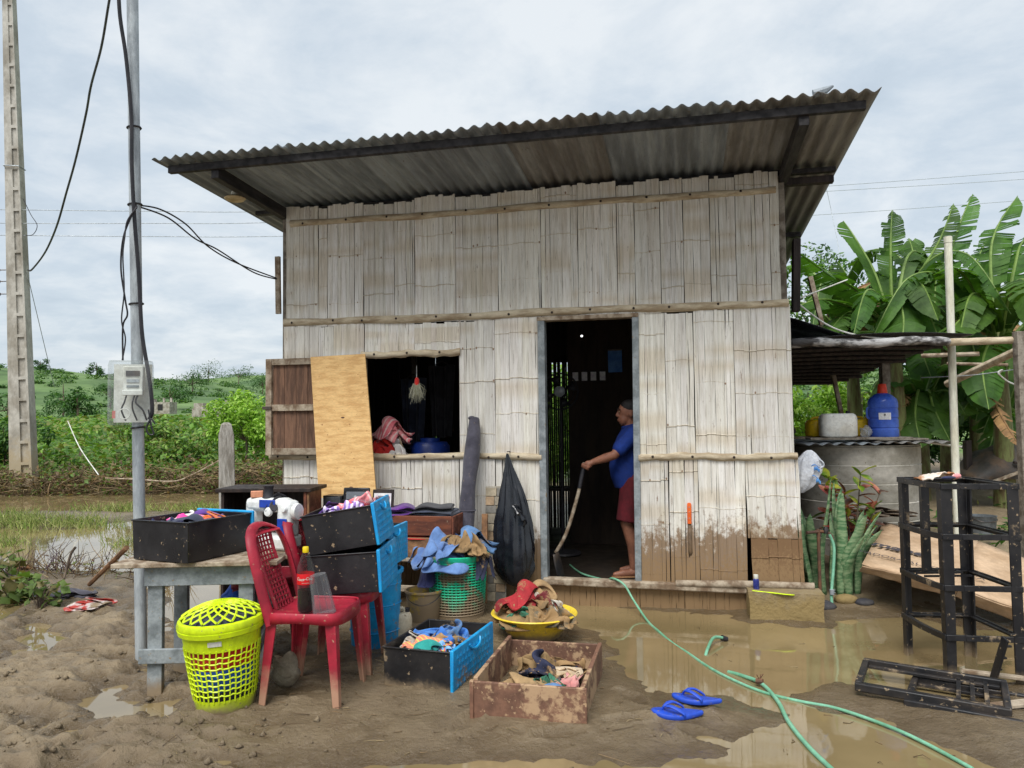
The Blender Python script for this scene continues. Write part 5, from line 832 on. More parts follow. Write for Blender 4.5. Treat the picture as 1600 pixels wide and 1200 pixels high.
def trash_bag():
    tp_ = fac(795, 708, .06); o = thing('garbage_bag', 'bulging black garbage bag hanging on the wall left of the door', 'garbage bag', tuple(hw(tp_.x, -.10, .18)), -YAW); L_ = tp_.z-.18; b = MB(); n = 72; rings = []
    for j in range(40):
        f = j/39; z = L_*(1-f); prof = np.interp(f, [0, .03, .1, .3, .5, .7, .88, .97, 1], [.008, .016, .034, .10, .15, .17, .165, .10, .02]); cx = np.interp(f, [0, .4, 1], [0, .05, .075]); ring = []
        for i in range(n):
            t = 2*math.pi*i/n; pl_ = 1+(.13*(1-f)**.7)*math.sin(13*t+3*f)+(.05*(1-f*.8))*math.sin(29*t-5*f)+.09*f*math.sin(3*t+6*f)+.07*f*(float(fbm(np.array(4+2.4*math.cos(t)), np.array(f*7+2.4*math.sin(t)), 3, 7))-.5)*4; r = prof*pl_; ring.append((cx+r*math.cos(t), -.02+r*math.sin(t)*.62-.05*f, z))
        rings.append(ring)
    loft(b, rings); b.build('bag', mat('bin_liner', lin(20, 22, 27), lin(27, 29, 35), .22, 7, bump=.12, bs=2, spec=.6), o, smooth=70); c = MB(); c.tube(cat_pts([(.07, -.12, L_*.62), (.13, -.16, L_*.56), (.17, -.13, L_*.5), (.15, -.1, L_*.45)], 6), [.02, .03, .036, .02]*6+[.01], 10, sq=.5); c.build('flap', bpy.data.materials['bin_liner'], o)
    k = MB(); k.tube([(0, .1, L_+.01), (0, -.02, L_+.015)], .005, 6); k.build('hook', M['nail'], o)
trash_bag()
# yellow basin with muddy laundry
o = thing('washing_basin', 'round yellow plastic basin full of muddy laundry', 'basin', (.14, 5.60, .035)); b = MB(); b.lathe([(0, 0), (.17, 0), (.185, .012), (.275, .15), (.305, .165), (.312, .172), (.306, .18), (.28, .172), (.262, .155), (.175, .018), (0, .014)], 48); b.build('basin', M['yellow_plastic'], o)
for k, (lab, m_, dx, dy, z_, sx, sy, hh, yw) in enumerate((('muddy khaki cloth heaped at the left of the yellow basin', 'm_khaki', -.1, .0, .13, .36, .4, .16, .4), ('muddy red striped cloth on top of the laundry in the basin', 'm_red', -.06, .04, .20, .34, .22, .15, .9), ('muddy grey garment at the front of the yellow basin', 'm_grey', .08, -.13, .15, .36, .22, .09, -.3), ('muddy maroon garment in the middle of the basin', 'm_maroon', .06, .0, .18, .3, .26, .12, -.6), ('muddy navy garment at the right rim of the basin', 'm_navy', .18, -.05, .15, .22, .22, .06, .5), ('muddy green garment low at the front left of the basin', 'm_green', -.1, -.17, .14, .26, .16, .07, .1), ('muddy tan cloth folded over the top of the basin heap', 'm_tan', .06, .1, .22, .26, .16, .12, -.9), ('muddy whitish strip folded in the basin laundry', 'm_white', .1, -.02, .22, .3, .07, .07, -.5))): cloth('garment', lab, (.14+dx*.8, 5.60+dy*.8, .045+z_), sx*.92, sy*.92, hh, M[m_], yaw=yw, seed=60+k, fold=.022, drop=.03, freq=13, n=44)
# muddy wooden box on the ground with things in it
defm('wood_muddy', lin(122, 88, 70), lin(96, 68, 54), .6, 4, (2, 2, 2), .2, dirt=.47, mudcol=lin(172, 142, 110), rnd=.06)
WB = thing('wooden_crate', 'muddy open wooden box with soaked things on the ground', 'wooden box', (.155, 4.47, .02), R(-13)); w_, d_, h_ = .57, .83, .2
part(WB, 'front_board', 'wood_muddy', (.01, -d_/2, h_/2), (w_+.03, .022, h_)); part(WB, 'back_board', 'wood_muddy', (0, d_/2, h_/2-.01), (w_, .018, h_*.95)); part(WB, 'side_board', 'wood_muddy', (-w_/2, 0, h_/2+.01), (.024, d_-.03, h_+.01)); part(WB, 'side_board', 'wood_muddy', (w_/2, .0, h_/2), (.024, d_-.026, h_)); part(WB, 'bottom_board', 'wood_weather', (0, 0, .012), (w_-.03, d_-.03, .012)); part(WB, 'corner_batten', 'wood_muddy', (-w_/2-.014, -d_/2-.004, h_/2), (.022, .03, h_*1.05)); part(WB, 'base_rail', 'wood_weather', (.01, -d_/2+.002, -.004), (w_, .034, .016))
for k, (lab, m_, dx, dy, z_, sx, sy, hh, yw, nm) in enumerate((('dark muddy jeans at the back of the wooden box', 'm_navy', -.0, .13, .07, .34, .3, .1, .1, 'jeans'), ('muddy cloth with dark print at the front left of the wooden box', 'm_tan', -.1, -.2, .07, .32, .26, .08, .3, 'garment'), ('pale muddy blue cloth at the front of the wooden box', 'm_blue', .1, -.28, .06, .28, .14, .06, -.1, 'garment'), ('muddy brown cloth against the back of the wooden box', 'm_khaki', .05, .3, .06, .4, .18, .09, 0, 'garment'), ('green cloth scrap in the middle of the wooden box', 'm_green', .08, -.1, .1, .15, .1, .03, -.3, 'garment'))):
    p = Matrix.Rotation(R(-13), 3, 'Z') @ Vector((dx, dy, 0)); cloth(nm, lab, (.155+p.x, 4.47+p.y, .02+z_), sx, sy, hh, M[m_], yaw=yw-R(13), seed=80+k, fold=.024, inside=(.155, 4.47, R(-13), .26, .39))
for k, (lab, m_, dx, dy, sx, sy) in enumerate((('pink zip pouch at the right side of the wooden box', 'f_pinkpouch', .18, -.06, .16, .26), ('cream pouch with dark piping in the wooden box', 'f_beige', .14, .1, .18, .14))):
    p = Matrix.Rotation(R(-13), 3, 'Z') @ Vector((dx, dy, 0)); cloth('pouch', lab, (.155+p.x, 4.47+p.y, .13), sx, sy, .03, M[m_], yaw=-.4, seed=90+k, fold=.006, cat='pouch', inside=(.155, 4.47, R(-13), .26, .39))
# floor drawer with clothes
drawer('black drawer with muddy cyan front full of clothes on the ground', (-.475, 4.84, .02), R(-18.5), .43, .64, .25, body='black_muddy', front='cyan_muddy')
for k, (lab, m_, dx, dy, sx, sy, hh) in enumerate((('bright blue garment at the back of the ground drawer', 'f_blue', -.06, .12, .3, .34, .08), ('sky blue muddy garment along the middle of the ground drawer', 'm_blue', .05, .1, .22, .4, .08), ('white muddy garment at the left of the ground drawer', 'm_white', -.14, -.1, .18, .2, .07), ('peach patterned garment at the front of the ground drawer', 'f_peach', -.01, -.16, .22, .2, .06), ('teal garment at the near edge of the ground drawer', 'f_teal', .03, -.23, .2, .12, .05), ('pale sky blue garment beside the cyan front', 'f_sky', .14, -.12, .14, .24, .05), ('tan muddy garment across the ground drawer', 'm_tan', .1, -.02, .14, .3, .06))):
    p = Matrix.Rotation(R(-18.5), 3, 'Z') @ Vector((dx, dy, 0)); cloth('garment', lab, (-.475+p.x, 4.84+p.y, .215), sx, sy, hh, M[m_], yaw=-.3+.3*k, seed=100+k, fold=.02, inside=(-.475, 4.84, R(-18.5), .195, .295))
# flip flops
def slipper(lab, loc, yaw, rx=0):
    o = thing('flip_flop', lab, 'slipper', loc, rot=(rx, 0, yaw), group='pair of blue slippers'); m_ = bpy.data.materials.get('slipper_blue') or mat('slipper_blue', lin(38, 78, 190), lin(30, 62, 160), .5, 5, dirt=.42); L_ = .27; b = MB(); rings = []; n = 28
    def outl(t): x = math.cos(t); y = math.sin(t); w_ = .048+.008*x-.010*math.cos(2*t+.3); return (x*L_/2, y*w_*1.05+.004*math.sin(t*2))
    for z, k in ((0, .95), (.006, 1), (.019, 1), (.024, .95)): rings.append([(outl(2*math.pi*i/n)[0]*k, outl(2*math.pi*i/n)[1]*k, z+.012*(outl(2*math.pi*i/n)[0]/L_*2)**2) for i in range(n)])
    loft(b, rings); b.build('sole', m_, o, smooth=50)
    for s_ in (-1, 1): t = MB(); t.tube(cat_pts([(.078, 0, .03), (.06, s_*.012, .055), (.02, s_*.04, .06), (-.03, s_*.052, .035), (-.035, s_*.05, .02)], 6), [.009]*8+[.014]*9+[.012]*8, 8, sq=.5); t.build('strap', m_, o)
    w2 = MB(); w2.lathe([(0, 0), (.024, 0), (.022, .002), (0, .003)], 14, sx=1.3); w2.build('worn_patch', M['m_tan'], o, loc=(-.075, 0, .0275))
slipper('blue flip flop lying nearest in front of the puddle', (.845, 4.10, gz(.845, 4.1)+.006), R(172)); slipper('blue flip flop half under the nearer one', (.985, 4.26, gz(.985, 4.26)+.012), R(158), R(6))
# ------------------------------------------------------------------ hoses
def hose(name, lab, pts, r=.009, m='hose'): return cable(name, lab, pts, r, m, 'hose', 10)
Gp = lambda x, y, dz=.008: (lambda p: Vector((p.x, p.y, max(gz(p.x, p.y), 0)+dz)))(at(x, y, z=0.0))
hose('garden_hose', 'green hose coming out of the door into the puddle', [hw(-.72, .9, .17), hw(-.55, .5, .17), hw(-.3, .12, .20), hw(-.22, -.05, .25), hw(-.12, -.12, .215), hw(-.04, -.17, .1), Gp(1012, 972), Gp(1030, 988, .004), Gp(1050, 1003, -.006), Gp(1075, 1020, -.002), Gp(1110, 1045, .004), Gp(1150, 1066, .006), Gp(1195, 1084, .006), Gp(1250, 1097, .004), Gp(1310, 1112, .008), Gp(1390, 1140, .014), Gp(1450, 1168, .014), Gp(1520, 1205, .01)])
hose('garden_hose', 'thicker green hose crossing the puddle toward the camera', [Gp(1138, 1050, .0), Gp(1160, 1058, .008), Gp(1190, 1073, .018), Gp(1215, 1098, .010), Gp(1232, 1130), Gp(1262, 1168), Gp(1300, 1205), Gp(1340, 1240)], .0115)
b = MB(); b.tube([(-.02, 0, 0), (.02, 0, .004)], .016, 8); [b.tube([(0, 0, .01), (.01*k, .01*(k-1), .045)], .003, 4) for k in (-1, 1, 2)]; q = Gp(1187, 1073, .03); b.build('hose_knot', M['rust'], loc=tuple(q), rot=(0, 0, -.6), label='rusty wire binding where the two hoses cross', cat='binding')
hose('hose_end', 'short green hose end with black fitting rising from the puddle', [Gp(1102, 1024, -.01), Gp(1106, 1018, .02), Gp(1115, 1007, .045), Gp(1128, 1003, .03), Gp(1136, 1001, .008)], .011); b = MB(); b.tube([(-.022, 0, 0), (.022, 0, 0)], [.02, .017], 10); b.build('hose_fitting', M['rubber'], loc=tuple(Gp(1132, 1002, .02)), rot=(0, R(20), .3), label='black fitting on the short hose end in the puddle', cat='fitting')
# concrete step with bottle and yellow spatula
st = thing('concrete_step', 'rough concrete block step at the right corner of the house', 'step', tuple(hw(1.14, -.14, -.05)), -YAW); b = MB(); nx_, ny_, nz_ = 14, 7, 7; 
def rock(p): q = np.array(p); k = float(fbm(np.array(q[0]*9), np.array(q[1]*9+q[2]*7), 3, 5))-.5; return tuple(q*(1+.10*k))
b.box((0, 0, .135), (.56, .24, .27)); import bmesh
bm = bmesh.new(); vs_ = [bm.verts.new(v) for v in b.v]; [bm.faces.new([vs_[i] for i in f]) for f in b.f]; bmesh.ops.subdivide_edges(bm, edges=bm.edges[:], cuts=9, use_grid_fill=True)
for v in bm.verts: v.co = Vector(rock((v.co.x, v.co.y, v.co.z-.135)))+Vector((0, 0, .135))
b2 = MB(); bm.verts.index_update(); b2.add([v.co[:] for v in bm.verts], [[v.index for v in f.verts] for f in bm.faces]); bm.free(); defm('step_mud', lin(138, 124, 100), lin(110, 96, 70), .85, 6, bump=.5, mud=(.1, .3), mudcol=lin(140, 120, 78)); b2.build('block', M['step_mud'], st, smooth=50)
o = thing('small_bottle', 'small dark blue bottle with white cap on the concrete step', 'bottle', tuple(hw(.93, -.13, .215))); b = MB(); b.lathe([(0, 0), (.022, 0), (.024, .004), (.024, .075), (.018, .088), (.014, .092)], 18); b.build('body', mat('bottle_navy', lin(34, 40, 110), lin(60, 70, 140), .35, 20, bump=0), o); b = MB(); b.lathe([(.018, .088), (.019, .09), (.019, .118), (0, .12)], 16); b.build('cap', M['white_plastic'], o)
b = MB(); b.prism([(0, -.008), (.1, -.009), (.16, -.022), (.24, -.03), (.30, -.018), (.315, 0), (.30, .018), (.24, .03), (.16, .022), (.1, .009), (0, .008)], 0, .006); b.build('yellow_spatula', mat('fluo', lin(214, 240, 20), lin(200, 226, 14), .4, 4, bump=0), loc=tuple(hw(.89, -.235, .225)), rot=(R(-6), R(3), -YAW-.1), bevel=.002, label='fluorescent yellow spatula lying on the edge of the concrete step', cat='spatula')
# knife stuck in the wall boards
k = fac(1077, 800, .03); o = thing('knife', 'orange handled knife stuck behind the wall boards right of the door', 'knife', tuple(hw(k.x, -.022, k.z)), -YAW); b = MB(); b.prism([(-.017, -.10), (.017, -.10), (.018, .06), (.012, .075), (-.012, .075), (-.017, .06)], -.009, .009, M=Matrix.Rotation(R(90), 3, 'X')); b.build('handle', mat('knife_orange', lin(226, 104, 40), lin(206, 88, 30), .5, 6), o, bevel=.004); b = MB(); b.add([(-.014, 0, -.10), (.014, 0, -.10), (.02, .01, -.34), (-.006, .012, -.40), (-.016, .01, -.33)], [(0, 1, 2, 3, 4)]); b.build('blade', mat('knife_steel', lin(104, 84, 62), lin(80, 64, 48), .6, 8), o, solid=.003)
for z_ in (-.05, .0, .04): b = MB(); b.ell((0, -.0095, z_), (.004, .002, .004), 8, 5); b.build('rivet', M['galv'], o)
# tap with hose at the right corner
tp = at(1262, 833, Y=6.42); o = thing('water_tap', 'rusty standpipe tap by the snake plants feeding a green hose', 'tap', (tp.x+.12, 6.5, .05)); b = MB(); zt = tp.z-.05; b.tube([(0, 0, -.1), (0, 0, zt+.02)], .014, 10); b.build('riser', M['rust'], o); b = MB(); b.tube([(-.12, -.06, zt), (0, 0, zt), (.07, .03, zt-.005)], .013, 10); b.build('cross_pipe', M['rust'], o); b = MB(); b.lathe([(0, -.02), (.02, -.02), (.024, .01), (.016, .035), (0, .036)], 12, (.07, .02, zt)); b.build('valve', M['steel_dark'], o); b = MB(); b.bar((.05, .02, zt+.045), (.1, .02, zt+.04), .012, .006); b.build('valve_handle', mat('valve_red', lin(150, 40, 40), lin(120, 30, 30), .5), o); b = MB(); b.tube([(.085, .0, zt-.01), (.105, -.02, zt-.035), (.11, -.03, zt-.07)], .012, 8); b.build('spout', M['rust'], o)
hose('tap_hose', 'green hose hanging from the tap down into the puddle', [at(1296, 835, Y=6.44), at(1303, 855, Y=6.42), at(1302, 890, Y=6.40), at(1299, 930, Y=6.36), at(1301, 955, Y=6.32), at(1297, 972, Y=6.28), at(1290, 985, Y=6.2)], .0125); b = MB(); b.tube([(0, 0, -.02), (0, 0, .02)], .019, 10); [b.tube([(0, 0, .01*k), (.02, -.02, .01*k+.01)], .003, 4) for k in (-1, 1)]; b.build('hose_clip', M['galv'], loc=tuple(at(1300, 925, Y=6.35)), label='wire clip on the hose hanging from the tap', cat='clip')
# plastic bag on the corner, white with blue print
bg = thing('carrier_bag', 'white plastic bag with blue print hanging on the house corner', 'plastic bag', tuple(at(1250, 770, Y=6.55))); b = MB(); rings = []
for j in range(16):
    f = j/15; ring = []
    for i in range(40): t = 2*math.pi*i/40; r = np.interp(f, [0, .15, .45, .75, .95, 1], [.03, .09, .12, .10, .05, .02])*(1+.13*math.sin(9*t+4*f)+.08*math.sin(5*t-7*f)); ring.append((.09*math.sin(f*1.6)+r*math.cos(t)*.95, r*math.sin(t)*.6, f*.36))
    rings.append(ring)
loft(b, rings); b.build('bag', mat('bag_white', lin(236, 238, 242), lin(210, 214, 222), .35, 9, bump=.5, trans=(.25, (1, 1, 1))), bg, smooth=70); 
for (x, z_, w_, h_) in ((.11, .23, .07, .008), (.12, .2, .05, .03), (.1, .14, .06, .008), (.13, .1, .04, .03)): b = MB(); b.grid(lambda u, v: (x+(u-.5)*w_, -.083+.02*abs(u-.5), z_+(v-.5)*h_+.012*math.sin(u*5)), 6, 2); b.build('blue_print', mat('print_blue', lin(70, 130, 200), lin(90, 150, 210), .5, bump=0), bg, solid=.002)
b = MB(); b.tube(cat_pts([(.12, 0, .3), (.18, -.02, .27), (.2, -.02, .23), (.17, 0, .21)], 5), .02, 8, sq=.4); b.build('ear', bpy.data.materials['bag_white'], bg)

# ------------------------------------------------------------------ plants at the corner
snake_m = mat('snake_leaf', lin(74, 112, 72), lin(130, 152, 112), .5, 4.2, (2.2, 2.2, 9), .08, lo=.42, hi=.58, fine=.15)
sp = thing('snake_plant', 'tall banded snake plants growing at the house corner', 'plant', (2.70, 6.72, .05))
for k in range(19):
    px = random.uniform(1258, 1342); bx_ = at(px, 925, Y=6.72+random.uniform(-.15, .2)); L_ = random.uniform(.62, 1.02)*(1 if px < 1320 else .72); w_ = random.uniform(.030, .046); ln = (px-1298)/42*.13+random.uniform(-.07, .07); ly = random.uniform(-.1, .1); tw = random.uniform(-.9, .9); b = MB()
    def sl(u, v):
        f = v; ww = w_*(.55+.75*math.sin(min(1, f*1.25+.12)*math.pi*.62))*(1-f**5)**.6; a_ = tw+f*.6; X = (u-.5)*2; cup = .35*X*X*ww
        return (ln*f*f*1.3+X*ww*math.cos(a_)-cup*math.sin(a_)+.012*math.sin(f*7+k), ly*f*f+X*ww*math.sin(a_)+cup*math.cos(a_), f*L_)
    b.grid(sl, 4, 14); b.build('leaf', snake_m, sp, loc=(bx_.x-2.70, bx_.y-6.72, gz(bx_.x, bx_.y)-.07), solid=.006, smooth=60)
cp = thing('croton_shrub', 'leafy croton with green, yellow and pink leaves before the water tank', 'shrub', (3.13, 7.15, gz(3.13, 7.15))); b = MB(); P = []
for k in range(11):
    t = random.uniform(0, 6.28); e = Vector((.26*math.cos(t)*random.uniform(.3, 1), .2*math.sin(t), random.uniform(.5, .98))); b.tube([(0, 0, -.05), (e.x*.4, e.y*.4, e.z*.5), e], [.014, .009, .004], 5); P += [(Vector((e.x*.4, e.y*.4, e.z*.5))).lerp(e, random.uniform(.3, 1.1)) for _ in range(13)]
b.build('stem', M['bark'], cp)
cm = [mat('croton%d' % k, lin(*c1), lin(*c2), .4, 7, bump=.05, lo=.4, hi=.6, trans=(.3, (1.2, 1.2, .8))) for k, (c1, c2) in enumerate((((96, 130, 44), (170, 176, 60)), ((70, 100, 40), (110, 140, 60)), ((176, 92, 90), (206, 140, 110)), ((86, 60, 50), (120, 80, 60)), ((186, 186, 70), (140, 160, 50))))]
for i, p in enumerate(P):
    L_ = random.uniform(.1, .17); yw = random.uniform(0, 6.28); el = random.uniform(-.5, .9); lf = MB(); lf.grid(lambda u, v: (v*L_, (u-.5)*L_*.52*math.sin(math.pi*min(1, v*.92+.06))**.8, .25*L_*v*(1-v)-abs(u-.5)*-.02), 4, 7); k = 0 if p.z > .86 else random.choice((1, 2, 2, 2, 3, 4)); lf.build('leaf', cm[k if p.z < .88 else random.choice((0, 4))], cp, loc=p, rot=(random.uniform(-.5, .5), -el, yw), smooth=60)
# ------------------------------------------------------------------ water tank and cans
TK = Vector((3.72, 8.35, 0)); tkz = gz(TK.x, TK.y); to = thing('water_tank', 'round grey concrete water tank with ring joints', 'tank', (TK.x, TK.y, tkz-.05)); TH = 1.29-tkz+.05; b = MB(); pr = [(.62, 0)]
for z_ in np.linspace(.0, TH, 7)[1:]: pr += [(.622, z_-.035), (.628, z_-.02), (.616, z_-.012), (.622, z_)]
b.lathe(pr+[(.55, TH), (.55, .1), (0, .1)], 56); b.build('wall', mat('tank_concrete', lin(184, 180, 170), lin(146, 142, 130), .85, 2.2, (1, 1, 1.4), .3, dirt=.32, mudcol=lin(128, 122, 106)), to)
LZ = 1.30
lid = thing('tin_lid', 'scrap tin sheets and boards covering the water tank', 'cover', (TK.x, TK.y, LZ), R(-6)); 
for k, (x0, x1, y0, y1) in enumerate(((-.72, .05, -.68, .6), (-.0, .74, -.66, .58))): 
    b = MB(); n_ = 60; V = [(x0+(x1-x0)*i/n_, y, .012*math.sin((x0+(x1-x0)*i/n_)*49)+.012+.008*k+(.02 if y > 0 else 0)) for y in (y0, 0, y1) for i in range(n_+1)]; b.add(V, [(j*(n_+1)+i, j*(n_+1)+i+1, (j+1)*(n_+1)+i+1, (j+1)*(n_+1)+i) for j in range(2) for i in range(n_)]); b.build('tin_sheet', M['zinc_rust'] if k else M['zinc'], lid, solid=.003)
part(lid, 'board', 'wood_grey', (-.12, -.45, .06), (1.0, .2, .025)); part(lid, 'board', 'wood_weather', (-.2, -.15, .065), (1.1, .22, .025)); part(lid, 'board', 'wood_grey', (.28, -.3, .048), (.5, .5, .02)); part(lid, 'foam_slab', 'white_plastic', (.66, -.42, .0), (.42, .16, .02), (0, R(9), 0))
def tank_pt(px, dy): p = at(px, 660, Y=TK.y+dy); return (p.x, TK.y+dy, LZ+.075)
jug('jerrycan', 'white jerrycan with black cap on the water tank', tank_pt(1309, -.42), R(-8), .36, .22, .27, 'jug_white', grip=False); jug('jerrycan', 'yellow jerrycan lying left behind the white one', tank_pt(1285, -.14), R(5), .34, .22, .20, 'jug_yellow', 'jug_yellow'); jug('jerrycan', 'yellow jerrycan showing between white can and blue carboy', tank_pt(1342, -.12), R(-4), .30, .22, .20, 'jug_yellow', 'jug_yellow')
x, y, z = tank_pt(1380, -.36); o = thing('water_carboy', 'translucent blue water carboy with orange cap on the tank', 'carboy', (x, y, LZ+.06)); M['carboy'] = mat('carboy_blue', lin(70, 106, 206), lin(92, 128, 222), .3, 3, bump=.03, trans=(.3, (1, 1, 1.1))); r = .145; pr = [(0, 0), (r*.9, 0), (r, .02)]; 
for z_ in (.1, .2, .3): pr += [(r, z_-.012), (r*.96, z_-.006), (r*.96, z_+.006), (r, z_+.012)]
b = MB(); b.lathe(pr+[(r, .36), (r*.93, .4), (r*.6, .445), (.045, .465), (.042, .485)], 36); b.build('bottle', M['carboy'], o); b = MB(); b.lathe([(.05, .46), (.052, .465), (.04, .555), (.036, .56), (0, .56)], 20); b.build('cap', mat('cap_orange', lin(228, 70, 40), lin(206, 56, 30), .45), o); b = MB(); b.grid(lambda u, v: ((r+.002)*math.sin((u-.9)*.8), -(r+.002)*math.cos((u-.9)*.8), .19+.07*v), 6, 2); b.build('label', mat('label_white', lin(226, 226, 226), lin(206, 206, 210), .5, 20, bump=0), o)
b = MB(); b.box((-.05, -r-.0005, .24), (.012, .003, .02)); b.build('printed_mark', M['rubber'], o); b = MB(); b.tube(cat_pts([(-r*.98, 0, .2), (-r-.02, 0, .22), (-r-.02, 0, .3), (-r*.98, 0, .32)], 4), .01, 6); b.build('handle', M['carboy'], o)
b = MB(); b.ell((0, 0, .045), (.06, .05, .06), 16, 10); b.v = [tuple(Vector(p)*(1+.18*math.sin(p[0]*90+p[2]*70))) for p in b.v]; b.build('crumpled_film', clear('film', (.9, .92, .94), .3, .2), loc=tank_pt(1352, -.44), label='crumpled clear plastic beside the blue carboy', cat='plastic')
# ------------------------------------------------------------------ lean-to on the right
lt = thing('lean_to', 'low lean-to shelter with sagging black tarp beside the house', 'shelter', (3.4, 8.4, 0)); base = Vector((3.4, 8.4, 0)); V3 = lambda x, y, z: Vector((x, y, z))-base
def rz(x, y): return np.interp(y, [7.3, 10.2], [2.33, 2.03])+.03*math.sin(x*2.1)
for k in range(11): y = 7.38+k*.27; b = MB(); b.tube([V3(2.75, y, rz(2.75, y)-.03), V3(3.6, y+.03, rz(3.6, y)-.045), V3(4.35-.05*k % .2, y, rz(4.35, y)-.03)], .022, 7); b.build('roof_pole', M['wood_dark'], lt)
b = MB(); b.grid(lambda u, v: tuple(V3(2.72+1.68*u, 7.28+2.95*v, rz(2.72+1.68*u, 7.28+2.95*v)+.02+.012*math.sin(u*31+v*4)*math.sin(v*23))), 26, 20); M['tarp'] = mat('black_tarp', lin(30, 30, 34), lin(44, 44, 48), .35, 5, bump=.5); b.build('tarp', M['tarp'], lt, solid=.004)
b = MB(); e0, e1_ = at(1236, 537, Y=7.22), at(1482, 533, Y=7.16); loft(b, [[tuple(e0.lerp(e1_, i/40)-base+Vector((0, (.040+.004*math.sin(i*1.3))*math.cos(t), (.040+.004*math.sin(i*.9)+.004*math.sin(4*t+i))*math.sin(t)+.010*math.sin(i*.25)))) for t in np.linspace(0, 6.2832, 15)[:-1]] for i in range(41)]); M['tarp_edge'] = mat('tarp_edge', lin(170, 168, 166), lin(60, 56, 54), .35, 2.6, (1.5, 3, 3), .4, lo=.44, hi=.56)
b.build('tarp_edge', M['tarp_edge'], lt)
b = MB(); b.grid(lambda u, v: tuple(V3(2.70+.85*u, 7.6+1.0*v, 2.36+(.24-.2*v)*(1-u)**1.4+.015*math.sin(v*17+u*5))), 16, 10); b.build('tarp_fold', M['tarp'], lt, solid=.004); cable('tarp_rope', 'white rope holding down the black tarp by the house', [at(1236, 545, Y=7.3)+Vector((0, 0, .5)), at(1290, 506, Y=7.5), at(1340, 524, Y=7.4), at(1400, 530, Y=7.3)], .008, 'white_plastic', 'rope'); cable('tarp_rope', 'pale rope running from the house to a stake above the tarp', [at(1236, 471, Y=7.4), at(1324, 437, Y=8.2)], .007, 'white_plastic', 'rope')
b = MB(); p0, p1 = at(1470, 535, Y=7.24), at(1660, 529, Y=7.0); b.tube([p0.lerp(p1, f)-base for f in np.linspace(0, 1, 9)], [.034, .036, .033, .036, .033, .035, .033, .034, .032], 10); b.build('edge_pole', M['bam_batten'], lt); b = MB(); b.tube([at(1480, 600, Y=8.4)-base, at(1600, 543, Y=7.4)-base], .04, 9); b.build('slant_pole', M['bam_batten'], lt); b = MB(); b.tube([at(1440, 556, Y=9)-base, at(1530, 553, Y=8.6)-base], .025, 8); b.build('cross_pole', M['wood_weather'], lt); b = MB(); b.tube([at(1480, 568, Y=8.2)-base, at(1575, 570, Y=7.8)-base], .016, 8); b.build('cross_pole', M['wood_weather'], lt)
part(lt, 'post', 'wood_grey', V3(4.25, 8.75, 1.1), (.09, .09, 2.3)); part(lt, 'post', 'wood_grey', V3(*(at(1597, 640, Y=7.05).xy), 1.15), (.08, .08, 2.4)); part(lt, 'post', 'wood_dark', V3(3.45, 9.7, 1.1), (.1, .1, 2.2)); part(lt, 'stake', 'wood_weather', tuple(at(1275, 470, Y=8.4)-base), (.05, .04, .55), (0, R(-12), 0)); part(lt, 'stake', 'wood_weather', tuple(at(1308, 615, Y=9.4)-base), (.05, .04, .6), (0, R(-10), 0))
# plank hut behind the house, left of the cans
hu = thing('plank_hut', 'dark plank kitchen wall behind the lean-to next to the house', 'hut', (3.25, 10.3, .2)); 
for k in range(7): part(hu, 'plank', 'wood_dark', (-.45+.15*k, 0, .62), (.14, .03, 1.25+random.uniform(-.05, .05)))
part(hu, 'rail', 'wood_dark', (0, -.03, 1.2), (1.05, .04, .06)); part(hu, 'post', 'bark', (.42, -.06, 1.0), (.11, .1, 2.0)); part(hu, 'post', 'bark', (.2, -.06, 1.0), (.07, .07, 2.0))
# white pvc pipe
p0, p1 = at(1497, 850, Y=7.6), at(1481, 372, Y=7.6); o = thing('pvc_pipe', 'white plastic pipe standing upright behind the black rack', 'pipe', (p0.x, p0.y, p0.z-.2)); b = MB(); b.tube([(0, 0, 0), p1-p0+Vector((0, 0, .2))], .036, 18); b.build('pipe', M['pvc'], o); b = MB(); e = p1-p0+Vector((0, 0, .2)); b.tube([e*.985, e*1.004], .039, 18); b.build('coupling', M['pvc'], o)
cable('washing_line', 'thin wires slung between lean-to poles at right', [at(1440, 590, Y=8), at(1520, 586, Y=7.6), at(1600, 575, Y=7.2)], .005, 'galv', 'wire'); cable('looped_cord', 'white cord loop hanging from the lean-to at right', [at(1560, 585, Y=7.4), at(1566, 578, Y=7.35), at(1560, 583, Y=7.3), at(1575, 596, Y=7.3), at(1592, 603, Y=7.2)], .008, 'white_plastic', 'cord')
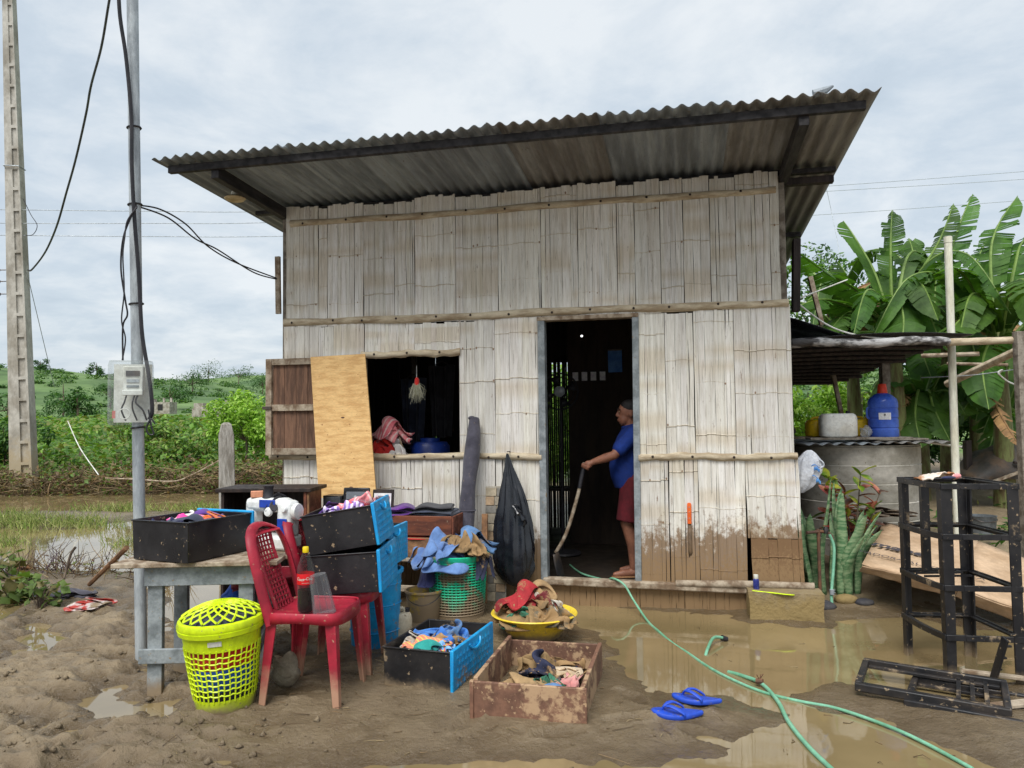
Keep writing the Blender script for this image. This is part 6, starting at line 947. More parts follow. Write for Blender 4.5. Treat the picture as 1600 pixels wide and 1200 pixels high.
# ------------------------------------------------------------------ banana plants and greenery
ban_m = mat('banana_leaf', lin(74, 116, 44), lin(50, 84, 34), .55, 2.2, (1, 1, 1), .1, trans=(.42, (1.5, 1.5, .5)), vc=True); rib_m = mat('banana_rib', lin(112, 138, 62), lin(92, 116, 52), .5, 5, bump=.05); dead_m = mat('banana_dead', lin(150, 116, 74), lin(112, 84, 56), .85, 6, bump=.2); stem_m = mat('banana_stem', lin(120, 126, 74), lin(96, 82, 54), .6, 4, (4, 4, .8), .2)
def banana_leaf(par, base_, pts, wmax, seed, tear=.35, dead=False, up=None, fold=.35):
    rs = random.Random(seed); P = cat_pts([Vector(p)-base_ for p in pts], 9); N = len(P); rb = MB(); rb.tube(P, [.03-.026*i/(N-1) for i in range(N)], 6); leaf = MB(); tone = rs.uniform(.85, 1.25); yel = rs.uniform(.95, 1.25)
    for side in (-1, 1):
        gaps = False; dr = fold; off = 0
        for i in range(int(N*.16), N-1):
            for h in (0, .5):
                f0 = (i+h)/(N-1); f1 = (i+h+.5)/(N-1); a = P[i].lerp(P[i+1], h); b_ = P[i].lerp(P[i+1], h+.5); t = (P[i+1]-P[i]).normalized(); s_ = t.cross(up or Vector((0, 0, 1)))
                if s_.length < .15: s_ = t.cross(Vector((.3, -1, 0)))
                s_.normalize(); n_ = s_.cross(t)
                wf = lambda f: wmax*max(0.0, math.sin(math.pi*min(1, ((f-.16)/.84)*.93+.07)))**.55*(1 if f < .78 else max(0, 1-((f-.78)/.225)**2.2))
                if rs.random() < tear*.8: off = rs.uniform(.15, .75) if tear > .2 else rs.uniform(0, .3); dr = fold+rs.uniform(-.25, .55)*min(1, tear*2)
                gap = .3*off*(1 if rs.random() < tear else 0); w0, w1 = wf(f0), wf(f1); out = s_*side*math.cos(dr)-n_*math.sin(dr); sw = t*(.35)
                va = a+(out+sw)*w0; vb = b_.lerp(a, gap)+(out+sw)*w1*rs.uniform(.93, 1.0) if rs.random() < tear else b_+(out+sw)*w1; ma = a+(out*.55+sw*.4+n_*.05)*w0; mb_ = b_.lerp(a, gap*.6)+(out*.55+sw*.4+n_*.05)*w1; g = tone*(1+rs.uniform(-.05, .05)); c_ = (g*yel, g, g*.9)
                if w0 > .005: leaf.add([a, b_, mb_, ma], [(0, 1, 2, 3)], 0, c_); leaf.add([ma, mb_, vb, va], [(0, 1, 2, 3)], 0, c_)
    l = leaf.build('leaf', dead_m if dead else ban_m, par, smooth=30); rb.build('midrib', dead_m if dead else rib_m, l)
def banana(label, px, Y, leaves_, cy, seed, stem_r=.14, dead=()):
    c = at(px, cy, Y=Y); base_ = Vector((c.x, Y, gz(c.x, Y))); o = thing('banana_plant', label, 'banana plant', tuple(base_)); h = c.z-base_.z; b = MB(); b.tube([(0, 0, -.1), (.02, 0, h*.5), (0, 0, h), (0, 0, h+.25)], [stem_r, stem_r*.8, stem_r*.55, .03], 12); b.build('trunk', stem_m, o); rs = random.Random(seed)
    for k, (pl_, w_, tr, dy) in enumerate(leaves_):
        pts = [c+Vector((0, 0, -.1))]+[at(x, y, Y=Y+dy*(i+1)/len(pl_)) for i, (x, y) in enumerate(pl_)]; banana_leaf(o, base_, pts, w_, seed*31+k, tr, k in dead)
    for k in range(8):                           # more leaves all round the crown
        a = rs.uniform(0, 6.28); L_ = rs.uniform(1.1, 1.9)*(1 if stem_r > .1 else .6); up_ = rs.uniform(.15, .9)*L_; d = Vector((math.cos(a), math.sin(a)*.8, 0)); pts = [c+Vector((0, 0, -.1)), c+d*L_*.35+Vector((0, 0, up_*.75)), c+d*L_*.75+Vector((0, 0, up_*.8)), c+d*L_*1.1+Vector((0, 0, up_*.35-.25*L_))]; banana_leaf(o, base_, pts, rs.uniform(.2, .28), seed*57+k, rs.uniform(.3, .7), rs.random() < .1)
    return o
banana('banana plant with a long leaf reaching toward the house roof', 1395, 10.6, [([(1340, 455), (1290, 425), (1238, 388)], .30, .3, -.6), ([(1330, 480), (1280, 468), (1232, 486)], .26, .25, -.9), ([(1368, 430), (1338, 375), (1318, 345)], .26, .12, .4), ([(1392, 430), (1392, 370), (1394, 328)], .19, .6, .2), ([(1360, 490), (1325, 488), (1300, 512)], .24, .5, -.7), ([(1430, 440), (1468, 375), (1490, 318)], .22, .7, .6), ([(1420, 470), (1450, 490), (1470, 540)], .26, .3, -.8), ([(1375, 520), (1340, 520), (1296, 545)], .25, .3, -1.0), ([(1400, 460), (1412, 500), (1405, 560)], .27, .3, -1.1), ([(1410, 440), (1426, 400), (1420, 372)], .2, .4, .9)], 505, 1)
banana('banana plant behind the white pipe with tattered upright leaf', 1475, 11.6, [([(1480, 420), (1500, 350), (1520, 303)], .24, .75, .3), ([(1440, 440), (1425, 395), (1430, 372)], .2, .2, .2), ([(1510, 450), (1550, 420), (1580, 380)], .26, .5, -.5), ([(1450, 500), (1440, 540), (1455, 590)], .28, .3, -1.0), ([(1500, 500), (1520, 540), (1530, 600)], .3, .25, -1.2), ([(1440, 470), (1410, 455), (1385, 480)], .24, .4, -.8)], 520, 2, dead=())
banana('banana plant at the right edge with broad torn leaves', 1560, 10.2, [([(1548, 420), (1556, 360), (1590, 306)], .26, .6, .5), ([(1585, 420), (1600, 375), (1640, 345)], .27, .4, .3), ([(1520, 450), (1495, 420), (1482, 418)], .27, .25, -.7), ([(1540, 480), (1500, 500), (1480, 530)], .3, .2, -.9), ([(1580, 480), (1610, 470), (1650, 480)], .28, .3, -.6), ([(1575, 520), (1600, 540), (1625, 600)], .3, .3, -1.0), ([(1550, 530), (1535, 570), (1545, 640)], .28, .3, -.9), ([(1545, 600), (1565, 650), (1595, 700)], .11, .8, -1.2)], 540, 3, dead=(7,))
banana('young banana plant low behind the blue carboy', 1440, 11.0, [([(1455, 590), (1480, 570), (1500, 590)], .25, .3, -.3), ([(1425, 600), (1400, 590), (1370, 610)], .25, .3, -.5), ([(1450, 610), (1460, 640), (1485, 690)], .27, .25, -.8), ([(1435, 610), (1430, 650), (1440, 700)], .25, .25, -.8), ([(1440, 585), (1436, 560), (1425, 545)], .2, .2, .3)], 640, 4, .09)
banana('young banana plant low at the right edge', 1570, 11.3, [([(1585, 610), (1600, 600), (1625, 615)], .25, .3, -.3), ([(1550, 620), (1525, 615), (1500, 650)], .27, .3, -.8), ([(1565, 640), (1555, 670), (1540, 720)], .26, .25, -.8), ([(1580, 640), (1600, 660), (1615, 710)], .25, .25, -.6), ([(1572, 600), (1580, 570), (1590, 560)], .2, .2, .3)], 660, 5, .09)
banana('dense banana plant filling the gap behind the tarp', 1330, 12.4, [([(1310, 480), (1285, 455), (1262, 470)], .28, .3, -.6), ([(1345, 470), (1362, 430), (1390, 420)], .28, .4, .2), ([(1320, 500), (1290, 510), (1262, 545)], .28, .3, -.8), ([(1345, 500), (1375, 505), (1400, 540)], .28, .3, -.8), ([(1330, 470), (1322, 430), (1310, 410)], .24, .3, .3), ([(1335, 510), (1340, 540), (1350, 590)], .3, .3, -.9)], 530, 6)
banana('dark banana plant between the pipe and the right edge plant', 1520, 12.6, [([(1500, 470), (1470, 440), (1450, 450)], .28, .4, -.5), ([(1540, 460), (1560, 430), (1600, 430)], .3, .4, -.3), ([(1510, 500), (1480, 520), (1462, 570)], .3, .3, -.9), ([(1535, 500), (1565, 520), (1580, 570)], .3, .3, -.9), ([(1520, 450), (1530, 400), (1545, 372)], .24, .6, .3), ([(1522, 520), (1520, 560), (1510, 620)], .3, .3, -1.0), ([(1510, 470), (1490, 425), (1460, 400)], .25, .6, .3)], 530, 7)
q = at(1290, 560, Y=15.5); tree('slender_tree', 'small leaved tree showing between banana leaves and the roof', 'tree', (q.x, 15.5, gz(q.x, 15.5)), 4.5, (1.1, 1.0, .9), 2200, .11, G2+G1[:2], blobs=16, trunk=.09, cz=.78, seed=15)
q = at(1480, 560, Y=16.5); tree('background_tree', 'dense tree standing behind the banana plants at right', 'tree', (q.x, 16.5, gz(q.x, 16.5)), 4.2, (2.4, 1.4, 1.5), 5200, .15, G2, blobs=16, trunk=.12, cz=.6, seed=16)
for k, (px, Y, h, w_, c_, lab) in enumerate(((1265, 14.0, 1.9, 1.5, G3, 'sunny yellow green bush behind the plank hut'), (1350, 14.5, 1.8, 1.7, G1+G3, 'bright green bush behind the jerrycans'), (1430, 13.2, 1.7, 1.5, G2, 'dark green bush under the banana leaves behind the carboy'), (1530, 13.4, 2.0, 1.7, G2, 'dark green bush behind the white pipe'), (1620, 13.0, 2.2, 1.6, G2, 'dark green bush at the right edge below the bananas'), (1150, 13.0, 1.9, 1.7, G3, 'yellow green bush behind the house right of the door'), (905, 12.5, 2.6, 1.9, G3, 'yellow green bush seen through the screen of the back door'), (800, 13.5, 2.4, 2.2, G1, 'green bush directly behind the house'))):
    q = at(px, 700, Y=Y); tree('bush', lab, 'bush', (q.x, Y, gz(q.x, Y)), h, (w_/2+.3, .8, h*.36), 2300, .13, c_, blobs=11, trunk=.03, cz=.55, seed=30+k)
# junk by the dirt bank at right
jk = thing('tarp_heap', 'dark tarpaulin heap with boards on the bank at the right edge', 'heap', tuple(at(1570, 745, Y=10.4))); b = MB(); b.grid(lambda u, v: ((u-.5)*1.3, (v-.5)*.8, .48*math.sin(math.pi*u)**.7*math.sin(math.pi*v)**.6*(.7+.5*float(fbm(np.array(u*4), np.array(v*4), 3, 3)))), 26, 16); b.build('tarpaulin', mat('tarp_brown', lin(74, 70, 66), lin(104, 84, 66), .6, 3, bump=.4), jk, solid=.01); part(jk, 'board', 'wood_weather', (-.1, -.4, .08), (.9, .05, .03), (0, R(-14), .3)); part(jk, 'board', 'wood_dark', (.2, -.45, .1), (.7, .06, .03), (0, R(20), -.2)); part(jk, 'post', 'wood_dark', (-.55, -.1, .2), (.08, .08, .6))
q = at(1535, 832, Y=8.0); o = thing('metal_bucket', 'grey metal bucket on the bank behind the black rack', 'bucket', (q.x, 8.0, q.z)); b = MB(); b.lathe([(0, 0), (.12, 0), (.135, .17), (.14, .175), (.132, .175), (.115, .01), (0, .01)], 24); b.build('body', mat('zinc_bucket', lin(120, 126, 130), lin(96, 100, 102), .5, 9, metal=.3), o); b = MB(); b.tube(cat_pts([(-.135, 0, .17), (-.08, -.12, .13), (.08, -.12, .13), (.135, 0, .17)], 6), .004, 5); b.build('handle', M['steel_dark'], o)
# flattened carton
cm_ = mat('cardboard', lin(192, 164, 134), lin(168, 140, 110), .85, 3, bump=.12, dirt=.3, mudcol=lin(140, 108, 76)); co = thing('carton', 'large collapsed washing machine carton behind the black rack', 'carton', (3.45, 6.5, 0)); cb_ = Vector((3.45, 6.5, 0))
def panel(nm, corners, n=10, amp=.018, seed=0):
    A, B, C_, D_ = [Vector(c)-cb_ for c in corners]; b = MB(); b.grid(lambda u, v: tuple(A.lerp(B, u).lerp(D_.lerp(C_, u), v)+Vector((0, 0, amp*(float(fbm(np.array(u*3+seed), np.array(v*3), 3, 2))-.5)*2))), n, n); return b.build(nm, cm_, co, solid=.008, smooth=60)
tA, tB, tC, tD = at(1347, 884, Y=6.25), at(1500, 921, Y=5.85), at(1528, 846, Y=7.0), at(1380, 817, Y=7.5)
panel('text_panel', (tA, tB, tC, tD), seed=1); panel('side_panel', (tB, at(1640, 972, Y=5.55), at(1690, 905, Y=6.3), tC), seed=2); panel('front_flap', (tA+Vector((.02, .1, -.07)), tB+Vector((.02, .12, -.08)), tB, tA), seed=3); panel('front_flap', (tB+Vector((.02, .12, -.08)), at(1640, 990, Y=5.65), at(1640, 972, Y=5.55), tB), seed=4); panel('back_flap', (tD, tC, tC+Vector((.05, .25, -.2)), tD+Vector((0, .3, -.22))), seed=5)
ux = (tB-tA).normalized(); uy = (tD-tA); uy = (uy-ux*uy.dot(ux)).normalized(); un = ux.cross(uy); Mx = Matrix((ux, uy, un)).transposed()
def carton_text(s, size, px, py, m, **kw):
    d = ray(px, py); n_ = un; t = (tA-EYE).dot(n_)/d.dot(n_); p = EYE+d*t-cb_+n_*.026; return put_text('printed_text', s, size, m, co, tuple(p), Mx.to_euler(), **kw)
ink = mat('ink', lin(60, 58, 66), lin(78, 72, 74), .8, 30, bump=0); carton_text('mabe', .19, 1402, 862, ink, shear=.2, bold=.006); carton_text('LAVADORA AUTOMÁTICA', .085, 1425, 884, ink, shear=.1)
q = at(1372, 800, Y=7.5); cloth('dry_leaf_litter', 'dry leaf litter on the carton edge below the croton', (q.x, q.y, q.z-.02), .5, .3, .05, M['bark'], seed=140, cat='leaves')
# ------------------------------------------------------------------ black plastic rack
F1, F2, B1, B2 = Vector((2.585, 4.67, 0)), Vector((3.01, 4.60, 0)), Vector((2.60, 5.22, 0)), Vector((3.03, 5.16, 0)); cR = (F1+F2+B1+B2)/4; rk = thing('storage_rack', 'black plastic four tier rack frame standing in the puddle', 'rack', (cR.x, cR.y, 0)); RH = 1.17
for k, p in enumerate((F1, F2, B1, B2)):
    b = MB(); c = p-cR; s1 = .068; dx = 1 if c.x < 0 else -1; dy = 1 if c.y < 0 else -1; t = .012
    rings = []
    for z_, sc in ((-.05, .85), (RH*.5, .95), (RH, 1.0)): w_ = s1*sc; L6 = [(0, 0), (w_, 0), (w_, t), (t, t), (t, w_*.8), (0, w_*.8)]; r_ = [(c.x*(.99+.01*sc)+dx*p_[0], c.y+dy*p_[1], z_) for p_ in L6]; rings.append(r_ if dx*dy > 0 else r_[::-1])
    loft(b, rings); b.build('post', M['black_muddy'], rk, bevel=.002)
def tier(par, z_, nm='shelf_frame', m='black_muddy', off=Vector((0, 0, 0))):
    b = MB(); cs = [F1-cR, F2-cR, B2-cR, B1-cR]
    for i in range(4):
        a, c = cs[i], cs[(i+1) % 4]; mid = (a+c)/2; o_ = (mid.normalized()*(.022 if i == 3 else .001)); pts = [a, a.lerp(c, .25)+o_*.75, mid+o_, a.lerp(c, .75)+o_*.75, c]
        for p, q in zip(pts, pts[1:]):
            b.bar(p+Vector((0, 0, z_))+off, q+Vector((0, 0, z_))+off, .014, .034); inn = Vector((-o_.x, -o_.y, 0)).normalized()*.026; b.bar(p*.93+Vector((0, 0, z_+.006))+off, q*.93+Vector((0, 0, z_+.006))+off, .04, .007)
    return b.build(nm, M[m], par, smooth=20, bevel=.002)
for z_ in (.26, .555, .86, RH-.008): tier(rk, z_)
b = MB(); [b.bar(Vector((-.2, y, .572)), Vector((.1, y, .572)), .014, .012) for y in (.02, .12, .2)]; b.build('shelf_slat', M['black_plastic'], rk)
b = MB(); a_ = (F1.lerp(B1, .55)-cR); b.bar(a_+Vector((.05, 0, .60)), a_+Vector((.05, 0, 1.14)), .03, .05, up=(1, 0, 0)); b.build('middle_strut', M['black_muddy'], rk)
pk = thing('food_packet', 'torn packet with brown stains on top of the black rack', 'packet', (cR.x-.06, cR.y+.08, RH+.012), .3); b = MB(); b.grid(lambda u, v: ((u-.5)*.24, (v-.5)*.15, .045*math.sin(math.pi*u)*(1-v*.6)+.008*math.sin(u*20+v*9)), 14, 8); b.build('wrapper', mat('wrapper', lin(226, 214, 200), lin(176, 122, 80), .5, 9, lo=.45, hi=.6), pk, solid=.006); b = MB(); b.ell((.08, -.07, .02), (.035, .02, .018), 10, 6); b.build('pink_scrap', M['f_coral'], pk); b = MB(); b.ell((0, -.085, .012), (.06, .02, .012), 10, 6); b.build('blue_scrap', M['f_navy'], pk)
# collapsed frames of the rack lying in the mud
def flat_frame(lab, loc, yaw, rx, ry, w_=.56, d_=.44, slats=3):
    o = thing('rack_shelf', lab, 'shelf frame', loc, rot=(rx, ry, yaw)); 
    for (c, dd) in (((0, -d_/2, 0), (w_, .035, .045)), ((0, d_/2, 0), (w_, .035, .045)), ((-w_/2+.015, 0, .001), (.035, d_-.036, .043)), ((w_/2-.015, 0, .001), (.035, d_-.036, .043))): part(o, 'rim', 'black_frame', c, dd, bev=.006)
    for k in range(slats): part(o, 'slat', 'black_frame', (w_*(.18+.09*k), 0, -.004), (.022, d_-.04, .016), bev=.002)
    part(o, 'slat', 'black_frame', (0, -d_*.36, -.004), (w_-.07, .03, .016), bev=.002); part(o, 'slat', 'black_frame', (0, d_*.36, -.004), (w_-.07, .03, .016), bev=.002)
    return o
defm('black_frame', lin(30, 30, 32), lin(52, 46, 42), .45, 5, bump=.15, dirt=.42)
flat_frame('upper fallen shelf frame lying tilted in the mud', (2.34, 4.40, .075), R(-30), R(1), R(1.5), .74, .46); flat_frame('lower muddy shelf frame under the fallen one', (2.52, 4.24, .03), R(-33), 0, R(1), .70, .44, 2)
b = MB(); b.bar((0, 0, 0), (.03, -.08, .26), .055, .012, up=(1, 0, 0)); [b.bar((.01+.012*k, -.03*k, .06+.075*k), (.05+.012*k, -.03*k, .06+.075*k), .02, .012) for k in range(4)]; q = at(1552, 1062, z=.04); b.build('broken_post', M['black_frame'], loc=tuple(q), bevel=.002, label='broken rack post leaning against the muddy shelf frames', cat='post'); part(thing('muddy_plank', 'muddy plank lying beside the fallen shelf frames', 'plank', (2.72, 4.16, .06), R(8)), 'plank', 'wood_weather', (0, 0, 0), (.62, .07, .02), (0, R(-2), 0)); part(thing('muddy_plank', 'muddy plank running into the puddle behind the broken post', 'plank', (3.0, 4.55, .05), R(-28)), 'plank', 'wood_weather', (0, 0, 0), (.7, .05, .02), (0, 0, 0))
# stones, scraps and litter
def stone(lab, px, py, s_, m='step_mud', z_=None):
    p = at(px, py, z=.03); b = MB(); b.ell((0, 0, .3*s_), (s_, s_*.8, s_*.5), 14, 9); b.v = [tuple(Vector(q)*(.85+.3*float(fbm(np.array(q[0]*9/s_*.1+px), np.array(q[1]/s_*1.3+q[2]/s_), 2, 4)))) for q in b.v]; b.build('stone', M[m] if isinstance(m, str) else m, loc=(p.x, p.y, max(gz(p.x, p.y), 0)-.02), label=lab, cat='stone', smooth=50)
dk = mat('stone_dark', lin(52, 52, 58), lin(70, 68, 68), .8, 6, bump=.4); stone('dark stone at the water edge under the snake plants', 1350, 948, .075, dk); stone('dark wet stone beside the concrete step', 1288, 950, .09, dk); stone('brown stone between step and snake plants', 1322, 945, .1)
def litter(nm, lab, cat, px, py, sx, sy, h_, m, seed): p = at(px, py, z=.03); return cloth(nm, lab, (p.x, p.y, gz(p.x, p.y)+.01), sx, sy, h_, m, yaw=.4, seed=seed, fold=.03, n=18, cat=cat, rough=.3)
litter('litter_rag', 'red and white rag half buried in the mud at left', 'rag', 142, 953, .28, .2, .03, mat('rag_red', lin(170, 60, 52), lin(190, 180, 176), .85, 6, lo=.45, hi=.55, dirt=.45), 150); litter('litter_plastic', 'dark plastic scrap in the mud left of the meter pole', 'plastic', 108, 938, .32, .16, .04, M['f_roll'], 151); litter('red_rag', 'small red rag by the foot of the utility pole', 'rag', 104, 764, .42, .3, .16, M['f_red'], 152); litter('wood_scrap', 'pale scrap of board on the mud near the left puddle', 'scrap', 38, 888, .2, .14, .02, M['wood_plain'], 153)
cable('driftwood_stick', 'pale stick leaning in the mud behind the grey table', [at(140, 913, z=.05), at(198, 856, Y=6.4)], .022, 'wood_plain', 'stick', 7); cable('driftwood_stick', 'thin dark stick sticking up from the left puddle', [at(100, 905, Y=6.9), at(110, 868, Y=7.0), at(118, 855, Y=7.0)], .012, 'bark', 'stick', 6)
# leafy weeds at the left edge
for k, (px, py, n_, s_, lab) in enumerate(((20, 935, 26, .13, 'leafy green weed at the left edge of the mud'), (60, 950, 16, .09, 'small weed creeping right of the leafy one at left'), (230, 893, 12, .08, 'small green weed beside the meter pole foot'), (-10, 905, 18, .12, 'tall weed cut by the left edge of the picture'))):
    p = at(px, py, z=.03); o = thing('weed', lab, 'weed', (p.x, p.y, gz(p.x, p.y))); b = MB(); Pt = []
    for i in range(n_): t = random.uniform(0, 6.28); e = Vector((random.uniform(.05, .3)*math.cos(t), random.uniform(.05, .25)*math.sin(t), random.uniform(.05, .28))); b.tube([(0, 0, -.02), (e.x*.5, e.y*.5, e.z*.8), e], [.006, .004, .002], 4); Pt += [e, e*.8]
    b.build('stem', M['bark'], o); cloud('foliage', np.array([tuple(p_) for p_ in Pt for _ in range(2)]), s_, [lin(96, 122, 56), lin(112, 134, 70), lin(84, 104, 50), lin(128, 120, 74)], parent=o, aspect=.75)
p = at(1560, 770, Y=9.0); cloud('bank_weeds', gzv(np.c_[RNG.normal(5.3, .6, 240), RNG.normal(8.8, .7, 240), RNG.uniform(0, .18, 240)]), .13, G1+G2, kind='stuff', label='low weeds scattered on the dirt bank at right', cat='weeds')
# ------------------------------------------------------------------ inside the house
def ipart(nm, lab, cat, px, py, v, rz=0, zb=None): q = fac(px, py, -v); return thing(nm, lab, cat, tuple(hw(q.x, v, q.z if zb is None else zb)), -YAW+rz)
pw = fac(889, 700, -2.3).x
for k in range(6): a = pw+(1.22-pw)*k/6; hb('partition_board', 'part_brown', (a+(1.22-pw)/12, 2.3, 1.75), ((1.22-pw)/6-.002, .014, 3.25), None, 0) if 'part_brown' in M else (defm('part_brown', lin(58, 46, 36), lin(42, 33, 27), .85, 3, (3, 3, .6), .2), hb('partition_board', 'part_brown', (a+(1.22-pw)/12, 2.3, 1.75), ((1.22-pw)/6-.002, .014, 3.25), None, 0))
o = ipart('pedestal_fan', 'black fan with grey hub standing inside the doorway', 'fan', 876, 612, 1.6, zb=.16); zf_ = fac(876, 612, -1.6).z-.16
lat(o, 'hub', 'galv', [(0, 0), (.055, 0), (.06, .02), (.045, .035), (0, .04)], (0, -.06, zf_), (R(90), 0, 0)); b = MB(); b.tube([(0, 0, 0), (0, 0, zf_)], .016, 8); b.build('stand', M['rubber'], o); lat(o, 'base', 'rubber', [(0, 0), (.2, 0), (.19, .02), (.03, .04), (0, .04)], (0, 0, 0)); b = MB(); [b.tube([(r_*math.cos(t), -.05, zf_+r_*math.sin(t)) for t in np.linspace(0, 6.2832, 30)], .005, 5) for r_ in (.1, .15, .19, .2)]; b.build('grille', M['rubber'], o)
for k in range(4): b = MB(); t = k*math.pi/2+.4; b.add([(.05*math.cos(t), -.03, zf_+.05*math.sin(t)), (.18*math.cos(t-.35), -.045, zf_+.18*math.sin(t-.35)), (.185*math.cos(t+.3), -.02, zf_+.185*math.sin(t+.3))], [(0, 1, 2)]); b.build('blade', M['rubber'], o, solid=.004)
lat(o, 'motor', 'rubber', [(0, 0), (.06, 0), (.06, .1), (.03, .13), (0, .13)], (0, .1, zf_), (R(90), 0, 0))
o = ipart('picture_row', 'row of four small pictures on the partition inside the door', 'pictures', 920, 588, 2.26)
for k in range(4): part(o, 'picture', 'wood_dark', (-.155+.105*k, 0, 0), (.09, .014, .13)); part(o, 'print', print_m, (-.155+.105*k, -.009, 0), (.065, .004, .1), bev=0)
o = ipart('wall_calendar', 'blue wall calendar high inside the doorway', 'calendar', 961, 564, 2.26); part(o, 'sheet', mat('calendar', lin(60, 110, 180), lin(90, 140, 200), .7, 8), (0, 0, 0), (.16, .008, .26), bev=0); part(o, 'binding', 'steel_dark', (0, -.002, .128), (.165, .014, .018), bev=0)
o = ipart('light_spot', 'small added light spot under the roof inside the doorway', 'light spot', 909, 525, 1.5); em = bpy.data.materials.new('spot_glow'); em.use_nodes = True; em.node_tree.nodes['Principled BSDF'].inputs['Emission Color'].default_value = (1, 1, 1, 1); em.node_tree.nodes['Principled BSDF'].inputs['Emission Strength'].default_value = 1.0; b = MB(); b.ell((0, 0, 0), (.013, .013, .011), 12, 8); b.build('glow_bead', em, o); b = MB(); b.tube([(0, 0, .015), (0, 0, .5)], .006, 6); b.build('spot_cord', M['rubber'], o)  # added glowing bead stands for a spot of light through the roof
o = ipart('side_table', 'dark low table inside at the left of the doorway', 'table', 880, 820, 2.6, zb=.16); part(o, 'top', 'wood_dark', (0, 0, .6), (.5, .4, .03)); [part(o, 'leg', 'wood_dark', (x, y, .3), (.04, .04, .58)) for x in (-.2, .2) for y in (-.15, .15)]
# through the window
o = ipart('hand_broom', 'small brush with red handle hanging in the window', 'brush', 651, 590, .14); b = MB(); b.tube([(0, 0, 0), (.004, 0, -.02), (0, 0, -.07)], [.012, .022, .024], 10); b.build('handle', M['f_red'], o, loc=(0, 0, .0)); A_ = np.repeat([[0, 0, -.06]], 260, 0)+RNG.normal(size=(260, 3))*[.012, .008, .006]; B_ = A_*[2.6, 2.6, 1]+[0, 0, -.13]+RNG.normal(size=(260, 3))*[.012, .01, .02]; sticks('bristles', A_, B_, .0022, [lin(200, 198, 176), lin(170, 168, 140)], parent=o); b = MB(); b.tube([(0, 0, 0), (0, 0, .11)], .003, 5); b.build('string', M['white_plastic'], o)
o = ipart('sewing_bench', 'bench inside the window heaped with clothes', 'bench', 640, 715, .5, zb=.16); part(o, 'top', 'wood_dark', (0, 0, 1.02), (1.2, .6, .03)); [part(o, 'leg', 'wood_dark', (x, y, .5), (.06, .06, 1.0)) for x in (-.5, .5) for y in (-.22, .22)]
for k, (lab, px, py, m_, sx, sy, hh) in enumerate((('white garment spilling along the window sill', 628, 705, 'f_white', .34, .22, .16), ('red garment at the left inside the window', 598, 695, 'f_red', .26, .24, .16), ('blue garment at the left bottom of the window', 590, 704, 'f_bluebright', .28, .22, .1), ('pink garment on the heap inside the window', 606, 668, 'f_coral', .28, .26, .14), ('cream toy like cloth on the heap inside the window', 612, 688, 'f_beige', .14, .14, .12))):
    q = fac(px, py+4, -.45); cloth('garment', lab, hw(q.x, .42+.03*k, q.z-.06), sx, sy, hh, M[m_], yaw=.3*k, seed=170+k, fold=.03, drop=.08, n=22)
o = ipart('blue_drum', 'blue plastic drum inside the window', 'drum', 672, 700, .8, zb=1.12); lat(o, 'body', 'blue_dark', [(0, 0), (.19, 0), (.2, .02), (.2, .22), (.17, .26), (0, .27)], (0, 0, 0), n=28); lat(o, 'lid', 'blue_dark', [(.1, .26), (.1, .3), (0, .3)], (0, 0, 0), n=18)
for k, (lab, px, py, m_) in enumerate((('grey trousers hanging deep inside the window', 646, 640, 'f_slate'), ('dark shirt hanging deep inside at the right of the window', 690, 620, 'f_black'))):
    o = ipart('hanging_garment', lab, 'clothing', px, py, 1.6); b = MB(); b.grid(lambda u, v: ((u-.5)*.3*(1-.3*v), .03*math.sin(u*14), .35-v*.8+.01*math.sin(u*9)), 20, 8); b.build('cloth', M[m_], o, solid=.008); b = MB(); b.tube([(-.12, 0, .34), (0, 0, .4), (.12, 0, .34)], .006, 6); b.build('hanger', M['steel_dark'], o)

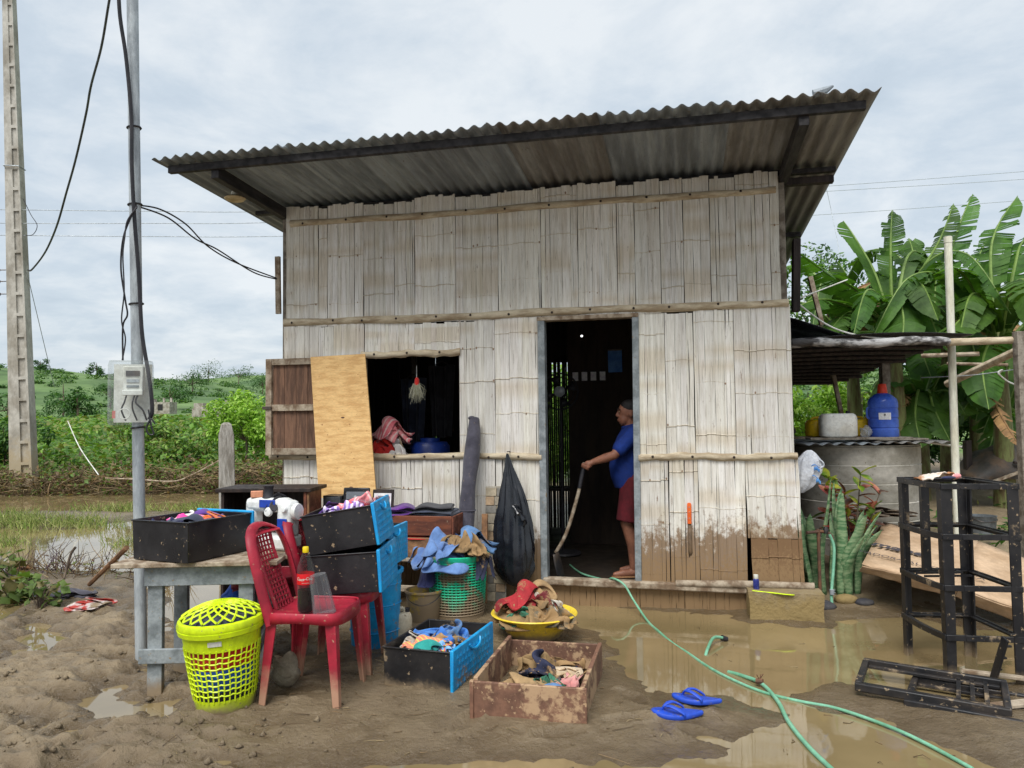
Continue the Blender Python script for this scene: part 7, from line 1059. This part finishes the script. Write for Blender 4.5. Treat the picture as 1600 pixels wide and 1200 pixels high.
# ------------------------------------------------------------------ the man in the doorway
def remesh(o, vox, sm=6):
    m = o.modifiers.new('remesh', 'REMESH'); m.mode = 'VOXEL'; m.voxel_size = vox; m.use_smooth_shade = True
    s_ = o.modifiers.new('smooth', 'SMOOTH'); s_.factor = .5; s_.iterations = sm; return o
def chain(mb, pts, rs, n=12):
    P = [Vector(p) for p in pts]; mb.tube(P, rs, n); [mb.ell(p, (r_, r_, r_), 12, 8) for p, r_ in zip(P, rs)]
def man():
    f0 = at(991, 893, Y=7.15); base_ = Vector((f0.x, 7.15, .155)); o = thing('person', 'man in blue polo shirt and red shorts leaning on a shovel inside the door', 'person', tuple(base_)); K = lambda x, y, z: (x, y, z)
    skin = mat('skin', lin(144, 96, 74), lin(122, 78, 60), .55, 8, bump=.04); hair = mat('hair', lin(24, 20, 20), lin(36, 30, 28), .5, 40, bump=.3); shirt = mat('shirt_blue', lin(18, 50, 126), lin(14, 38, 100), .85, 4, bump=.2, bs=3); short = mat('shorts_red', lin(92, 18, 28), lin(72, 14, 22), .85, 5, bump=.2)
    hand = Vector(at(914, 728, Y=6.97))-base_; sh = Vector((-.01, -.185, 1.29)); el = Vector((-.2, -.235, 1.11)); wr = hand+Vector((.075, .005, .035))
    b = MB(); hx, hy, hz = -.035, -.005, 1.49
    b.ell((hx+.012, hy, hz+.02), (.096, .076, .10), 20, 14); b.ell((hx-.03, hy, hz-.055), (.058, .058, .062), 16, 10); b.ell((hx-.045, hy, hz-.09), (.035, .036, .028), 12, 8); b.ell((hx-.09, hy, hz-.022), (.024, .015, .016), 10, 8); b.tube([(hx-.082, hy, hz+.02), (hx-.1, hy, hz-.02)], [.009, .014], 8); b.ell((hx-.078, hy, hz+.028), (.016, .055, .012), 12, 8); b.ell((hx-.086, hy, hz-.062), (.012, .024, .008), 10, 6); b.ell((hx-.086, hy, hz-.074), (.011, .02, .008), 10, 6)
    for s_ in (-1, 1): b.ell((hx+.02, hy+s_*.078, hz-.01), (.022, .01, .034), 10, 8)
    chain(b, [(-.005, 0, 1.28), (-.012, 0, 1.36), (hx+.02, hy, hz-.04)], [.07, .058, .056]); chain(b, [(0, 0, .88), (-.02, 0, 1.05), (-.01, 0, 1.22)], [.13, .14, .13]); chain(b, [(0, .12, 1.27), (0, -.12, 1.27)], [.075, .075])
    chain(b, [sh, sh.lerp(el, .5), el, el.lerp(wr, .4), wr], [.056, .05, .042, .042, .028]); chain(b, [(0, .185, 1.29), (.03, .24, 1.05), (-.03, .22, .84)], [.056, .044, .03]); b.ell((-.045, .215, .77), (.03, .022, .055), 12, 8)
    for s_, kx in ((-1, -.05), (1, .04)): chain(b, [(0, s_*.09, .88), (kx-.02, s_*.1, .48), (kx+.03, s_*.1, .28), (kx+.03, s_*.1, .09)], [.10, .062, .056, .036]); chain(b, [(kx+.05, s_*.1, .04), (kx-.06, s_*.105, .035), (kx-.14, s_*.11, .025)], [.036, .036, .024])
    pm = hand+Vector((.03, .002, .012)); b.ell(pm, (.042, .02, .038), 14, 10, rot=(0, R(-25), 0)); chain(b, [wr, pm], [.027, .026])
    for k, (dx, L_) in enumerate(((-.012, .032), (.006, .036), (.024, .033), (.04, .027))):          # four fingers curled over the handle top
        k0 = hand+Vector((dx, -.018, .022-.010*k)); chain(b, [k0, k0+Vector((-.016, -.014, -.004)), k0+Vector((-.02, -.006, -L_*.75)), k0+Vector((-.008, .012, -L_))], [.0095, .009, .0085, .0075], 8)
    t0 = hand+Vector((.03, .02, 0)); chain(b, [t0, t0+Vector((-.03, .012, -.008)), t0+Vector((-.055, .002, -.016))], [.011, .010, .008], 8)
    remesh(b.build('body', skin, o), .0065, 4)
    h = MB(); h.ell((hx+.022, hy, hz+.05), (.094, .08, .078), 22, 14); h.ell((hx+.05, hy, hz+.0), (.064, .074, .07), 18, 12); h.build('hair', hair, o)
    for s_ in (-1, 1): e = MB(); e.ell((hx-.082, hy+s_*.03, hz+.012), (.006, .010, .005), 10, 8); e.build('eye', M['f_beige'], o); e = MB(); e.ell((hx-.09, hy+s_*.031, hz+.012), (.003, .005, .005), 8, 6); e.build('pupil', hair, o); e = MB(); e.tube([(hx-.092, hy+s_*.014, hz+.034), (hx-.09, hy+s_*.034, hz+.038), (hx-.074, hy+s_*.052, hz+.033)], .005, 6); e.build('eyebrow', hair, o)
    s = MB(); rings = []
    for z, cx, rx, ry in ((.80, -.015, .15, .19), (.90, -.035, .165, .19), (1.0, -.045, .17, .19), (1.1, -.035, .16, .195), (1.2, -.02, .145, .2), (1.28, -.01, .12, .19), (1.34, -.005, .085, .12), (1.375, -.008, .066, .07)): rings.append([(cx+rx*math.cos(t), ry*math.sin(t), z) for t in np.linspace(0, 6.2832, 29)[:-1]])
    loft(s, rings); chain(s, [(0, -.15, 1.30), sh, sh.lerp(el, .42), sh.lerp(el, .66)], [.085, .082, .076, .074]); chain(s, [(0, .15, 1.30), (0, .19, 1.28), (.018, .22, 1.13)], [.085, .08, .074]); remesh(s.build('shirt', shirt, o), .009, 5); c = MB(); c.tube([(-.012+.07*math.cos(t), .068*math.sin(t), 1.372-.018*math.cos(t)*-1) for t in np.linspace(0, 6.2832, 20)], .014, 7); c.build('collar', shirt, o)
    p = MB(); chain(p, [(0, -.07, .88), (0, .07, .88)], [.135, .135], 14)
    for s_, kx in ((-1, -.05), (1, .04)): p.tube([(0, s_*.085, .88), (kx*.6-.01, s_*.1, .66), (kx-.02, s_*.105, .5)], [.125, .11, .105], 16)
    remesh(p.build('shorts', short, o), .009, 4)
    for s_, kx in ((-1, -.05), (1, .04)): f = MB(); f.prism([(kx+.10, s_*.1-.03), (kx+.10, s_*.1+.03), (kx-.08, s_*.1+.045), (kx-.16, s_*.11+.035), (kx-.175, s_*.11), (kx-.16, s_*.11-.035), (kx-.08, s_*.1-.045)], -.003, .012); f.build('sandal', M['wood_plain'], o, bevel=.004)
    # shovel
    top = base_+hand+Vector((-.004, .004, .03)); m1, m2, bt = at(905, 765, Y=6.97), at(886, 830, Y=6.93), at(868, 864, Y=6.9); sv = thing('shovel', 'long wooden handled shovel held by the man', 'shovel', tuple(bt)); h = MB(); P = cat_pts([top-bt, m1-bt, m2-bt, Vector((0, 0, 0))], 6); h.tube(P, .0165, 10); h.build('handle', M['wood_weather'], sv); g = MB(); g.tube([top-bt+(m1-top)*.15, top-bt+(m1-top)*.95], .0195, 10); g.build('grip', M['rubber'], sv); e = at(877, 901, Y=6.93)-bt; e.z = .17-bt.z; bl = MB(); d = e.normalized(); w_ = d.cross(Vector((.5, .85, 0))).normalized(); bl.grid(lambda u, v: tuple(e*(v*1.0)+Vector((.35, .93, 0))*((u-.5)*.2*(1-.25*(2*v-1)**2))+w_*.03*(1-(2*u-1)**2)), 8, 8); bl.build('blade', M['steel_dark'], sv, solid=.004, smooth=60); sk = MB(); sk.tube([Vector((0, 0, 0))+(m2-bt)*.08, e*.35], [.02, .012], 8); sk.build('socket', M['steel_dark'], sv)
man()
# ------------------------------------------------------------------ clods and straw on the mud
def clods():
    n = 1500; px = RNG.uniform(-60, 1250, n); py = 930+270*RNG.uniform(0, 1, n)**.8; left = RNG.uniform(0, 1, n) < np.where(px < 430, 1, .22); P = np.array([at(x, y, z=.03) for x, y in zip(px[left], py[left])]); z = ground_z(P[:, 0], P[:, 1]); ok = z > .012; P = P[ok]; z = z[ok]; k = len(P); s_ = (RNG.uniform(0, 1, k)**4*.018+.003)*np.where(P[:, 0] < -1, 1.3, .6)
    base = np.array([[1, 0, 0], [.3, .95, .1], [-.8, .6, 0], [-.8, -.6, .1], [.3, -.95, 0], [.1, .1, .8], [0, 0, -.6]]); F = np.array([[0, 1, 5], [1, 2, 5], [2, 3, 5], [3, 4, 5], [4, 0, 5], [1, 0, 6], [2, 1, 6], [3, 2, 6], [4, 3, 6], [0, 4, 6]]); V = base[None]*RNG.uniform(.6, 1.4, (k, 7, 3))*s_[:, None, None]+np.c_[P[:, :2], z+s_*.15][:, None]; Q = (F[None]+7*np.arange(k)[:, None, None]).reshape(-1, 3)
    fast('mud_clods', V.reshape(-1, 3), Q, bpy.data.materials['mud'], smooth=True, kind='stuff', label='small clods of mud scattered over the ground', cat='mud')
    n = 420; px = RNG.uniform(-40, 1200, n); py = RNG.uniform(900, 1195, n); P = np.array([at(x, y, z=.03) for x, y in zip(px, py)]); z = ground_z(P[:, 0], P[:, 1]); ok = z > .012; A = np.c_[P[ok][:, :2], z[ok]+.006]; B = A+RNG.normal(size=A.shape)*[.06, .05, .004]; sticks('straw_litter', A, B, .0022, BR, kind='stuff', label='bits of straw and twigs trodden into the mud', cat='litter')
clods()
def floating():
    n = 90; P = np.array([at(x, y, z=0) for x, y in zip(RNG.uniform(900, 1600, n), RNG.uniform(965, 1195, n))]); ok = ground_z(P[:, 0], P[:, 1]) < -.01; A = np.c_[P[ok][:, :2], np.full(ok.sum(), .003)]; B = A+RNG.normal(size=A.shape)*[.03, .025, 0]; sticks('floating_debris', A, B, .0025, BR, kind='stuff', label='bits of straw floating on the brown puddle', cat='debris')
floating()
